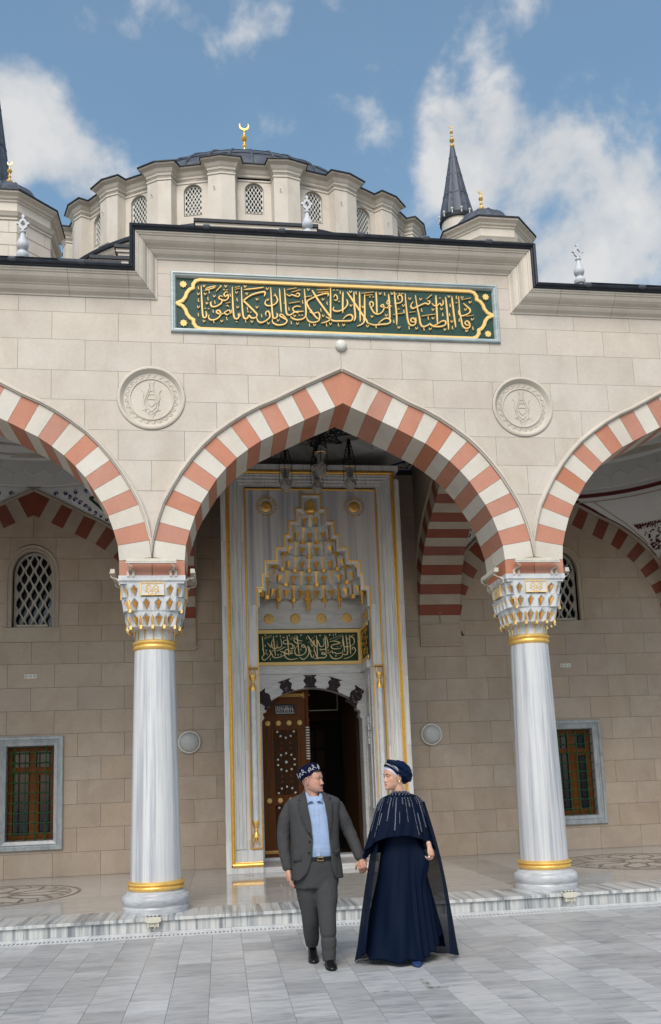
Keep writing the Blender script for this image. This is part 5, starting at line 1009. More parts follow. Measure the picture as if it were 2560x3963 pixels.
for y in (4.0, 4.3):
    for z in (4.12,):
        mb = MB(); mb.add([(PXc+.908-dx, y+r*cos(2*PI*i/20), z+r*sin(2*PI*i/20)) for r, dx in ((.085, 0), (.08, .012), (.03, .02), (.001, .02)) for i in range(20)], [(j*20+i, j*20+(i+1) % 20, (j+1)*20+(i+1) % 20, (j+1)*20+i) for j in range(3) for i in range(20)]); mb.build('gilded_spiral_boss', 'golddeep', tmp, True)
# green calligraphy band: back and right return
mb = MB(); mb.box(PXc-.93, PXc+.911, NB-.010, NB+.06, 3.34, 3.98); bdb = mb.build('green_band', 'green2', tmp)
mb = MB(); mb.box(PXc-.93, PXc+.885, NB-.032, NB-.008, 3.905, 3.965); mb.box(PXc-.93, PXc+.885, NB-.032, NB-.008, 3.345, 3.405); mb.box(PXc+.835, PXc+.889, NB-.0325, NB-.008, 3.345, 3.965); mb.box(PXc-.93, PXc-.905, NB-.0325, NB-.008, 3.345, 3.965); mb.build('gilded_band_frame', 'goldflat', bdb)
strokes(NICHE_STROKES, NB-.011, .012, bdb, 'goldpale', 'letter', 1.15)
mb = MB(); mb.box(PXc+.895, PXc+.911, PY+.14, NB, 3.34, 3.98); sb_ = mb.build('green_side_band', 'green2', tmp)
mb = MB(); mb.box(PXc+.875, PXc+.894, PY+.14, NB-.04, 3.905, 3.965); mb.box(PXc+.875, PXc+.894, PY+.14, NB-.04, 3.345, 3.405); mb.box(PXc+.8752, PXc+.894, NB-.085, NB-.034, 3.346, 3.964); mb.build('gilded_band_frame', 'goldflat', sb_)
mb = MB(); rf = random.Random(4)
for k in range(60):
    y = PY+.2+rf.random()*.62; z = 3.43+rf.random()*.45; a = rf.random()*6; r = .035
    mb.tube([(PXc+.893-.0002*k, y+r*(1-i*.12)*cos(a+i*.9), z+r*(1-i*.12)*sin(a+i*.9)) for i in range(6)], .006, 4)
mb.build('gilded_arabesque', 'golddeep', sb_, kind='stuff')
# recessed panels and notched trim on the right reveal
for z0, z1 in ((2.25, 3.10), (.9, 2.15)):
    mb = MB(); sweep([(PY+.35, z0), (PY+.80, z0), (PY+.80, z1), (PY+.35, z1)], [(0, 0), (0, .012), (.02, .012), (.02, 0)], lambda y, z, h: (PXc+.911-h, y, z), mb, closed=True); mb.build('reveal_panel', 'nichem', tmp)
mb = MB()
for k in range(4): mb.box(PXc+.885, PXc+.911, PY+.50+.015*(k % 2), PY+.62, 1.95+.115*k, 2.05+.115*k)
mb.build('notched_trim', 'capital', tmp)
# door wall with segmental head, purple voussoirs
def arch_head(a, z_s, z_c, n=16): return [(a*sin(PI/2*(k/n)) if False else a*(k/n), z_c-(z_c-z_s)*(k/n)**2.0) for k in range(n+1)]
head = arch_head(.66, 2.775, 2.955)
dop = [(.0, 2.955)]+head[1:]+[(.80, 2.67), (.775, 2.62), (.785, 2.56), (.83, 2.545), (.84, 2.50), (.815, 2.46), (.86, 2.40), (.862, 0)]
dpoly = [(-x, z) for x, z in reversed(dop)]+dop[1:]
mb = MB(); cut([(-.93, .085), (.911, .085), (.911, 3.20), (-.93, 3.20)], lambda x, z: not inpoly(x, z, dpoly), [dpoly], PX(NB), .003, .30, mb); mb.build('door_surround', 'nichem', tmp)
outer = [(x, 3.18-(3.18-2.845)*(abs(x)/.93)**2) for x in [-.93+.062*k for k in range(31)]]
mb = MB(); mb.tube([(PXc+x, NB+.003, z) for x, z in outer], .004, 4); mb.build('arch_line', 'portalblue', tmp)
for q, (cx, hw_, rot_) in enumerate(((-.800, .115, .62), (-.435, .115, .30), (-.02, .118, 0), (.395, .115, -.30), (.760, .115, -.62))):
    zt = 3.175-(3.18-2.845)*(cx/.93)**2; zb = (2.955-(2.955-2.775)*(cx/.66)**2) if abs(cx) < .66 else 2.62
    H_ = zt-zb; cz = (zt+zb)/2
    half_ = [(1.0, 1.0), (.92, .93), (.70, .88), (.66, .80), (.78, .72), (.90, .66), (.96, .58), (.94, .48), (.82, .42), (.72, .36), (.74, .30), (.62, .24), (.66, .18), (.80, .14), (.94, .08), (.98, 0)]
    pts = [(hw_*x*(1.0), H_*(z-.5)) for x, z in half_]; pts = pts+[(-x, z) for x, z in reversed(pts)]
    ca, sa = cos(rot_), sin(rot_)
    P_ = [(cx+x*ca-z*sa, cz+x*sa+z*ca) for x, z in pts]
    mb = MB(); cut(P_, lambda x, z: inpoly(x, z, P_), [], PX(NB), -.003, .02, mb); mb.build('purple_marble_inlay', 'purple', tmp)
# platform and sill
mb = MB(); mb.box(PXc-.93, PXc+.911, PY+.06, NB+.6, .0, .075); mb.build('niche_platform', 'nichem', tmp)
mb = MB(); mb.box(PXc-.93, PXc+.911, NB+.25, NB+.62, .075, .115); mb.build('door_sill', 'capital', tmp)
# solid portal sides and top
mb = MB(); mb.box(PXc-1.42, PXc-.951, PY+.31, 4.75, 0, 6.5); mb.box(PXc+.951, PXc+1.42, PY+.31, 4.75, 0, 6.5); mb.box(PXc-.951, PXc+.951, PY+.31, 4.75, 6.15, 6.5); mb.build('portal_core', 'portalpale', tmp)
mb = MB(); mb.box(PXc-.95, PXc+.95, NB+.3, NB+.33, 3.0, 6.5); mb.box(PXc-.95, PXc-.87, NB+.3, NB+.6, 0, 3.2); mb.box(PXc+.87, PXc+.95, NB+.3, NB+.6, 0, 3.2); mb.build('portal_back', 'nichem', tmp)
reparent(tmp, po)
# vestibule behind the door
ve = thing('vestibule', 'dark brown vestibule seen through the open door with an inner doorway', 'room', (0, 6.5, 0)); tmp = thing('tmp', '', '')
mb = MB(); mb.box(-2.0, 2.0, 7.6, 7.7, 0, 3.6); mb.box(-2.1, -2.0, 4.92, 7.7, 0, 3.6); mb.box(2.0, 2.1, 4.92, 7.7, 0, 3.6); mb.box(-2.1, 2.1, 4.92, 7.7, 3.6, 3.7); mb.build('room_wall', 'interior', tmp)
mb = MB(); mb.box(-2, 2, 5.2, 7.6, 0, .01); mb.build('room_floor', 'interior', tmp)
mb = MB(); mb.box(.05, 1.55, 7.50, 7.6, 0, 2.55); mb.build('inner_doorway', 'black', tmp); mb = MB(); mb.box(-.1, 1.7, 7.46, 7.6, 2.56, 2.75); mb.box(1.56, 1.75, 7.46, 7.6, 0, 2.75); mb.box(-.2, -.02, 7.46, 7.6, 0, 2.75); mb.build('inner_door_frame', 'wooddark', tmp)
mb = MB(); 
for i in range(2):
    for j in range(5): mb.box(.12+.22*i, .30+.22*i, 7.49, 7.50, .35+.42*j, .70+.42*j)
mb.build('inner_door_panel', 'wooddark', tmp)
mb = MB(); mb.tube([(-.1, 5.35, 2.62), (.52, 5.35, 2.62), (.52, 5.35, 3.1)], .007, 4); mb.build('glass_screen_edge', 'creammetal', tmp)
mb = MB(); mb.tube([(.78, 5.3, .1), (.78, 5.3, 2.7)], .012, 5); mb.build('door_edge_trim', 'creammetal', tmp)
reparent(tmp, ve)
# doors
def door(label, hinge, ang, mirror=1, detail=True):
    t = thing('door_leaf', label, 'door', (hinge[0], hinge[1], 0)); t.rotation_euler = (0, 0, ang)
    Wd, Hd, Y0 = .845, 2.98, 0
    X = lambda x: x*mirror
    zt = lambda x: 3.05-.34*((.845-x)/.845)**2
    mb = MB(); pts = [(0.0, .09), (Wd-.05, .09)]+[(Wd-.05-(Wd-.05)*k/8, zt(Wd-.05-(Wd-.05)*k/8)) for k in range(9)]
    mb.prism([(X(a), b) for a, b in pts], lambda x, z, d: (x, d, z), 0, .055); mb.build('door_panel', 'wood' if detail else 'wooddark', t)
    mb = MB(); cx = X(Wd-.03); mb.lathe([(.030, .1), (.030, 1.72), (.034, 1.73), (.034, 2.33), (.030, 2.35), (.045, 2.42), (.028, 2.5), (.045, 2.58), (.032, 2.68), (.026, 2.72), (.030, 2.76), (.05, 3.02)], 10, (cx, -.005, 0)); mb.build('astragal', 'wood' if detail else 'wooddark', t, True)
    if not detail:
        rf = random.Random(6)
        for a, b in ((.25, 1.0), (1.12, 2.2), (2.42, 2.62)):
            mb = MB(); mb.box(*sorted((X(.16), X(.70))), -.012, 0, a, b); o = mb.build('carved_field', 'wooddark', t)
            mb = MB()
            for k in range(int((b-a)*26)): mb.tube([(X(.18+.48*rf.random()), -.014, a+.03+(b-a-.06)*rf.random()) for q in range(3)], .008, 4)
            mb.build('carving', 'wood', o, kind='stuff')
        return t
    for k in range(13):
        z = 1.745+.045*k; mb = MB(); mb.lathe([(.0355, 0), (.037, .011), (.0355, .022)], 10, (cx, -.005, z)); mb.build('inlay_ring', 'grille', t)
    # inlaid borders
    def border(x0, x1, z0, z1, w_=.016):
        mb = MB(); sweep([(X(x0), z0), (X(x1), z0), (X(x1), z1), (X(x0), z1)][::mirror], [(0, -.002), (0, .006), (w_, .006), (w_, -.002)], lambda x, z, h: (x, -h, z), mb, closed=True); mb.build('inlaid_border', 'woodlight', t)
    fields = [(.20, .66, 1.14, 2.28), (.20, .66, .30, 1.0)]
    for x0, x1, z0, z1 in fields:
        border(x0, x1, z0, z1); mb = MB(); mb.box(*sorted((X(x0+.02), X(x1-.02))), -.003, 0, z0+.02, z1-.02); fo = mb.build('lattice_field', 'wooddark', t)
        # ten-pointed star lattice
        lw = MB(); cxs = (x0+x1)/2; w2 = (x1-x0)/2-.02; centers = [(cxs, z0+(z1-z0)*f_) for f_ in ((.0, .5, 1.0) if z1-z0 > 1 else (0.02, .5, .98))]
        def seg(p, q, r=.0055, mat=None):
            # clip to the field
            if abs(p[0]-cxs) > w2+.001 and abs(q[0]-cxs) > w2+.001: return
            c_ = lambda v: (min(max(v[0], cxs-w2), cxs+w2), min(max(v[1], z0+.02), z1-.02))
            p, q = c_(p), c_(q)
            if (p[0]-q[0])**2+(p[1]-q[1])**2 < 1e-4: return
            lw.tube([(X(p[0]), -.008, p[1]), (X(q[0]), -.008, q[1])], r, 4)
        gw = MB(); gd = MB(); rad = w2*1.18
        for cx_, cz_ in centers:
            P = lambda r, a: (cx_+r*cos(a), cz_+r*sin(a))
            for k in range(10):
                a = PI/2+2*PI*k/10; a2 = a+PI/10
                seg(P(rad*.30, a), P(rad*.46, a2)); seg(P(rad*.30, a), P(rad*.46, a-PI/10)); seg(P(rad*.46, a2), P(rad*.80, a+.10)); seg(P(rad*.46, a-PI/10), P(rad*.80, a-.10)); seg(P(rad*.80, a+.10), P(rad*.80, a-.10)); seg(P(rad*.80, a+.10), P(rad*1.15, a2+.15)); seg(P(rad*.80, a-.10), P(rad*1.15, a-PI/10-.15)); seg(P(rad*.80, a+.1), P(rad*1.02, a2)); seg(P(rad*.8, a2-.1), P(rad*1.05, a2)); seg(P(rad*.8, a-.1), P(rad*1.3, a+.2)); seg(P(rad*.3, a), P(rad*.18, a2))
                p = P(rad*.60, a)
                if abs(p[0]-cxs) < w2-.01 and z0+.03 < p[1] < z1-.03:
                    gw.add([(X(p[0]+.020*r_*cos(a+PI*2*i/6)), -.0145, p[1]+.020*r_*sin(a+PI*2*i/6)) for i in range(6) for r_ in ((1.25 if i == 0 else .9),)], [tuple(range(6))])
                p = P(rad*1.0, a2)
                if abs(p[0]-cxs) < w2-.01 and z0+.03 < p[1] < z1-.03: gd.add([(X(p[0]+.020*cos(a+PI*2*i/5)), -.0140, p[1]+.020*sin(a+PI*2*i/5)) for i in range(5)], [tuple(range(5))])
            if z0+.04 < cz_ < z1-.04: gw.add([(X(cx_+(.030 if i % 2 else .018)*cos(PI*i/10)), -.0150, cz_+(.030 if i % 2 else .018)*sin(PI*i/10)) for i in range(20)], [tuple(range(20))])
        lw.build('star_lattice', 'wood', fo); gw.build('pearl_inlay', 'grille', fo); gd.build('amber_inlay', 'woodlight', fo)
    border(.185, .66, 2.46, 2.78); mb = MB(); mb.box(*sorted((X(.25), X(.60))), -.010, 0, 2.53, 2.71); tb = mb.build('text_tablet', 'dark', t)
    rf = random.Random(8); st = []
    for k in range(9): x = .268+.036*k; st.append((9, [(int(1000*x), 2695), (int(1000*(x+.004)), 2600), (int(1000*(x+.012)), 2555), (int(1000*(x+.03)), 2550), (int(1000*(x+.034)), 2575)]))
    for k in range(6): x = .28+.05*k; st.append((8, [(int(1000*x), 2600), (int(1000*(x+.02)), 2640), (int(1000*(x+.05)), 2610), (int(1000*(x+.04)), 2585)]))
    st += [(8, [(270, 2670), (320, 2660), (390, 2668)]), (7, [(430, 2690), (470, 2650), (500, 2600)]), (7, [(480, 2690), (440, 2640), (425, 2590)])]
    if mirror == 1: strokes(st, -.0105, .004, tb, 'grille', 'letter', .8)
    for z in (2.385, 1.06):
        for k in range(4):
            x = .125+.185*k-(0 if z > 2 else 0); mb = MB(); mb.add([(X(x)+r*cos(2*PI*i/16), -y, z+r*sin(2*PI*i/16)) for r, y in [(.042, 0), (.044, .012), (.030, .024), (.012, .030), (.001, .031)] for i in range(16)], [(j*16+i, j*16+(i+1) % 16, (j+1)*16+(i+1) % 16, (j+1)*16+i) for j in range(4) for i in range(16)])
            for q in range(8): a = PI*q/4; mb.tube([(X(x)+.036*cos(a), -.022, z+.036*sin(a)), (X(x)+.020*cos(a+.5), -.030, z+.020*sin(a+.5)), (X(x)+.012*cos(a+1.2), -.033, z+.012*sin(a+1.2))], .004, 4)
            mb.build('gilded_stud', 'goldflat', t)
    for z, x0 in ((2.865, .34), (.20, .02)):
        mb = MB()
        for k in range(8):
            x = x0+.052*k; mb.tube([(X(x+.026+.026*cos(a)), -.006, z+.024*sin(a)) for a in [PI*2*i/8 for i in range(9)]], .006, 4)
            mb.tube([(X(x), -.007, z-.01), (X(x+.026), -.007, z+.012), (X(x+.052), -.007, z-.01)], .005, 4)
        if z > 2: 
            xe = x0+.052*8+.03; mb.tube([(X(xe+(.045+.012*cos(6*a))*cos(a)), -.006, z+(.045+.012*cos(6*a))*sin(a)) for a in [PI*2*i/24 for i in range(25)]], .006, 4); mb.tube([(X(xe+.02*cos(a)), -.006, z+.02*sin(a)) for a in [PI*2*i/8 for i in range(9)]], .006, 4); mb.tube([(X(xe+.055), -.006, z), (X(xe+.085), -.006, z)], .007, 4)
        mb.build('gilded_strap', 'goldflat', t)
    mb = MB(); mb.tube([(X(.77), -.03, 1.50), (X(.79), -.07, 1.44), (X(.80), -.08, 1.36), (X(.79), -.07, 1.28), (X(.77), -.03, 1.22)], [.012, .02, .014, .02, .012], 8); mb.box(*sorted((X(.74), X(.80))), -.03, 0, 1.28, 1.52); mb.build('door_handle', 'gold', t)
    return t
d1 = door('closed carved walnut door leaf with star lattice and gilded studs', (PXc-.87, 4.93), 0)
d2 = door('dark carved door leaf swung open on the right of the doorway', (PXc+.86, 4.98), R(100), 1, False)
# ------------------------------------------------------------------ chandelier
ch_ = thing('chandelier', 'black iron star chandelier with four hanging mosque lanterns in the middle arch', 'chandelier', (0, YC, 6.75)); tmp = thing('tmp', '', '')
cx, cy = .0, YC-.05
def lat_plate(p0, p1, w_, drop, mb):
    # openwork arm: two rails and scrolls
    a, b = Vector(p0), Vector(p1); d = (b-a).normalized(); s_ = d.cross(Vector((0, 0, 1))).normalized()
    for q in (-1, 1): mb.tube([a+s_*w_*q, b+s_*w_*q], .011, 4)
    n = 7
    for k in range(n): 
        u = a.lerp(b, k/n); v = a.lerp(b, (k+1)/n); mb.tube([u+s_*w_, v-s_*w_], .007, 4); mb.tube([u-s_*w_, v+s_*w_], .007, 4)
mb = MB()
for k in range(8):
    a = PI/4*k; r = .58; p = (cx+r*cos(a), cy+r*sin(a), 6.78); lat_plate((cx, cy, 6.80), p, .05, 0, mb)
for k in range(8):
    a = PI/4*k; b_ = a+3*PI/4; r = .60; mb.tube([(cx+r*cos(a), cy+r*sin(a), 6.78), (cx+r*cos(b_), cy+r*sin(b_), 6.78)], .014, 4)
mb.tube([(cx, cy, 6.8), (cx, cy, 9.2)], .02, 6); mb.build('star_frame', 'dark', tmp)
mb = MB()
for k in range(4):
    a = PI/2*k; mb.tube([(cx+.28*cos(a), cy+.28*sin(a), 6.8), (cx, cy, 9.0)], .006, 4)
mb.build('chain', 'dark', tmp)
reparent(tmp, ch_)
def lantern(lab, x, y, z):
    t = thing('lantern', lab, 'lantern', (x, y, z), 'glass lanterns of the chandelier'); 
    mb = MB(); mb.lathe([(.030, -.175), (.050, -.165), (.075, -.12), (.096, -.06), (.098, -.04), (.080, .0), (.050, .035), (.044, .05)], 24, caps=False); mb.build('glass_bowl', 'lantern', t, True)
    mb = MB(); mb.lathe([(.044, .05), (.052, .09), (.075, .16), (.088, .195)], 24, caps=False); mb.build('glass_neck', 'lantern', t, True)
    mb = MB(); mb.lathe([(.038, .06), (.046, .10), (.068, .165), (.001, .17)], 16); mb.build('smoked_collar', 'dark', t, True)
    mb = MB(); mb.lathe([(.086, .190), (.091, .195), (.091, .203), (.086, .206)], 24); mb.lathe([(.030, -.180), (.036, -.176), (.034, -.168), (.028, -.17)], 16); mb.build('gilded_rim', 'goldbright', t, True)
    mb = MB(); 
    for q in range(3):
        a = 2*PI*q/3+.4; p0 = Vector((.10*cos(a), .10*sin(a), 0)); mb.tube([(.11*cos(a), .11*sin(a), .04), (.115*cos(a), .115*sin(a), .26), (.10*cos(a), .10*sin(a), .32)], .005, 4); mb.ball((.115*cos(a), .115*sin(a), .02), .014, 6)
        # tapering openwork plate
        e0 = Vector((.115*cos(a), .115*sin(a), .30)); e1 = Vector((.015*cos(a), .015*sin(a), .68)); e2 = Vector((.01*cos(a), .01*sin(a), .34)); mb.tube([e0, e1], .008, 4); mb.tube([e0, e2], .008, 4); mb.tube([e2, e1], .008, 4)
        for k in range(7):
            f_ = k/7; mb.tube([e0.lerp(e1, f_), e2.lerp(e1, min(1, f_+.14))], .0055, 4); mb.tube([e2.lerp(e1, f_), e0.lerp(e1, min(1, f_+.14))], .0055, 4)
    mb.build('openwork_hanger', 'dark', t)
    mb = MB(); rf = random.Random(int(x*100+y*10)+7)
    for k in range(9):
        a = -PI/2+rf.uniform(-1.1, 1.1); z0 = rf.uniform(-.10, -.02); r_ = .094
        mb.tube([((r_+.001)*cos(a+.09*i), (r_+.001)*sin(a+.09*i), z0+.022*sin(i*1.5+k)) for i in range(4)], .0035, 4)
    mb.build('painted_script', 'dark', t)
lantern('left lantern of the chandelier', -.515, YC, 6.0)
lantern('right lantern of the chandelier', .50, YC, 6.03)
lantern('upper lantern of the chandelier nearest to the facade', -.02, 2.24, 6.07)
lantern('lowest looking lantern of the chandelier nearest to the portal', .03, 3.20, 6.14)
for c, lab in ((-BAY, 'lantern hanging in the left bay, partly cut by the arch'),):
    lantern(lab, -4.30, 2.6, 6.60)
# ------------------------------------------------------------------ linear floodlights on the springers, step lights
def tube_lamp(lab, p, ang, tilt=0):
    t = thing('linear_lamp', lab, 'lamp', p, 'white linear lamps on the springers'); t.rotation_euler = (0, 0, ang)
    mb = MB(); pr = [(-.026, -.022), (-.032, -.005), (-.026, .030), (.022, .030), (.024, -.022)]
    mb.prism(pr, lambda y, z, d: (d, y, z), -.285, .285); mb.build('lamp_body', 'creammetal', t)
    mb = MB(); mb.box(-.29, .29, -.036, -.030, -.026, -.016); mb.build('front_rail', 'whitepaint', t)
    for q in (-.245, .245):
        mb = MB(); mb.tube([(q, .0, -.012), (q-.01, -.03, -.045), (q+.02, -.02, -.065), (q, .03, -.085)], .008, 6); mb.add([(q-.01, .02, -.07), (q+.01, .02, -.07), (q+.035, .085, -.14), (q-.035, .085, -.14), (q+.035, .085, -.10), (q-.035, .085, -.10)], [(0, 1, 4, 5), (0, 5, 3), (1, 2, 4)]); mb.box(q-.045, q-.015, .07, .088, -.165, -.10); mb.box(q+.015, q+.045, .07, .088, -.165, -.10); mb.build('bracket', 'creammetal', t)
for c, nm in ((-HB, 'left'), (HB, 'right')):
    tube_lamp('horizontal white tube lamp on the front of the %s springer block' % nm, (c, -.095, 4.005), 0)
    tube_lamp('white tube lamp on the %s column springer facing the middle arch' % nm, (c+(.462 if c < 0 else -.462), .37, 3.93), PI/2 if c < 0 else -PI/2)
    tube_lamp('white tube lamp on the %s column springer facing the outer arch' % nm, (c-(.462 if c < 0 else -.462), .37, 3.93), -PI/2 if c < 0 else PI/2)
for x, nm in ((-2.335, 'left'), (2.40, 'right')):
    t = thing('step_light', 'small beige floodlight clipped to the step below the %s column' % nm, 'floodlight', (x, -.2, 0), 'beige floodlights on the step')
    mb = MB(); mb.prism([(-.085, .0), (-.085, .035), (-.06, .05), (.06, .05), (.085, .035), (.085, .0), (.05, -.012), (-.05, -.012)], lambda a, z, d: (a, d, z-.03), -.045, .05); mb.build('housing', 'creammetal', t)
    mb = MB(); mb.box(-.07, .07, -.03, .035, .0205, .0225); mb.build('lens', 'dark', t)
    mb = MB()
    for q in (-.04, 0, .04): mb.ball((q, 0, .022), .012, 8)
    mb.build('led', 'grille', t)
    mb = MB(); mb.box(-.05, .05, -.02, .03, -.085, -.04); mb.box(-.06, -.045, -.035, .03, -.09, -.03); mb.box(.045, .06, -.035, .03, -.09, -.03); mb.tube([(.0, -.03, -.06), (.02, -.035, -.10), (.0, -.03, -.115)], .007, 5); mb.build('bracket', 'creammetal', t)
mb = MB(); t = thing('floor_cap', 'small round metal cap in the porch floor in front of the portal', 'floor drain', (-1.18, 3.45, 0)); mb.lathe([(.085, .0005), (.085, .003), (.05, .004)], 24); mb.build('cap_disc', 'creammetal', t)
# ------------------------------------------------------------------ main hall behind: drum, dome, turrets, minarets
hall = thing('prayer_hall', 'pale stone prayer hall block rising behind the porch roof', 'building', (0, 20, 0)); tmp = thing('tmp', '', '')
mb = MB(); mb.box(-11, 11, 7.9, 40, 0, 7.2); mb.box(-10.6, 10.6, 15.4, 40, 7.2, 17.0); mb.build('hall_body', 'drum', tmp)
def parapet(x0, x1, y, z0, z1, name='stepped_parapet', th=1.2, returns=True):
    mb = MB(); mb.box(x0, x1, y, y+th, z0, z1-.14); o = mb.build(name, 'drum', tmp)
    mb = MB(); mb.box(x0-.12, x1+.12, y-.12, y+th, z1-.30, z1-.20); mb.box(x0-.18, x1+.18, y-.18, y+th, z1-.20, z1-.09); mb.box(x0-.05, x1+.05, y-.05, y+th, z1-.42, z1-.38); mb.build('parapet_cornice', 'drum', o)
    mb = MB(); mb.box(x0-.23, x1+.23, y-.24, y+th, z1-.09, z1+.02); mb.build('coping', 'leaddark', o)
parapet(-1.95, 1.72, 16.4, 17.0, 19.72); parapet(-5.2, -4.42, 16.0, 15, 17.98); parapet(-4.45, -2.6, 16.02, 15, 18.40); parapet(-9.0, -5.35, 16.3, 15, 17.97); parapet(-6.5, -4.6, 15.2, 15, 17.3)
parapet(2.3, 9.0, 16.3, 15, 17.3)
reparent(tmp, hall)
DC = (0, 25.0)
dr_ = thing('domed_drum', 'great stone drum with sixteen or more lattice windows under a ribbed grey lead dome', 'dome', (0, 25, 18)); dr_['label'] = 'great stone drum with buttresses and lattice windows under a ribbed grey lead dome'; tmp = thing('tmp', '', '')
aw, bw = 7.17, 5.67
def ell(r_, th): return ((aw*1.03+r_)*sin(R(th)), DC[1]-(bw+r_)*cos(R(th)))
planp = []
for k in range(20):
    c = 18*k
    planp += [ell(0, c-4.9), ell(0, c+4.9), ell(.36, c+5.3), ell(.44, c+9), ell(.36, c+12.7)]
for i in range(20):
    seg = [planp[(5*i+j) % 100] for j in range(1, 7)]
    mb = MB(); mb.add([(x, y, z) for z in (17.2, 24.08) for x, y in seg[:5]], [(j, j+1, 5+j+1, 5+j) for j in range(4)]); mb.add([(x, y, z) for z in (17.2, 24.08) for x, y in (seg[4], seg[5])] if False else [], []); mb.build('buttress', 'drum', tmp)
WZa, WZb, WZc = 22.21, 23.20, 23.52
for i in range(20):
    a, b = Vector(ell(0, 18*i-4.9)), Vector(ell(0, 18*i+4.9)); Lw = (b-a).length; u = (b-a)/Lw; n_ = Vector((u.y, -u.x)); hw2 = min(.35, Lw*.36)
    back = 90 < (18*i) % 360 < 270
    f_ = lambda s, z, d, a=a, u=u, n_=n_: (a.x+u.x*s-n_.x*d, a.y+u.y*s-n_.y*d, z)
    if back: mb = MB(); mb.prism([(0, 17.2), (Lw, 17.2), (Lw, 24.08), (0, 24.08)], f_, 0, .3); mb.build('window_bay', 'drum', tmp); continue
    wp = [(Lw/2-hw2, WZa), (Lw/2+hw2, WZa)]+ogee(Lw/2, hw2, WZb, WZc, 6)
    mb = MB(); cut([(0, 17.2), (Lw, 17.2), (Lw, 24.08), (0, 24.08)], lambda x, z: not inpoly(x, z, wp), [wp+[wp[0]]], f_, 0, .22, mb); bay = mb.build('window_bay', 'drum', tmp)
    mb = MB(); lattice(mb, hw2-.01, WZa, WZb, WZc-.02, Lw/2, f_, 5, .10, .16, border=.03); mb.build('lattice', 'grille', bay)
    mb = MB(); mb.prism([(Lw/2-hw2-.05, WZa-.05), (Lw/2+hw2+.05, WZa-.05), (Lw/2+hw2+.05, WZc+.05), (Lw/2-hw2-.05, WZc+.05)], f_, .24, .25); mb.build('glass_pane', 'glass', bay)
    mb = MB(); mb.tube([f_(Lw/2-.3, WZa+.05, .02), f_(Lw/2+.3, WZa+.05, .02)], .025, 5); mb.build('light_tube', 'creammetal', bay)
for i in range(-5, 5):
    th = 18*i+9; 
    mb = MB(); p, q = ell(.52, th-2.6), ell(.52, th+1.5); mb.tube([(p[0], p[1], 21.55), (q[0], q[1], 21.55)], .04, 5); mb.build('light_tube', 'creammetal', tmp)
    mb = MB(); p = ell(.44, th-2); mb.ball((p[0], p[1]-.02, 23.0), .035, 6); mb.build('fixing', 'creammetal', tmp)
mb = MB(); sweep([(x, y) for x, y in reversed(planp)], [(0, 23.52), (.03, 23.54), (.03, 23.60), (.0, 23.62), (0, 23.70), (.03, 23.73), (.04, 23.80), (.08, 23.85), (.11, 23.91), (.13, 23.96), (.19, 24.00), (.24, 24.03), (.26, 24.08)], lambda x, y, h: (x, y, h), mb, closed=True); mb.build('drum_cornice', 'drum', tmp)
mb = MB(); sweep([(x, y) for x, y in reversed(planp)], [(.26, 24.08), (.30, 24.085), (.30, 24.13), (.24, 24.15), (-.4, 24.2)], lambda x, y, h: (x, y, h), mb, closed=True); mb.build('lead_coping', 'leaddark', tmp)
AD, BD, HD = 6.0, 5.0, 3.45; z0 = 24.1
mb = MB(); NS = 80; NRr = 14
mb.add([(AD*cos(PI/2*j/NRr)*cos(2*PI*i/NS)*(1+.0*i), DC[1]+BD*cos(PI/2*j/NRr)*sin(2*PI*i/NS), z0+HD*sin(PI/2*j/NRr)) for j in range(NRr+1) for i in range(NS)], [(j*NS+i, j*NS+(i+1) % NS, (j+1)*NS+(i+1) % NS, (j+1)*NS+i) for j in range(NRr) for i in range(NS)]); mb.build('lead_dome', 'lead', tmp, 2)
mb = MB()
for k in range(40):
    a = 2*PI*k/40; mb.tube([(AD*1.004*cos(PI/2*j/12)*cos(a), DC[1]+BD*1.004*cos(PI/2*j/12)*sin(a), z0+HD*1.004*sin(PI/2*j/12)) for j in range(13)], .055, 5)
for j in (2.2, 4.4, 6.3, 8.2, 9.8, 11.2, 12.4):
    mb.tube([(AD*1.002*cos(PI/2*j/14)*cos(2*PI*i/60), DC[1]+BD*1.002*cos(PI/2*j/14)*sin(2*PI*i/60), z0+HD*1.002*sin(PI/2*j/14)) for i in range(61)], .022, 4)
mb.build('dome_rib', 'lead', tmp)
mb = MB(); lw_ = [(8.5*sin(R(3*k)), DC[1]-8.25*cos(R(3*k))) for k in range(120)]
sweep(list(reversed(lw_)), [(0, 17.2), (0, 19.65), (.06, 19.72), (.12, 19.85)], lambda x, y, h: (x, y, h), mb, closed=True); mb.build('lower_ring', 'drum', tmp)
mb = MB(); sweep(list(reversed(lw_)), [(.12, 19.85), (.2, 19.87), (.2, 20.0), (-1.6, 20.3)], lambda x, y, h: (x, y, h), mb, closed=True); mb.build('ring_coping', 'leaddark', tmp)
reparent(tmp, dr_)
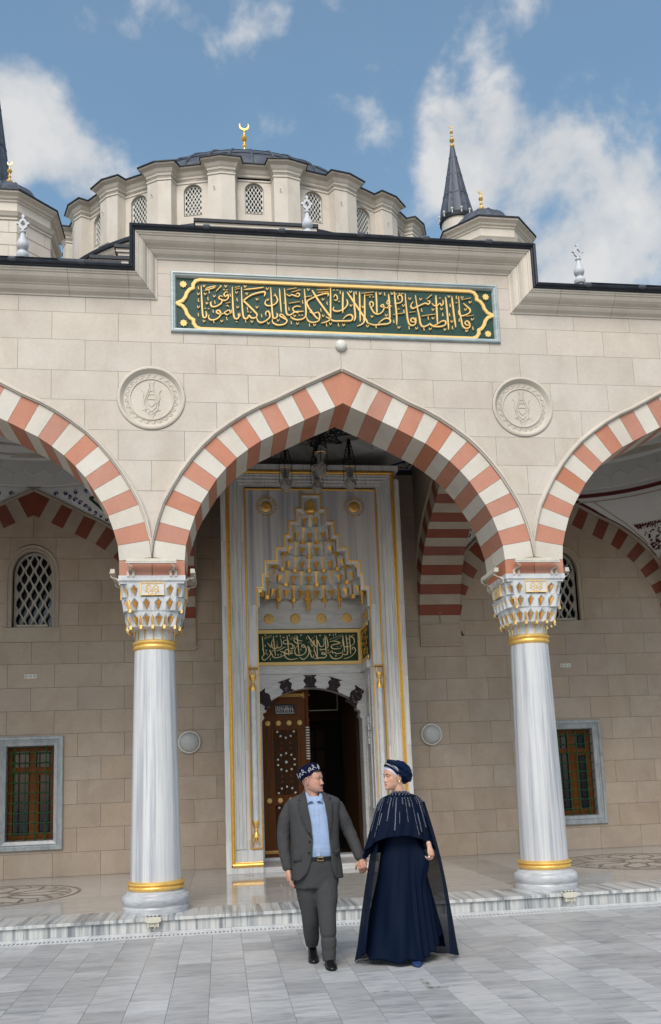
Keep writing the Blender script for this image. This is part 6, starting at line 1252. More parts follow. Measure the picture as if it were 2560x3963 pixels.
def alem(t, x, y, z, s_, crescent=True, mat='gold', open_=.9, cs=1.0):
    # gilded finial: stacked bulbs and a crescent
    mb = MB(); mb.lathe([(.10, 0), (.11, .18), (.17, .22), (.20, .34), (.12, .44), (.06, .50), (.05, .58), (.16, .66), (.22, .80), (.16, .94), (.05, 1.0), (.045, 1.10), (.09, 1.16), (.10, 1.22), (.05, 1.30), (.04, 1.40), (.10, 1.46), (.15, 1.58), (.10, 1.68), (.04, 1.74), (.03, 1.9), (.05, 1.95)], 16, (0, 0, 0))
    mb.v = [(x+a*s_, y+b*s_, z+c*s_) for a, b, c in mb.v]; mb.build('bulbs', mat, t, True)
    mb = MB(); N = 22; cz = 1.95+.27*cs; Ro, Ri = .26*cs, .235*cs; outer_ = []; inner_ = []
    for k in range(N+1):
        a = -PI/2-open_*PI*.80+2*open_*PI*.80*k/N; outer_.append((Ro*cos(a), cz+Ro*sin(a)))
        w_ = .10*cs*max(0, sin(PI*k/N))**.8; inner_.append(((Ro-w_)*cos(a), cz+(Ro-w_)*sin(a)+w_*.1))
    vs = [(x+p[0]*s_, y+d*s_, z+p[1]*s_) for d in (-.03, .03) for p in outer_+inner_]; n2 = 2*(N+1); fs = []
    for k in range(N):
        o, i_ = k, N+1+k; fs += [(o, o+1, i_+1, i_), (n2+o, n2+i_, n2+i_+1, n2+o+1), (o, n2+o, n2+o+1, o+1), (i_, i_+1, n2+i_+1, n2+i_)]
    mb.add(vs, fs); mb.build('crescent', mat, t)
t = thing('gilded_finial', 'gilded crescent finial on top of the great dome', 'finial', (0, 25, 27.3)); tmp = thing('tmp', '', ''); alem(tmp, -.08, 25, 28.35, 1.0, cs=.85); reparent(tmp, t)
mb = MB(); mb.lathe([(.42, 27.3), (.28, 27.7), (.16, 28.2), (.12, 28.4)], 12, (-.08, 25, 0)); mb.v = [(x, y, z) for x, y, z in mb.v]; off(t, mb.build('cone_base', 'gold', t, True))
# the crescent must clear the dome's visible edge, so the stem is tall
def turret(x, lab, flab):
    y = 20.07; t = thing('corner_turret', lab, 'turret', (x, y, 17), 'corner turrets'); tmp = thing('tmp', '', ''); a0 = PI/8
    def octs(prof, mat, name, par=tmp):
        mb = MB(); mb.lathe([(r/cos(PI/8), z) for r, z in prof], 8, (x, y, 0), a0=a0, caps=False); return mb.build(name, mat, par)
    octs([(1.62, 14.5), (1.62, 20.86)], 'drum', 'turret_wall'); octs([(1.62, 20.86), (1.66, 20.88), (1.66, 20.95), (1.71, 20.99), (1.74, 21.05), (1.78, 21.12), (1.66, 21.18), (1.60, 21.20)], 'drum', 'band')
    octs([(1.60, 21.20), (1.60, 21.55)], 'drum', 'turret_wall'); octs([(1.60, 21.55), (1.64, 21.57), (1.64, 21.62), (1.70, 21.66), (1.72, 21.72), (1.78, 21.77), (1.83, 21.80), (1.84, 21.86)], 'drum', 'cornice')
    octs([(1.84, 21.86), (1.88, 21.865), (1.88, 21.915), (1.82, 21.93), (1.2, 21.98)], 'leaddark', 'coping')
    mb = MB(); mb.lathe([(1.30*cos(PI/2*j/8)+.01, 21.93+1.3*sin(PI/2*j/8)) for j in range(9)], 32, (x, y, 0), caps=False); mb.build('lead_dome', 'lead', tmp, 2)
    mb = MB()
    for k in range(12): a = 2*PI*k/12; mb.tube([(x+1.31*cos(PI/2*j/8)*cos(a), y+1.31*cos(PI/2*j/8)*sin(a), 21.93+1.31*sin(PI/2*j/8)) for j in range(9)], .03, 4)
    mb.build('dome_rib', 'lead', tmp)
    mb = MB(); rf = random.Random(int(x))
    for k in range(8):
        a = a0+2*PI*k/8; b_ = a+2*PI/8; r = 1.622/cos(PI/8)
        for z in (19.0, 19.47, 19.94, 20.41): mb.tube([(x+r*cos(a), y+r*sin(a), z), (x+r*cos(b_), y+r*sin(b_), z)], .012, 3)
        for j, z in enumerate((19.0, 19.47, 19.94, 20.41)):
            for f_ in ((.3, .8) if j % 2 else (.05, .55)): p = Vector((x+r*cos(a), y+r*sin(a))).lerp(Vector((x+r*cos(b_), y+r*sin(b_))), f_); mb.tube([(p.x, p.y, z), (p.x, p.y, z+.47)], .010, 3)
    mb.build('wall_joint', 'limedark', tmp)
    f = thing('gilded_finial', flab, 'finial', (x, y, 23.2), 'gilded finials of the turrets'); t2 = thing('tmp', '', ''); alem(t2, x, y, 23.0, .60, cs=.6); reparent(t2, f)
    reparent(tmp, t)
turret(9.05, 'octagonal stone turret with small lead dome right of the great dome', 'gilded crescent finial on the right turret')
turret(-8.95, 'octagonal stone turret with small lead dome cut by the left edge', 'gilded crescent finial on the left turret')
def minaret(x, y, zb, zt, r, lab):
    t = thing('minaret', lab, 'minaret', (x, y, 0), 'minarets'); tmp = thing('tmp', '', '')
    mb = MB(); mb.lathe([(r*1.15, 0), (r*1.0, zb-6), (r*.98, zb-1.2), (r*1.0, zb)], 24, (x, y, 0)); mb.build('stone_shaft', 'drum', tmp, True)
    mb = MB(); n = 48; mb.lathe([(r*1.10, zb-.05), (r*1.13, zb+.25), (r*1.06, zb+.3)], n, (x, y, 0)); mb.build('eaves_ring', 'leaddark', tmp, True)
    mb = MB(); vs = []; H = zt-zb
    prof = [(r*1.06, zb+.3), (r*1.03, zb+.3+H*.10), (r*.80, zb+H*.33), (r*.52, zb+H*.60), (r*.22, zb+H*.90), (r*.14, zt)]
    for rr_, z in prof:
        for i in range(n): q_ = rr_*(1.02 if i % 3 == 0 else .985); vs.append((x+q_*cos(2*PI*i/n), y+q_*sin(2*PI*i/n), z))
    mb.add(vs, [(j*n+i, j*n+(i+1) % n, (j+1)*n+(i+1) % n, (j+1)*n+i) for j in range(len(prof)-1) for i in range(n)]); mb.build('lead_spire', 'lead', tmp)
    mb = MB()
    for f_ in (.33, .60, .85): 
        rr_ = r*(.80 if f_ == .33 else .52 if f_ == .60 else .28); mb.lathe([(rr_*1.03, zb+H*f_-.05), (rr_*1.03, zb+H*f_+.05)], n, (x, y, 0), caps=False)
    mb.build('seam_ring', 'lead', tmp)
    mb = MB()
    for k in range(12): a = 2*PI*k/12; mb = MB(); mb.ball((x+r*1.15*cos(a), y+r*1.15*sin(a), zb+.42), r*.085, 8); mb.tube([(x+r*1.12*cos(a), y+r*1.12*sin(a), zb+.1), (x+r*1.15*cos(a), y+r*1.15*sin(a), zb+.42)], r*.04, 5); mb.build('eaves_lamp', 'whitepaint', tmp)
    f = thing('gilded_finial', lab.replace('grey spired minaret', 'gilded crescent finial of the minaret'), 'finial', (x, y, zt), 'gilded finials of the minarets'); t2 = thing('tmp', '', ''); alem(t2, x, y, zt-.1, .85, cs=.65); reparent(t2, f); reparent(tmp, t)
minaret(15.62, 44, 39.7, 45.7, 1.10, 'grey spired minaret behind the right turret')
minaret(-16.15, 44, 39.7, 50.6, 1.36, 'grey spired minaret cut by the left edge of the picture')
# ------------------------------------------------------------------ the couple
from mathutils import noise as mn
def cloth(name, col, rough=.8, sheen=.3, weave=900, var=.12, alpha=1.0, fold=0):
    m, t, b = newmat(name); v = coords(t, False); n = noise(t, v, weave, 2, .6); n2 = noise(t, v, 14, 5, .6)
    c = mixc(t, .5, ramp(t, n, [(.3, tuple(x*(1-var) for x in col)), (.7, tuple(x*(1+var) for x in col))]), ramp(t, n2, [(.3, tuple(x*.88 for x in col)), (.7, tuple(x*1.1 for x in col))]))
    t.links.new(c, b.inputs['Base Color']); b.inputs['Roughness'].default_value = rough; b.inputs['Sheen Weight'].default_value = sheen; b.inputs['Sheen Tint'].default_value = (*[min(1, x*4) for x in col], 1); b.inputs['Specular IOR Level'].default_value = .10
    b.inputs['Alpha'].default_value = alpha; bump(t, b, n, .25, .001); return m
M['suit'] = cloth('grey_suit_wool', (.050, .050, .051), .85, .05); M['suit2'] = cloth('grey_lapel_wool', (.043, .043, .044), .85, .05); M['shirt'] = cloth('light_blue_cotton', (.27, .36, .52), .75, .05, 600, .05)
M['navy'] = cloth('navy_chiffon', (.0010, .0045, .0165), .75, .0, 500, .1); M['navyd'] = cloth('navy_crepe', (.0010, .0052, .0185), .7, .0, 500, .1)
M['sheer'] = cloth('sheer_navy_chiffon', (.002, .007, .022), .75, .0, 500, .1, alpha=.88)
M['turban'] = cloth('navy_turban_cloth', (.0022, .009, .032), .6, .05, 300, .25); M['velvet'] = cloth('navy_velvet', (.002, .003, .018), .8, .1, 300, .2); M['white_thread'] = plain('silver_thread', (.62, .64, .68), .4, .2)
M['undercap'] = cloth('pale_lilac_jersey', (.50, .52, .68), .8, .1, 700, .04)
M['leather'] = plain('black_leather', (.006, .006, .007), .28, 0, .1, 60); M['blueshoe'] = plain('blue_suede', (.01, .03, .10), .7)
def skinmat(name, col, attr=False):
    m, t, b = newmat(name); v = coords(t, False); n = noise(t, v, 18, 5, .6); c = ramp(t, n, [(.3, tuple(x*.88 for x in col)), (.7, tuple(min(1, x*1.08) for x in col))])
    if attr:
        at = nn(t, 'ShaderNodeAttribute', attribute_name='pigment_shade'); c = mixc(t, 1.0, c, at.outputs['Color'], 'MULTIPLY')
    t.links.new(c, b.inputs['Base Color']); b.inputs['Roughness'].default_value = .5; b.inputs['Subsurface Weight'].default_value = .08; b.inputs['Subsurface Scale'].default_value = .01; b.inputs['Subsurface Radius'].default_value = (1, .3, .15); bump(t, b, noise(t, v, 160, 3), .1, .001); return m
M['skin'] = skinmat('man_skin', (.47, .25, .175)); M['skinw'] = skinmat('woman_skin', (.52, .30, .205)); M['skinp'] = skinmat('man_face_skin', (.47, .25, .175), True); M['skinwp'] = skinmat('woman_face_skin', (.52, .30, .205), True); M['hair'] = plain('short_dark_hair', (.009, .006, .005), .7, 0, .5, 300); M['stubble'] = skinmat('shaved_stubble_skin', (.26, .165, .125)); M['fade'] = skinmat('faded_side_hair', (.22, .15, .12)); M['beard'] = plain('trimmed_beard', (.055, .032, .022), .8, 0, .5, 300)
M['lips'] = skinmat('lips', (.40, .15, .12)); M['lipsw'] = skinmat('rose_lipstick', (.46, .11, .11)); M['eye'] = plain('eye_white', (.45, .43, .40), .2); M['iris'] = plain('dark_iris', (.012, .008, .006), .15); M['bead'] = plain('silver_beads', (.80, .80, .84), .15, .6); M['nail'] = plain('white_nail_varnish', (.75, .70, .70), .2)
def remesh(mbs, name, mat, parent, vox=.008, sm=6, folds=None):
    me = bpy.data.meshes.new('tmp'); vs = []; fs = []
    for q in mbs: o_ = len(vs); vs += q.v; fs += [tuple(i+o_ for i in f) for f in q.f]
    me.from_pydata(vs, [], fs); me.update(); o = bpy.data.objects.new('tmp', me); COL.objects.link(o)
    rm = o.modifiers.new('r', 'REMESH'); rm.mode = 'VOXEL'; rm.voxel_size = vox; s_ = o.modifiers.new('s', 'SMOOTH'); s_.iterations = sm; s_.factor = .5
    dg = bpy.context.evaluated_depsgraph_get(); me2 = bpy.data.meshes.new_from_object(o.evaluated_get(dg)); bpy.data.objects.remove(o)
    if folds:
        me2.update(); 
        nrm = [v.normal.copy() for v in me2.vertices]
        for v, n_ in zip(me2.vertices, nrm): v.co += n_*folds(v.co)
    me2.materials.clear(); me2.materials.append(M[mat]); me2.polygons.foreach_set('use_smooth', [True]*len(me2.polygons)); me2.update(); me2.name = name
    return link(name, me2, parent)
def limb(pts, radii, n=16, flat=1.0, seg=5):
    # smooth tube through joints with tapering radii, closed and rounded at both ends
    P_ = [Vector(p) for p in pts]; PP = [P_[0]]+P_+[P_[-1]]; RR = [radii[0]]+list(radii)+[radii[-1]]; cs = []; rs = []
    for i in range(1, len(PP)-2):
        for k in range(seg):
            t_ = k/seg; p0, p1, p2, p3 = PP[i-1:i+3]; cs.append(.5*((2*p1)+(p2-p0)*t_+(2*p0-5*p1+4*p2-p3)*t_*t_+(3*p1-p0-3*p2+p3)*t_**3)); rs.append(RR[i]+(RR[i+1]-RR[i])*(t_*t_*(3-2*t_)))
    cs.append(P_[-1]); rs.append(radii[-1])
    d0 = (cs[0]-cs[1]).normalized(); d1 = (cs[-1]-cs[-2]).normalized()
    cs = [cs[0]+d0*rs[0]*.8, cs[0]+d0*rs[0]*.5]+cs+[cs[-1]+d1*rs[-1]*.5, cs[-1]+d1*rs[-1]*.8]; rs = [rs[0]*.35, rs[0]*.8]+rs+[rs[-1]*.8, rs[-1]*.35]
    mb = MB(); mb.tube(cs, rs, n); return mb
def loftz(rings, n=40, e=2.3, th0=0, th1=2*PI, caps=True):
    # rings: (z, cx, cy, rx, ry[, tilt])
    mb = MB(); vs = []; closed = abs(th1-th0-2*PI) < 1e-6; m_ = n if closed else n+1
    for z, cx, cy, rx, ry in rings:
        for i in range(m_):
            a = th0+(th1-th0)*i/n; c, s = cos(a), sin(a); q = (abs(c)**e+abs(s)**e)**(-1/e); vs.append((cx+rx*q*c, cy+ry*q*s, z))
    fs = [(j*m_+i, j*m_+(i+1) % m_, (j+1)*m_+(i+1) % m_, (j+1)*m_+i) for j in range(len(rings)-1) for i in range(n if closed else n)]
    if caps and closed: fs += [tuple(range(m_-1, -1, -1)), tuple(range((len(rings)-1)*m_, len(rings)*m_))]
    mb.add(vs, fs); return mb
HEADT = [(-.004,.060,-.01,.018),(.0,.080,-.02,.030),(.008,.090,-.03,.038),(.022,.093,-.045,.050),(.04,.092,-.06,.060),(.06,.090,-.07,.066),(.08,.089,-.08,.070),(.10,.088,-.09,.0725),(.12,.086,-.096,.0745),(.14,.090,-.101,.076),(.16,.089,-.104,.077),(.18,.084,-.103,.076),(.20,.073,-.096,.070),(.215,.060,-.082,.060),(.228,.040,-.058,.044),(.236,.018,-.030,.022),(.239,.001,-.008,.004)]
def head(chin, face, parent, mats, regions, k=1.0, tilt=0, female=False, name='head', wide=1.0):
    # chin: world position under the chin on the head's axis; face: horizontal facing direction
    f = Vector((face[0], face[1], 0)).normalized(); u = Vector((0, 0, 1)); l = u.cross(f)
    if tilt: rot = Matrix.Rotation(tilt, 3, l); f = rot @ f; u = rot @ u
    P = lambda a, b, c: Vector(chin)+(f*a+l*b+u*c)*k
    NS, NZ = 112, 100; vs = []; lc = []; 
    for j in range(NZ+1):
        z = -.004+.243*(j/NZ)
        for q0 in range(len(HEADT)-1):
            if HEADT[q0][0] <= z <= HEADT[q0+1][0]+1e-9: break
        a_, b_ = HEADT[q0], HEADT[q0+1]; m0 = HEADT[max(0, q0-1)]; m3 = HEADT[min(len(HEADT)-1, q0+2)]; hh_ = b_[0]-a_[0]; t_ = (z-a_[0])/hh_
        def hm(q): s0 = (b_[q]-m0[q])/(b_[0]-m0[0])*hh_; s1 = (m3[q]-a_[q])/(m3[0]-a_[0])*hh_; return (2*t_**3-3*t_**2+1)*a_[q]+(t_**3-2*t_**2+t_)*s0+(-2*t_**3+3*t_**2)*b_[q]+(t_**3-t_**2)*s1
        fr, bk, hw = hm(1), hm(2), hm(3)
        if female: hw *= .93; fr -= .002
        hw *= 1+(wide-1)*max(0, 1-z/.16); fr += .004*(wide-1)*8*max(0, 1-z/.05)
        for i in range(NS):
            th = 2*PI*i/NS; c, s = cos(th), sin(th); ee = 2.25; q = (abs(c)**ee+abs(s)**ee)**(-1/ee)
            x = (fr if c > 0 else -bk)*q*c; y = hw*q*s
            G = lambda cy, cz, sy, sz: math.exp(-((y-cy)/sy)**2-((z-cz)/sz)**2)
            if c > 0:
                nz = 0
                if .062 < z < .140:
                    tt = (.140-z)/.062; prof = (.024 if not female else .019)*min(1, max(0, tt))**1.1*(1 if z > .080 else max(0, 1-((.080-z)/.016)**1.5)); nz = prof*math.exp(-(y/(.0085+.0065*min(1, tt)))**2)
                x += nz+.006*(G(.013, .079, .007, .008)+G(-.013, .079, .007, .008))-.010*(G(.031, .122, .017, .011)+G(-.031, .122, .017, .011))+.006*(G(.030, .141, .022, .008)+G(-.030, .141, .022, .008))+.007*G(0, .051, .020, .006)+.007*G(0, .041, .016, .006)-.004*G(0, .046, .022, .003)+.006*G(0, .012, .020, .014)+.004*(G(.045, .092, .018, .02)+G(-.045, .092, .018, .02))-.003*G(0, .030, .02, .007)
            vs.append(P(x, y, z)); lc.append((x, y, z))
    fs = [(j*NS+i, j*NS+(i+1) % NS, (j+1)*NS+(i+1) % NS, (j+1)*NS+i) for j in range(NZ) for i in range(NS)]+[tuple(range(NS-1, -1, -1)), tuple(range(NZ*NS, (NZ+1)*NS))]
    mb = MB(); mb.v = [tuple(v) for v in vs]; mb.f = fs; mb.m = [0]*len(fs); o = mb.build(name, mats[0], parent, 2)
    ca = o.data.color_attributes.new('pigment_shade', 'FLOAT_COLOR', 'POINT')
    for i, p in enumerate(lc): ca.data[i].color = (*regions(*p), 1)
    for s_ in (-1, 1):
        e_ = MB(); e_.ball(P(.0705, s_*.031, .122), .0115*k, 12); e_.build('eye', 'eye', o, 2)
        e_ = MB(); e_.ball(P(.0780, s_*.032, .1222), .0050*k, 10); e_.build('iris', 'iris', o, 2)
        e_ = MB(); e_.tube([P(.077, s_*.016, .1245), P(.082, s_*.026, .1305), P(.081, s_*.036, .1305), P(.073, s_*.048, .1235)], [.003, .0050, .0050, .003], 8); e_.build('upper_eyelid', mats[1], o, 2)
        e_ = MB(); e_.tube([P(.078, s_*.017, .119), P(.0805, s_*.026, .1145), P(.0795, s_*.036, .1145), P(.073, s_*.047, .1185)], [.002, .0036, .0036, .002], 8); e_.build('lower_eyelid', mats[1], o, 2)
        e_ = MB(); e_.tube([P(.081, s_*.018, .1245), P(.0855, s_*.029, .1272), P(.0775, s_*.046, .1240 if not female else .1265)], [.0006, .0012 if not female else .0020, .0006], 5); e_.build('lash_line', 'iris', o, 2)
        e_ = MB(); e_.tube([P(.088, s_*.013, .140), P(.091, s_*.028, .1475), P(.074, s_*.050, .143)], [.0024, .0030, .0012], 6); e_.build('eyebrow', 'hair', o, 2)
        r_ = MB(); pts = [P(-.012+.017*cos(a)*(1 if a < PI else .8), s_*(.0755+.012*(1 if .8 < a < 3.6 else .5)), .107+.030*sin(a)) for a in [PI*2*q/12 for q in range(13)]]
        r_.tube(pts, .0055, 6); r_.lathe([(.001, -.02), (.010, -.012), (.012, 0), (.010, .014), (.001, .022)], 8, P(-.010, s_*.075, .107)); 
        e_ = r_.build('ear', mats[1], o, 2)
    return o, P
def finger(base, d, bend, lens, r, n_, spread=0):
    p = Vector(base); pts = [p.copy()]; dd = Vector(d).normalized(); ax = dd.cross(Vector(n_)).normalized()
    for q, L_ in enumerate(lens):
        p = p+dd*L_; pts.append(p.copy()); dd = Matrix.Rotation(bend[q], 3, ax) @ dd
    return limb(pts, [r, r*.95, r*.88, r*.75][:len(pts)], 8, seg=3)
def hand(wrist, d, n_, side, k, parent, mat, curl=(.35, .45, .35), thumb=(.5, .3), spreadf=.06, name='hand', ring=None):
    # d: direction wrist -> knuckles, n_: direction the palm faces, side: +1 thumb towards cross(d, n_)
    d = Vector(d).normalized(); n_ = (Vector(n_)-d*Vector(n_).dot(d)).normalized(); s_ = d.cross(n_).normalized()*side; W_ = Vector(wrist); mbs = []
    mbs.append(limb([W_-d*.03*k, W_+d*.01*k, W_+d*.05*k, W_+d*.085*k], [.024*k, .025*k, .026*k, .022*k], 12))
    for q, o_ in enumerate((-.027, -.009, .010, .028)): mbs.append(limb([W_+d*.015*k+s_*o_*.6*k, W_+d*.055*k+s_*o_*k, W_+d*.088*k+s_*o_*k], [.014*k, .0145*k, .0115*k], 8))
    for q, (o_, ln) in enumerate(((-.028, .80), (-.0095, .95), (.0095, 1.0), (.028, .92))):
        b_ = W_+d*(.088-abs(o_)*.15)*k+s_*o_*k; dd = (d+s_*spreadf*(q-1.5)).normalized(); c_ = [x*(1+.12*(1.5-q)) for x in curl]
        dd = Matrix.Rotation(c_[0], 3, dd.cross(n_).normalized()) @ dd
        mbs.append(finger(b_, dd, (c_[1], c_[2], 0), [.042*ln*k, .026*ln*k, .020*ln*k], .0092*k, n_))
    tb = W_+d*.022*k+s_*.026*k+n_*.006*k; td = (d*.75+s_*.65+n_*.25).normalized()
    mbs.append(finger(tb, td, (thumb[0]*.6, thumb[1], 0), [.040*k, .030*k, .024*k], .0108*k, n_*.6-s_*.8))
    return remesh(mbs, name, mat, parent, .0032, 3)
# ---- the man
man = thing('person', 'man in grey suit jacket, light blue shirt and navy embroidered cap, holding hands and walking', 'person', (-.77, -2.33, -.148)); tmp = thing('tmp', '', '')
MX, MY = -.772, -2.335
def ss(a, b, x):
    t_ = max(0, min(1, (x-a)/(b-a))); return t_*t_*(3-2*t_)
def mixv(c, d, f): return tuple(c[i]+(d[i]-c[i])*f for i in range(3))
def reg_man(x, y, z):
    c = (1, 1, 1); ay = abs(y)
    c = mixv(c, (1.08, .88, .86), .7*math.exp(-((ay-.045)/.022)**2-((z-.085)/.022)**2)*(x > .03))
    st = ss(.066, .040, z+.35*max(0, .055-x)*0)*ss(.095, .03, z)*(x > -.03); st = max(ss(.060, .035, z-.55*max(0, .050-x)), 0)*ss(-.03, .0, x)
    c = mixv(c, (.66, .72, .80), .62*st)
    fade = max(ss(.100, .135, z-.30*max(0, x-.0))*ss(.050, .030, x), ss(.05, .11, z)*ss(-.01, -.035, x)); c = mixv(c, (.42, .46, .54), .78*fade)
    top = max(ss(.176, .184, z), ss(.148, .178, z)*ss(.045, .02, x)); c = mixv(c, (.06, .07, .09), top)
    mo = ss(.0535, .0575, z)*ss(.0700, .0640, z)*ss(.031, .024, ay)*(x > .05); mo = max(mo, ss(.030, .034, z)*ss(.0395, .036, z)*ss(.012, .007, ay)*(x > .05), ss(.018, .010, z)*ss(.045, .030, ay)*ss(.03, .06, x)); c = mixv(c, (.16, .15, .16), .85*mo)
    li = ss(.0385, .041, z)*ss(.0545, .052, z)*ss(.024, .019, ay)*(x > .05); c = mixv(c, (.92, .62, .62), li)
    li = ss(.0445, .0460, z)*ss(.0475, .0460, z)*ss(.026, .022, ay)*(x > .05); c = mixv(c, (.35, .2, .2), .8*li)  # dark seam: shade of the crease between the lips, painted in
    no = math.exp(-((ay-.010)/.004)**2-((z-.0735)/.003)**2)*(x > .06); return mixv(c, (.4, .25, .22), .7*no)  # nostril shade painted into the skin colour
hd, HP = head((-.775, -2.33, 1.312), (.84, -.54), tmp, ['skinp', 'skin'], reg_man, 1.0, tilt=-.02, wide=1.13)
nk = remesh([limb([(-.775, -2.31, 1.22), (-.778, -2.315, 1.30), (-.79, -2.325, 1.37)], [.068, .062, .060], 16), limb([(-.765, -2.345, 1.335), (-.745, -2.36, 1.330)], [.040, .030], 10)], 'neck', 'skin', hd, .006, 5)
# hair under the cap
def capshape(prof, c, ax, name, mat, par, n=40, fold=None, el=1.0):
    ax = Vector(ax).normalized(); f = Vector((.84, -.54, 0)); f = (f-ax*f.dot(ax)).normalized(); l = ax.cross(f); mb = MB(); vs = []
    for r, z in prof:
        for i in range(n):
            a = 2*PI*i/n; vs.append(Vector(c)+ax*z+f*r*el*cos(a)+l*r*sin(a)*.90)
    mb.add(vs, [(j*n+i, j*n+(i+1) % n, (j+1)*n+(i+1) % n, (j+1)*n+i) for j in range(len(prof)-1) for i in range(n)]+[tuple(range(n-1, -1, -1)), tuple(range((len(prof)-1)*n, len(prof)*n))]); return mb.build(name, mat, par, True), f, l, ax
HC = HP(-.022, 0, .165); AX = (-.36, .23, .90)
o, f1, l1, a1 = capshape([(.100, -.020), (.104, -.002), (.104, .030), (.100, .056), (.088, .076), (.055, .090), (.001, .094)], HC, AX, 'cap', 'velvet', tmp)
hb_ = MB(); hp = [Vector(HC)+a1*(-.020)+f1*.092*cos(a)+l1*.088*.90*sin(a)-a1*.004 for a in [R(q) for q in range(-75, 76, 10)]]; hb_.tube(hp, [.003+.008*max(0, cos(R(q*1.18)))**.7 for q in range(-75, 76, 10)], 8); hb_.build('fringe', 'hair', hd, 2)
em = MB()
for k in range(6):
    a0 = 2*PI*k/6+.35
    def cp(a, z, r=.1055): return Vector(HC)+a1*z+f1*(r-.10*max(0, z-.03))*cos(a)+l1*(r-.10*max(0, z-.03))*sin(a)*.90
    for pts in ([(-.42, .008), (-.25, .014), (-.08, .018), (.1, .026), (.2, .040), (.1, .048), (.02, .038), (.08, .030)], [(-.42, .008), (-.38, .026), (-.25, .038), (-.18, .028), (-.26, .022)], [(-.45, -.002), (-.40, .010), (-.5, .020)], [(.1, .026), (.28, .022), (.36, .010)], [(.05, .050), (.12, .058)], [(-.1, .008), (0, .012), (.06, .008)]):
        P_ = catmull([(a0+a, z) for a, z in pts], 3); em.tube([cp(p.x, p.y) for p in P_], [.0017]*len(P_), 4)
em.build('silver_embroidery', 'white_thread', o)
# shirt
sh = remesh([loftz([(.735, MX+.012, MY, .172, .128), (.775, MX+.012, MY-.002, .182, .142), (.82, MX+.01, MY-.005, .19, .150), (.92, MX, MY-.005, .195, .152), (1.08, MX, MY, .20, .135), (1.2, MX, MY+.005, .20, .115), (1.255, MX, MY+.01, .13, .085), (1.285, MX, MY+.01, .08, .07)])], 'shirt', 'shirt', tmp, .008, 6, lambda p: .004*mn.noise(Vector((p.x*9, p.y*9, p.z*16)))+.0012*sin(p.z*120+5*mn.noise(p*9))*max(0, 1-abs(p.z-.84)/.07))
sb = MB()
for q, z in enumerate([1.222, 1.16, 1.09, 1.02, .95, .88, .81, .76]):
    y = MY-.005-.158 if z < 1.0 else MY-.150+(.028 if z > 1.15 else .008)
for s_ in (-1, 1):   # collar wings
    mb = MB(); x0 = MX+.03
    pts = [(MX+s_*.078, MY+.0, 1.335), (MX+s_*.082, MY-.045, 1.29), (MX+s_*.072, MY-.105, 1.222), (MX+s_*.040, MY-.125, 1.248), (MX+s_*.012, MY-.120, 1.242), (MX+s_*.035, MY-.08, 1.275), (MX+s_*.062, MY-.035, 1.325)]
    pts = [Vector(p) for p in pts]; n3 = Vector((s_*.3, -.9, .3)).normalized(); vs = [p for p in pts]+[p-n3*.006 for p in pts]; mb.add(vs, [tuple(range(7)), tuple(range(13, 6, -1))]+[(i, 7+i, 7+(i+1) % 7, (i+1) % 7) for i in range(7)]); mb.build('collar_wing', 'shirt', sh)
def front_y(x, z, tab=((.62, .155), (.78, .163), (.92, .165), (1.08, .148), (1.2, .126), (1.27, .10)), add=0.0, rx=.205):
    for a, b in zip(tab[:-1], tab[1:]):
        if a[0] <= z <= b[0]: ry = a[1]+(b[1]-a[1])*(z-a[0])/(b[0]-a[0]); break
    else: ry = tab[0][1] if z < tab[0][0] else tab[-1][1]
    e = 2.3; q = min(1, abs(x-MX)/rx); return MY-(ry+add)*(1-q**e)**(1/e)
mb = MB(); pts = [(MX+.012, z) for z in [.775+.051*k for k in range(10)]]
sweepv = [];
for w_, h in ((-.016, 0), (-.016, .004), (.016, .004), (.016, 0)): sweepv += [(x+w_, front_y(x, z, add=-.012+h), z) for x, z in pts]
mb.add(sweepv, [(j*10+i, j*10+i+1, (j+1)*10+i+1, (j+1)*10+i) for j in range(3) for i in range(9)]); mb.build('button_placket', 'shirt', sh)
for z in (1.215, 1.13, 1.055, .98, .90, .82): mb = MB(); mb.ball((MX+.012, front_y(MX+.012, z, add=-.007), z), .0055, 8); mb.build('shirt_button', 'eye', sh)
# jacket shell with an open front
jr = [(.575, .005, .235, .160), (.66, .004, .232, .163), (.76, .002, .222, .170), (.88, 0, .214, .172), (1.0, 0, .216, .165), (1.10, 0, .222, .152), (1.18, 0, .232, .136), (1.225, 0, .238, .122), (1.252, 0, .232, .108), (1.272, .003, .205, .094), (1.290, .006, .160, .082), (1.306, .008, .115, .074), (1.325, .010, .088, .070), (1.345, .016, .082, .060)]
def gapx(z):
    L_ = [(.575, -.93), (.60, -.90), (.64, -.862), (.70, -.838), (.80, -.815), (.92, -.806), (1.1, -.822), (1.2, -.838), (1.30, -.846), (1.36, -.852)]; R_ = [(.575, -.60), (.60, -.615), (.64, -.632), (.70, -.645), (.80, -.650), (.92, -.655), (1.1, -.668), (1.2, -.682), (1.30, -.698), (1.36, -.70)]
    g_ = lambda T: next((a[1]+(b[1]-a[1])*(z-a[0])/(b[0]-a[0]) for a, b in zip(T[:-1], T[1:]) if a[0] <= z <= b[0]), T[-1][1]); return g_(L_), g_(R_)
def jring(z):
    for a, b in zip(jr[:-1], jr[1:]):
        if a[0] <= z <= b[0]: t_ = (z-a[0])/(b[0]-a[0]); return [a[q]+(b[q]-a[q])*t_ for q in (1, 2, 3)]
    return jr[-1][1:]
zs_ = [.575+(1.345-.575)*k/60 for k in range(61)]; vs = []; NJ = 72
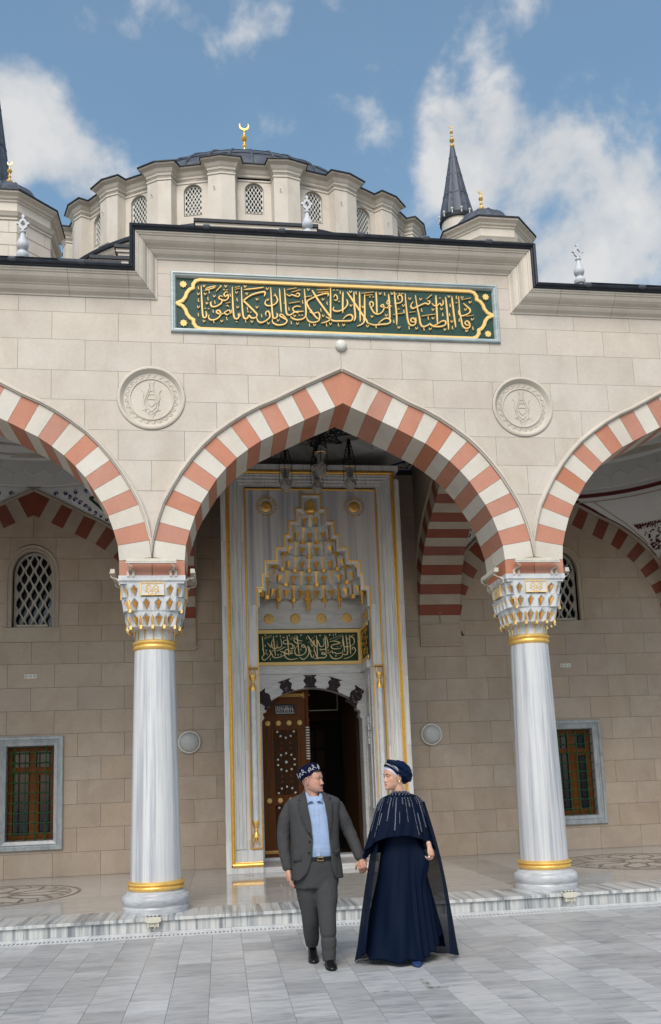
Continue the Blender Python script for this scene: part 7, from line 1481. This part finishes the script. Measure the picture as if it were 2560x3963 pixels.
for z in zs_:
    dy, rx, ry = jring(z); gl, gr = gapx(z); e = 2.35
    def ang(gx):
        q = max(-.97, min(.97, (gx-MX)/rx)); lo, hi = PI, 2*PI
        for _ in range(30):
            m_ = (lo+hi)/2; c = cos(m_); s = sin(m_); qq = (abs(c)**e+abs(s)**e)**(-1/e)*c
            if qq < q: lo = m_
            else: hi = m_
        return lo
    a0, a1_ = ang(gr), ang(gl)+2*PI
    for i in range(NJ+1):
        a = a0+(a1_-a0)*i/NJ; c, s = cos(a), sin(a); q = (abs(c)**e+abs(s)**e)**(-1/e)
        w_ = .006*mn.noise(Vector((c*2.2, s*2.2, z*6)))+.004*mn.noise(Vector((c*5, s*5, z*16))); 
        if z < .95: w_ += .006*sin(a*6+z*4)*(.95-z)/.35
        vs.append((MX+(rx+w_)*q*c, MY+dy+(ry+w_)*q*s, z-(.012*math.exp(-((a-1.5*PI) % (2*PI))**2) if False else 0)))
mb = MB(); mb.add(vs, [(j*(NJ+1)+i, j*(NJ+1)+i+1, (j+1)*(NJ+1)+i+1, (j+1)*(NJ+1)+i) for j in range(60) for i in range(NJ)])
def solid(ob, th, off_=-1):
    md = ob.modifiers.new('s', 'SOLIDIFY'); md.thickness = th; md.offset = off_; dg = bpy.context.evaluated_depsgraph_get(); me = bpy.data.meshes.new_from_object(ob.evaluated_get(dg)); ob.modifiers.clear(); ob.data = me; return ob
jk = solid(mb.build('jacket', 'suit', tmp, 2), .007)
wr = lambda el, am, fr: (lambda p: am*mn.noise(Vector((p.x*9+p.z*5, p.y*9, p.z*15-p.x*8)))+am*.55*(1-min(1, abs(2*mn.noise(Vector((p.x*8+p.z*9, p.y*8, p.z*20-p.x*16))))))**4*(.4+math.exp(-((p.z-el)/.14)**2)))
for nm, pts, rad in (('R', [(-.985, MY+.012, 1.205), (-1.022, MY+.02, 1.10), (-1.045, MY+.025, .97), (-1.045, MY-.0, .84), (-1.022, MY-.035, .685)], [.052, .062, .058, .052, .046]), ('L', [(-.562, MY+.012, 1.205), (-.520, MY+.02, 1.10), (-.468, MY+.025, .98), (-.425, MY-.01, .87), (-.385, MY-.05, .745)], [.052, .061, .057, .051, .045])):
    o = remesh([limb(pts, rad, 18)], 'sleeve', 'suit', jk, .007, 5, wr(pts[2][2], .005, 110))
    c_ = Vector(pts[-1]); d_ = (Vector(pts[-1])-Vector(pts[-2])).normalized()
def panel_on(poly, add, th, name, mat, par, sub=3):
    mb = MB(); P2_ = [Vector(p) for p in poly]; n = len(P2_); inn = []
    sub_edges = []
    for i in range(n):
        for k in range(sub): sub_edges.append(P2_[i].lerp(P2_[(i+1) % n], k/sub))
    V, _, F, *_r = delaunay_2d_cdt(sub_edges+[Vector((x, z)) for x in [min(p.x for p in P2_)+.02*k for k in range(20)] for z in [min(p.y for p in P2_)+.03*k for k in range(20)] if inpoly(x, z, [tuple(q) for q in P2_])], [(i, (i+1) % len(sub_edges)) for i in range(len(sub_edges))], [], 0, 1e-5)
    fs = [tuple(f) for f in F if inpoly(sum(V[i].x for i in f)/3, sum(V[i].y for i in f)/3, [tuple(q) for q in P2_])]
    JY = lambda x, z: MY+jring(z)[0]-(jring(z)[2]+add)*(1-min(.995, abs(x-MX)/(jring(z)[1]+.004))**2.35)**(1/2.35)
    mb.add([(v.x, JY(v.x, v.y), v.y) for v in V], fs); o = mb.build(name, mat, par, 2)
    return solid(o, th, 1)
panel_on([(-.848, 1.325), (-.885, 1.300), (-.920, 1.262), (-.893, 1.250), (-.922, 1.228), (-.905, 1.12), (-.865, 1.01), (-.807, .925), (-.818, 1.08), (-.838, 1.2)], .008, .004, 'lapel', 'suit2', jk)
panel_on([(-.698, 1.325), (-.660, 1.300), (-.622, 1.265), (-.648, 1.250), (-.612, 1.232), (-.622, 1.12), (-.640, 1.00), (-.656, .915), (-.669, 1.08), (-.683, 1.2)], .008, .004, 'lapel', 'suit2', jk)
panel_on([(-.975, .778), (-.91, .785), (-.908, .738), (-.972, .730)], .007, .004, 'pocket_flap', 'suit2', jk); panel_on([(-.565, .835), (-.625, .815), (-.615, .772), (-.558, .790)], .007, .004, 'pocket_flap', 'suit2', jk)
for x, z in ((-.835, .905), (-.842, .81)): mb = MB(); mb.ball((x, front_y(x, z, add=.012), z), .009, 10, sz=1); mb.build('jacket_button', 'leather', jk)
# trousers
tr = remesh([loftz([(.50, MX, MY, .19, .12), (.60, MX, MY, .205, .135), (.70, MX+.01, MY, .196, .150), (.762, MX+.012, MY, .190, .152)]), limb([(-.690, MY-.005, .62), (-.690, MY-.05, .45), (-.695, MY-.10, .24), (-.692, MY-.115, .08), (-.692, MY-.11, -.070)], [.106, .099, .078, .068, .061], 20), limb([(-.850, MY, .60), (-.845, MY+.02, .45), (-.828, MY+.06, .25), (-.815, MY+.13, .10), (-.805, MY+.20, .010)], [.104, .098, .079, .069, .062], 20), loftz([(-.105, -.692, MY-.112, .056, .062), (-.03, -.692, MY-.112, .059, .064), (.05, -.692, MY-.113, .056, .058)], 24, 2.0), loftz([(-.035, -.806, MY+.205, .055, .058), (.03, -.806, MY+.20, .057, .059), (.09, -.812, MY+.16, .054, .055)], 24, 2.0)],
  'trousers', 'suit', tmp, .009, 6, lambda p: .004*mn.noise(Vector((p.x*9, p.y*9, p.z*5)))+.0035*(1-min(1, abs(2.5*mn.noise(Vector((p.x*7+p.z*9, p.y*6, p.z*9-p.x*14))))))**3*(.2+math.exp(-((p.z-.50)/.12)**2)))
mb = MB(); mb = loftz([(.738, MX+.012, MY-.002, .190, .152), (.740, MX+.012, MY-.002, .194, .157), (.768, MX+.012, MY-.002, .193, .156), (.770, MX+.012, MY-.002, .189, .150)]); be = mb.build('belt', 'leather', tmp, True)
mb = MB(); y_ = MY-.162; mb.tube([(-.768, y_, .740), (-.768, y_, .768), (-.722, y_, .768), (-.722, y_, .740), (-.768, y_, .740)], .003, 5); mb.build('buckle', 'goldbright', be)
for x, y, z, dx, dy, rise in ((-.690, MY-.115, -.148, .01, -1, 0), (-.800, MY+.215, -.148, -.04, -1, .045)):
    d_ = Vector((dx, dy, 0)).normalized(); mb = MB(); vs = []; N = 24
    prof = [(-.085, .030, .062), (-.07, .040, .078), (-.03, .042, .085), (.02, .040, .075), (.07, .043, .058), (.12, .046, .044), (.16, .040, .036), (.185, .026, .028), (.197, .008, .018)]
    for s_, w_, h in prof:
        lift = rise*max(0, (.10-s_)/.2)
        for i in range(N):
            a = 2*PI*i/N; hh = h*(.5+.5*sin(a))**.8 if sin(a) > -1 else 0; c_ = Vector((x, y, z))+d_*s_; sx_ = Vector((-d_.y, d_.x, 0))
            vs.append(c_+sx_*w_*cos(a)+Vector((0, 0, max(.0, h*(sin(a)*.5+.5))+.004+lift)))
    mb.add(vs, [(j*N+i, j*N+(i+1) % N, (j+1)*N+(i+1) % N, (j+1)*N+i) for j in range(len(prof)-1) for i in range(N)]+[tuple(range(N-1, -1, -1)), tuple(range((len(prof)-1)*N, len(prof)*N))]); so_ = mb.build('shoe', 'leather', tmp, 2)
    mb = MB(); ol_ = [(-.088, .034), (-.03, .038), (.07, .046), (.13, .047), (.18, .03), (.20, 0), (.18, -.03), (.13, -.047), (.07, -.046), (-.03, -.038), (-.088, -.034), (-.095, 0)]
    mb.prism(ol_, lambda a, b, h: Vector((x, y, z))+d_*a+Vector((-d_.y, d_.x, 0))*b+Vector((0, 0, h+rise*max(0, (.10-a)/.2))), .0, .010); mb.build('shoe_sole', 'leather', so_)
hand((-1.018, MY-.045, .665), (.10, -.08, -1), (.95, .1, 0), -1, .98, hd, 'skin', curl=(.18, .25, .2), name='hand')
hand((-.378, MY-.058, .735), (.12, -.12, -1), (.35, .93, 0), -1, .98, hd, 'skin', curl=(.55, .8, .6), name='hand')
mb = MB(); mb.lathe([(.0105, -.002), (.0112, 0), (.0105, .002)], 14, (-1.010, MY-.040, .590)); mb.build('wedding_ring', 'goldbright', hd, True)
reparent(tmp, man)
# ---- the woman
wo = thing('person', 'woman in long navy dress with beaded cape and navy turban, holding the mans hand', 'person', (0, -2.45, -.148)); tmp = thing('tmp', '', '')
WXc, WY = .0, -2.45
def reg_wo(x, y, z):
    c = (1, 1, 1); ay = abs(y)
    c = mixv(c, (1.10, .84, .82), .6*math.exp(-((ay-.045)/.022)**2-((z-.085)/.020)**2)*(x > .03))
    c = mixv(c, (.50, .42, .42), .55*math.exp(-((ay-.032)/.018)**2-((z-.1315)/.007)**2)*(x > .03))
    li = ss(.0375, .041, z)*ss(.0555, .052, z)*ss(.023, .018, ay)*(x > .05); c = mixv(c, (.95, .42, .48), li)
    li = ss(.0445, .0460, z)*ss(.0475, .0460, z)*ss(.026, .022, ay)*(x > .05); c = mixv(c, (.35, .15, .15), .8*li)  # shade between her lips painted as a dark line
    no = math.exp(-((ay-.010)/.004)**2-((z-.0735)/.003)**2)*(x > .06); c = mixv(c, (.4, .25, .22), .6*no)  # dark nostril spots, shade put into the colour
    cap = max(ss(-.002, .002, z-(.105+(x+.005)*1.06)), 0)*(1 if z > .09 else 0); return mixv(c, (1.05, 1.85, 3.6), cap)
hw_, WP = head((-.062, -2.44, 1.318), (-.93, -.37), tmp, ['skinwp', 'skinw'], reg_wo, .95, female=True)
remesh([limb([(-.012, WY+.02, 1.24), (-.018, WY+.015, 1.31), (-.035, WY+.015, 1.375)], [.058, .052, .052], 16), limb([(-.05, WY+.01, 1.345), (-.085, WY-.005, 1.335)], [.038, .026], 10)], 'neck', 'skinw', hw_, .006, 5)
# cheeks blush, earrings
mb = MB(); p = WP(-.012, .083, .078); mb.ball(p, .007, 8); mb.ball(p-Vector((0, 0, .012)), .005, 8); mb.build('earring', 'goldbright', hw_)
# turban: wound cloth
tb = MB(); vs = []; NT, NU = 64, 40; TC = Vector((.018, WY+.035, 1.470)); tax = Vector((.93, .37, -.05)).normalized(); tu = (Vector((0, 0, 1))-tax*tax.z).normalized(); tl = tax.cross(tu)
for j in range(NU+1):
    ph = PI*j/NU; zz = -cos(ph); r = sin(ph)**.8
    for i in range(NT):
        a = 2*PI*i/NT; fold = .0055*sin(7*a+5.5*zz)*r+.003*sin(15*a-3*zz)*r
        up_ = .102 if sin(a) > 0 else .100
        vs.append(TC+tax*(zz*.096-.034*r*sin(a))+tu*(r*up_+fold)*sin(a)+tl*(r*.084+fold)*cos(a))
tb.add(vs, [(j*NT+i, j*NT+(i+1) % NT, (j+1)*NT+(i+1) % NT, (j+1)*NT+i) for j in range(NU) for i in range(NT)]); tur = tb.build('turban', 'turban', tmp, 2)
band = MB()   # crossing band over the forehead
pts = [WP(.060, -.045, .222), WP(.074, .0, .232), WP(.064, .040, .222), WP(.036, .070, .196), WP(.004, .084, .160), WP(-.030, .082, .122)]; P_ = catmull([tuple(p) for p in [(0, 0)]], 1) if False else pts
band.tube(pts, [.010, .014, .016, .017, .016, .010], 10); band.build('turban_fold', 'turban', tur, 2)
pts2 = [WP(.03, -.055, .225), WP(.045, 0, .262), WP(.015, .050, .250), WP(-.05, .078, .20), WP(-.10, .06, .14)]; mb = MB(); mb.tube(pts2, [.012, .020, .024, .022, .012], 10); mb.build('turban_fold', 'turban', tur, 2)
mb = MB(); q_ = [WP(.088, .030, .240), WP(.078, .058, .228), WP(.056, .082, .210), WP(.032, .096, .188), WP(.008, .103, .166)]
for i in range(9):
    a = q_[min(3, i//2)].lerp(q_[min(4, i//2+1)], .5*(i % 2)); mb.ball(a, .0052-.0004*i, 6); 
    if i < 5: mb.ball(a+Vector((-.004, -.004, .007)), .003, 6)
mb.tube(q_, .0016, 4); mb.build('jewelled_pin', 'bead', tur)
# dress
def dress(t_, a):
    # t 0 at the chest .. 1 at the hem
    z = 1.15-(1.15+.105)*t_; s_ = t_**1.1; c_, sn = cos(a), sin(a)     # a=0: right of picture; 3pi/2: front
    rx = .150+.03*sin(PI*min(1, t_*3)) if t_ < .0 else .152+.015*math.exp(-((t_-.33)/.10)**2)+.25*max(0, t_-.22)**1.0; ry = .115+.20*max(0, t_-.25)
    cx = .0-.045*t_; cy = WY+.02+.02*t_
    fl = max(0, t_-.25)*1.3; f_ = .011*fl*sin(7*a+2.2*sin(3*t_))*(1+.6*sin(2*a+1))+.006*fl*sin(13*a+6*t_)*(1+sin(3*a))+.020*fl*sin(4*a-5*t_)+.014*fl*sin(3*a+1.3)
    # the right side is gathered up to her hand
    hz = .80; dd = max(0, min(1, (hz-z)/.5)); pull = math.exp(-((a-5.50)/.24)**2)*math.exp(-((z-.70)/.15)**2)*.080; rid = .020*dd*sin(26*(a-5.5))*math.exp(-((a-5.5)/.5)**2)
    r_ = f_+pull+rid; zb = z
    lift = t_**4; zb += lift*(.15*math.exp(-((a-6.05)/.45)**2)+.05*math.exp(-((a-.1)/.5)**2)+.03*math.exp(-((a-3.3)/.5)**2)-.012*sin(9*a))
    return Vector((cx+(rx+r_)*c_, cy+(ry+r_)*sn, zb))
NA, NTt = 160, 70; vs = [dress(j/NTt, 2*PI*i/NA) for j in range(NTt+1) for i in range(NA)]
mb = MB(); mb.add(vs, [(j*NA+(i+1) % NA, j*NA+i, (j+1)*NA+i, (j+1)*NA+(i+1) % NA) for j in range(NTt) for i in range(NA)]); dso = solid(mb.build('dress', 'navyd', tmp, 2), .003)
# cape (bodice cover)
def hemz(a):
    # a: angle, 3pi/2 = front, pi = picture left, 0 = picture right
    d_ = ((a-1.5*PI+PI) % (2*PI))-PI   # negative: picture left
    if d_ < 0: t_ = min(1, -d_/1.45); return .925-.165*t_**2.4
    t_ = min(1, d_/1.35); return .925-.150*t_**1.2
def cape(t_, a, lift=0.0):
    d_ = ((a-1.5*PI+PI) % (2*PI))-PI; zt = 1.300; zh = hemz(a); side = abs(sin(min(abs(d_), PI/2)))
    K = [(0, .070, .066, 1.305), (.06, .078, .072, 1.285), (.10, .125, .092, 1.266), (.17, .178, .108, 1.245), (.25, .205, .125, 1.205), (.45, .235, .150, 1.10), (.7, .262, .175, .99), (1, .300, .205, .9)]
    for a_, b_ in zip(K[:-1], K[1:]):
        if a_[0] <= t_ <= b_[0]: q = (t_-a_[0])/(b_[0]-a_[0]); rx, ry, z = [a_[m_]+(b_[m_]-a_[m_])*q for m_ in (1, 2, 3)]; break
    if t_ > .25: z = 1.205-(1.205-zh)*((t_-.25)/.75)
    big = max(0, t_-.25); left = max(0, -sin(d_)) if d_ < 0 else 0
    f_ = big*(.014*sin(11*a+2)+.010*sin(19*a+5*t_)); cx = -.006-.055*left*big*1.2*(1 if d_ < 0 else 0)
    return Vector((cx+(rx+f_+lift)*cos(a), WY+.012+(ry+f_+lift)*sin(a), z))
vs = [cape(j/44, 2*PI*i/NA) for j in range(45) for i in range(NA)]
mb = MB(); mb.add(vs, [(j*NA+(i+1) % NA, j*NA+i, (j+1)*NA+i, (j+1)*NA+(i+1) % NA) for j in range(44) for i in range(NA)]); cp_ = solid(mb.build('cape', 'navy', tmp, 2), .003)
mb = MB(); rf = random.Random(12)
def bead(p, r): 
    p = Vector(p); mb.add([p+Vector(q)*r for q in ((1,0,0),(-1,0,0),(0,1,0),(0,-1,0),(0,0,1),(0,0,-1))], [(0,2,4),(2,1,4),(1,3,4),(3,0,4),(2,0,5),(1,2,5),(3,1,5),(0,3,5)])
for k in range(46):
    a = 2*PI*k/46+.03; d_ = ((a-1.5*PI+PI) % (2*PI))-PI
    if abs(d_) > 2.2: continue
    t0, t1 = ((.14, .70), (.13, .45), (.14, .90), (.45, .80), (.13, .36))[k % 5]; t0 += rf.uniform(0, .04); t1 += rf.uniform(-.12, .05)
    n = int((t1-t0)*110)
    for j in range(n):
        t_ = t0+(t1-t0)*j/n
        if k % 2 == 0:
            aa = a+.022*sin(j*.75)/(1+.8*t_); bead(cape(t_, aa, .004), .0021)
            if j % 4 == 2: bead(cape(t_, a-.022*sin(j*.75)/(1+.8*t_), .005), .0033)
        else:
            if rf.random() < .85: bead(cape(t_, a, .004), .0020)
for k in range(90):
    a = 2*PI*k/90
    bead(cape(.0, a, .004)+Vector((0, 0, -.002)), .0028); bead(cape(.045+.02*sin(k*1.1), a, .005), .0030)
    if k % 4 == 0: bead(cape(.085, a, .005), .0042)
mb.build('silver_beadwork', 'bead', cp_, kind='stuff')
# long sheer panels hanging from the shoulders to the ground
def sheer(side, a0, a1, r0, r1, zb, mat, nm):
    vs = []; N1, N2 = 50, 26
    for j in range(N1+1):
        t_ = j/N1
        for i in range(N2+1):
            u = i/N2; a = a0+(a1-a0)*u; zt = 1.20; zbb = zb(u); z = zt-(zt-zbb)*t_
            base = cape(.26+.7*min(1, t_*2.6) if t_*2.6 < 1 else .96, a, -.006); rad = r1(u)*t_+r0*(1-t_)
            f_ = (.022*sin(u*15+2*t_)+.012*sin(u*31+2-3*t_))*t_+.05*sin(PI*t_)*(side > 0)*(1-u)
            x = WXc+(rad+f_)*cos(a); y = WY+.03+(rad*.78+f_)*sin(a)
            vs.append((x, y, z))
    mb = MB(); mb.add(vs, [(j*(N2+1)+i, j*(N2+1)+i+1, (j+1)*(N2+1)+i+1, (j+1)*(N2+1)+i) for j in range(N1) for i in range(N2)]); return mb.build(nm, mat, cp_, 2)
sheer(1, -.70, 1.5, .215, lambda u: .41+.03*sin(u*6), lambda u: -.142+(.30*max(0, .35-u) if u < .35 else 0)*.6, 'sheer', 'sheer_panel')
sheer(-1, 3.72, 1.75, .21, lambda u: .475-.07*u, lambda u: -.02-.12*min(1, u*3), 'sheer', 'sheer_panel')
sheer(0, 1.0, 2.2, .20, lambda u: .40, lambda u: -.140, 'navy', 'back_panel')
# arms inside the cape, hands
remesh([limb([(.165, WY+.01, 1.18), (.215, WY+.0, .98), (.185, WY-.09, .845), (.195, WY-.16, .810)], [.05, .046, .036, .026], 14)], 'sleeve', 'navy', cp_, .007, 4)
remesh([limb([(-.17, WY+.01, 1.18), (-.245, WY+.01, .98), (-.305, WY+.02, .82), (-.345, WY+.035, .745)], [.05, .044, .034, .024], 14)], 'sleeve', 'navy', cp_, .007, 4)
hand((.188, WY-.185, .828), (.12, -.18, -.85), (-.55, .75, .0), 1, .88, hw_, 'skinw', curl=(.7, .9, .6), thumb=(.3, .1), name='hand')
hand((-.350, MY-.045, .742), (-.10, -.12, -1), (-.25, -.95, 0), 1, .86, hw_, 'skinw', curl=(.65, 1.0, .7), name='hand')
mb = MB(); mb.ball((.165, WY-.262, .745), .006, 8, sz=1.3); mb.build('painted_nail', 'nail', hw_)
# her shoes
for x, y, lift in ((.02, -2.60, .0), (-.10, -2.40, .02)):
    mb = MB(); vs = []; N = 20; prof = [(-.075, .022, .115, .06), (-.05, .030, .100, .05), (0, .032, .070, .03), (.05, .040, .050, .006), (.09, .040, .036, .0), (.125, .028, .026, .0), (.142, .006, .014, .0)]
    for s_, w_, h, b_ in prof:
        for i in range(N): a = 2*PI*i/N; vs.append((x+w_*cos(a), y-s_, -.148+lift+b_+(h-b_)*(.5+.5*sin(a))+.004))
    mb.add(vs, [(j*N+i, j*N+(i+1) % N, (j+1)*N+(i+1) % N, (j+1)*N+i) for j in range(len(prof)-1) for i in range(N)]+[tuple(range(N-1, -1, -1)), tuple(range((len(prof)-1)*N, len(prof)*N))]); so_ = mb.build('shoe', 'blueshoe', tmp, 2)
    mb = MB(); mb.lathe([(.006, -.145+lift), (.006, -.12), (.012, -.085+lift)], 8, (x, y+.06, 0)); mb.build('heel', 'blueshoe', so_)
    remesh([limb([(x, y+.03, -.06+lift), (x-.005, y+.06, .02), (x-.01, y+.07, .16)], [.030, .028, .040], 12), limb([(x, y+.02, -.07), (x, y-.05, -.105)], [.028, .022], 10)], 'ankle', 'skinw', hw_, .006, 3)
reparent(tmp, wo)
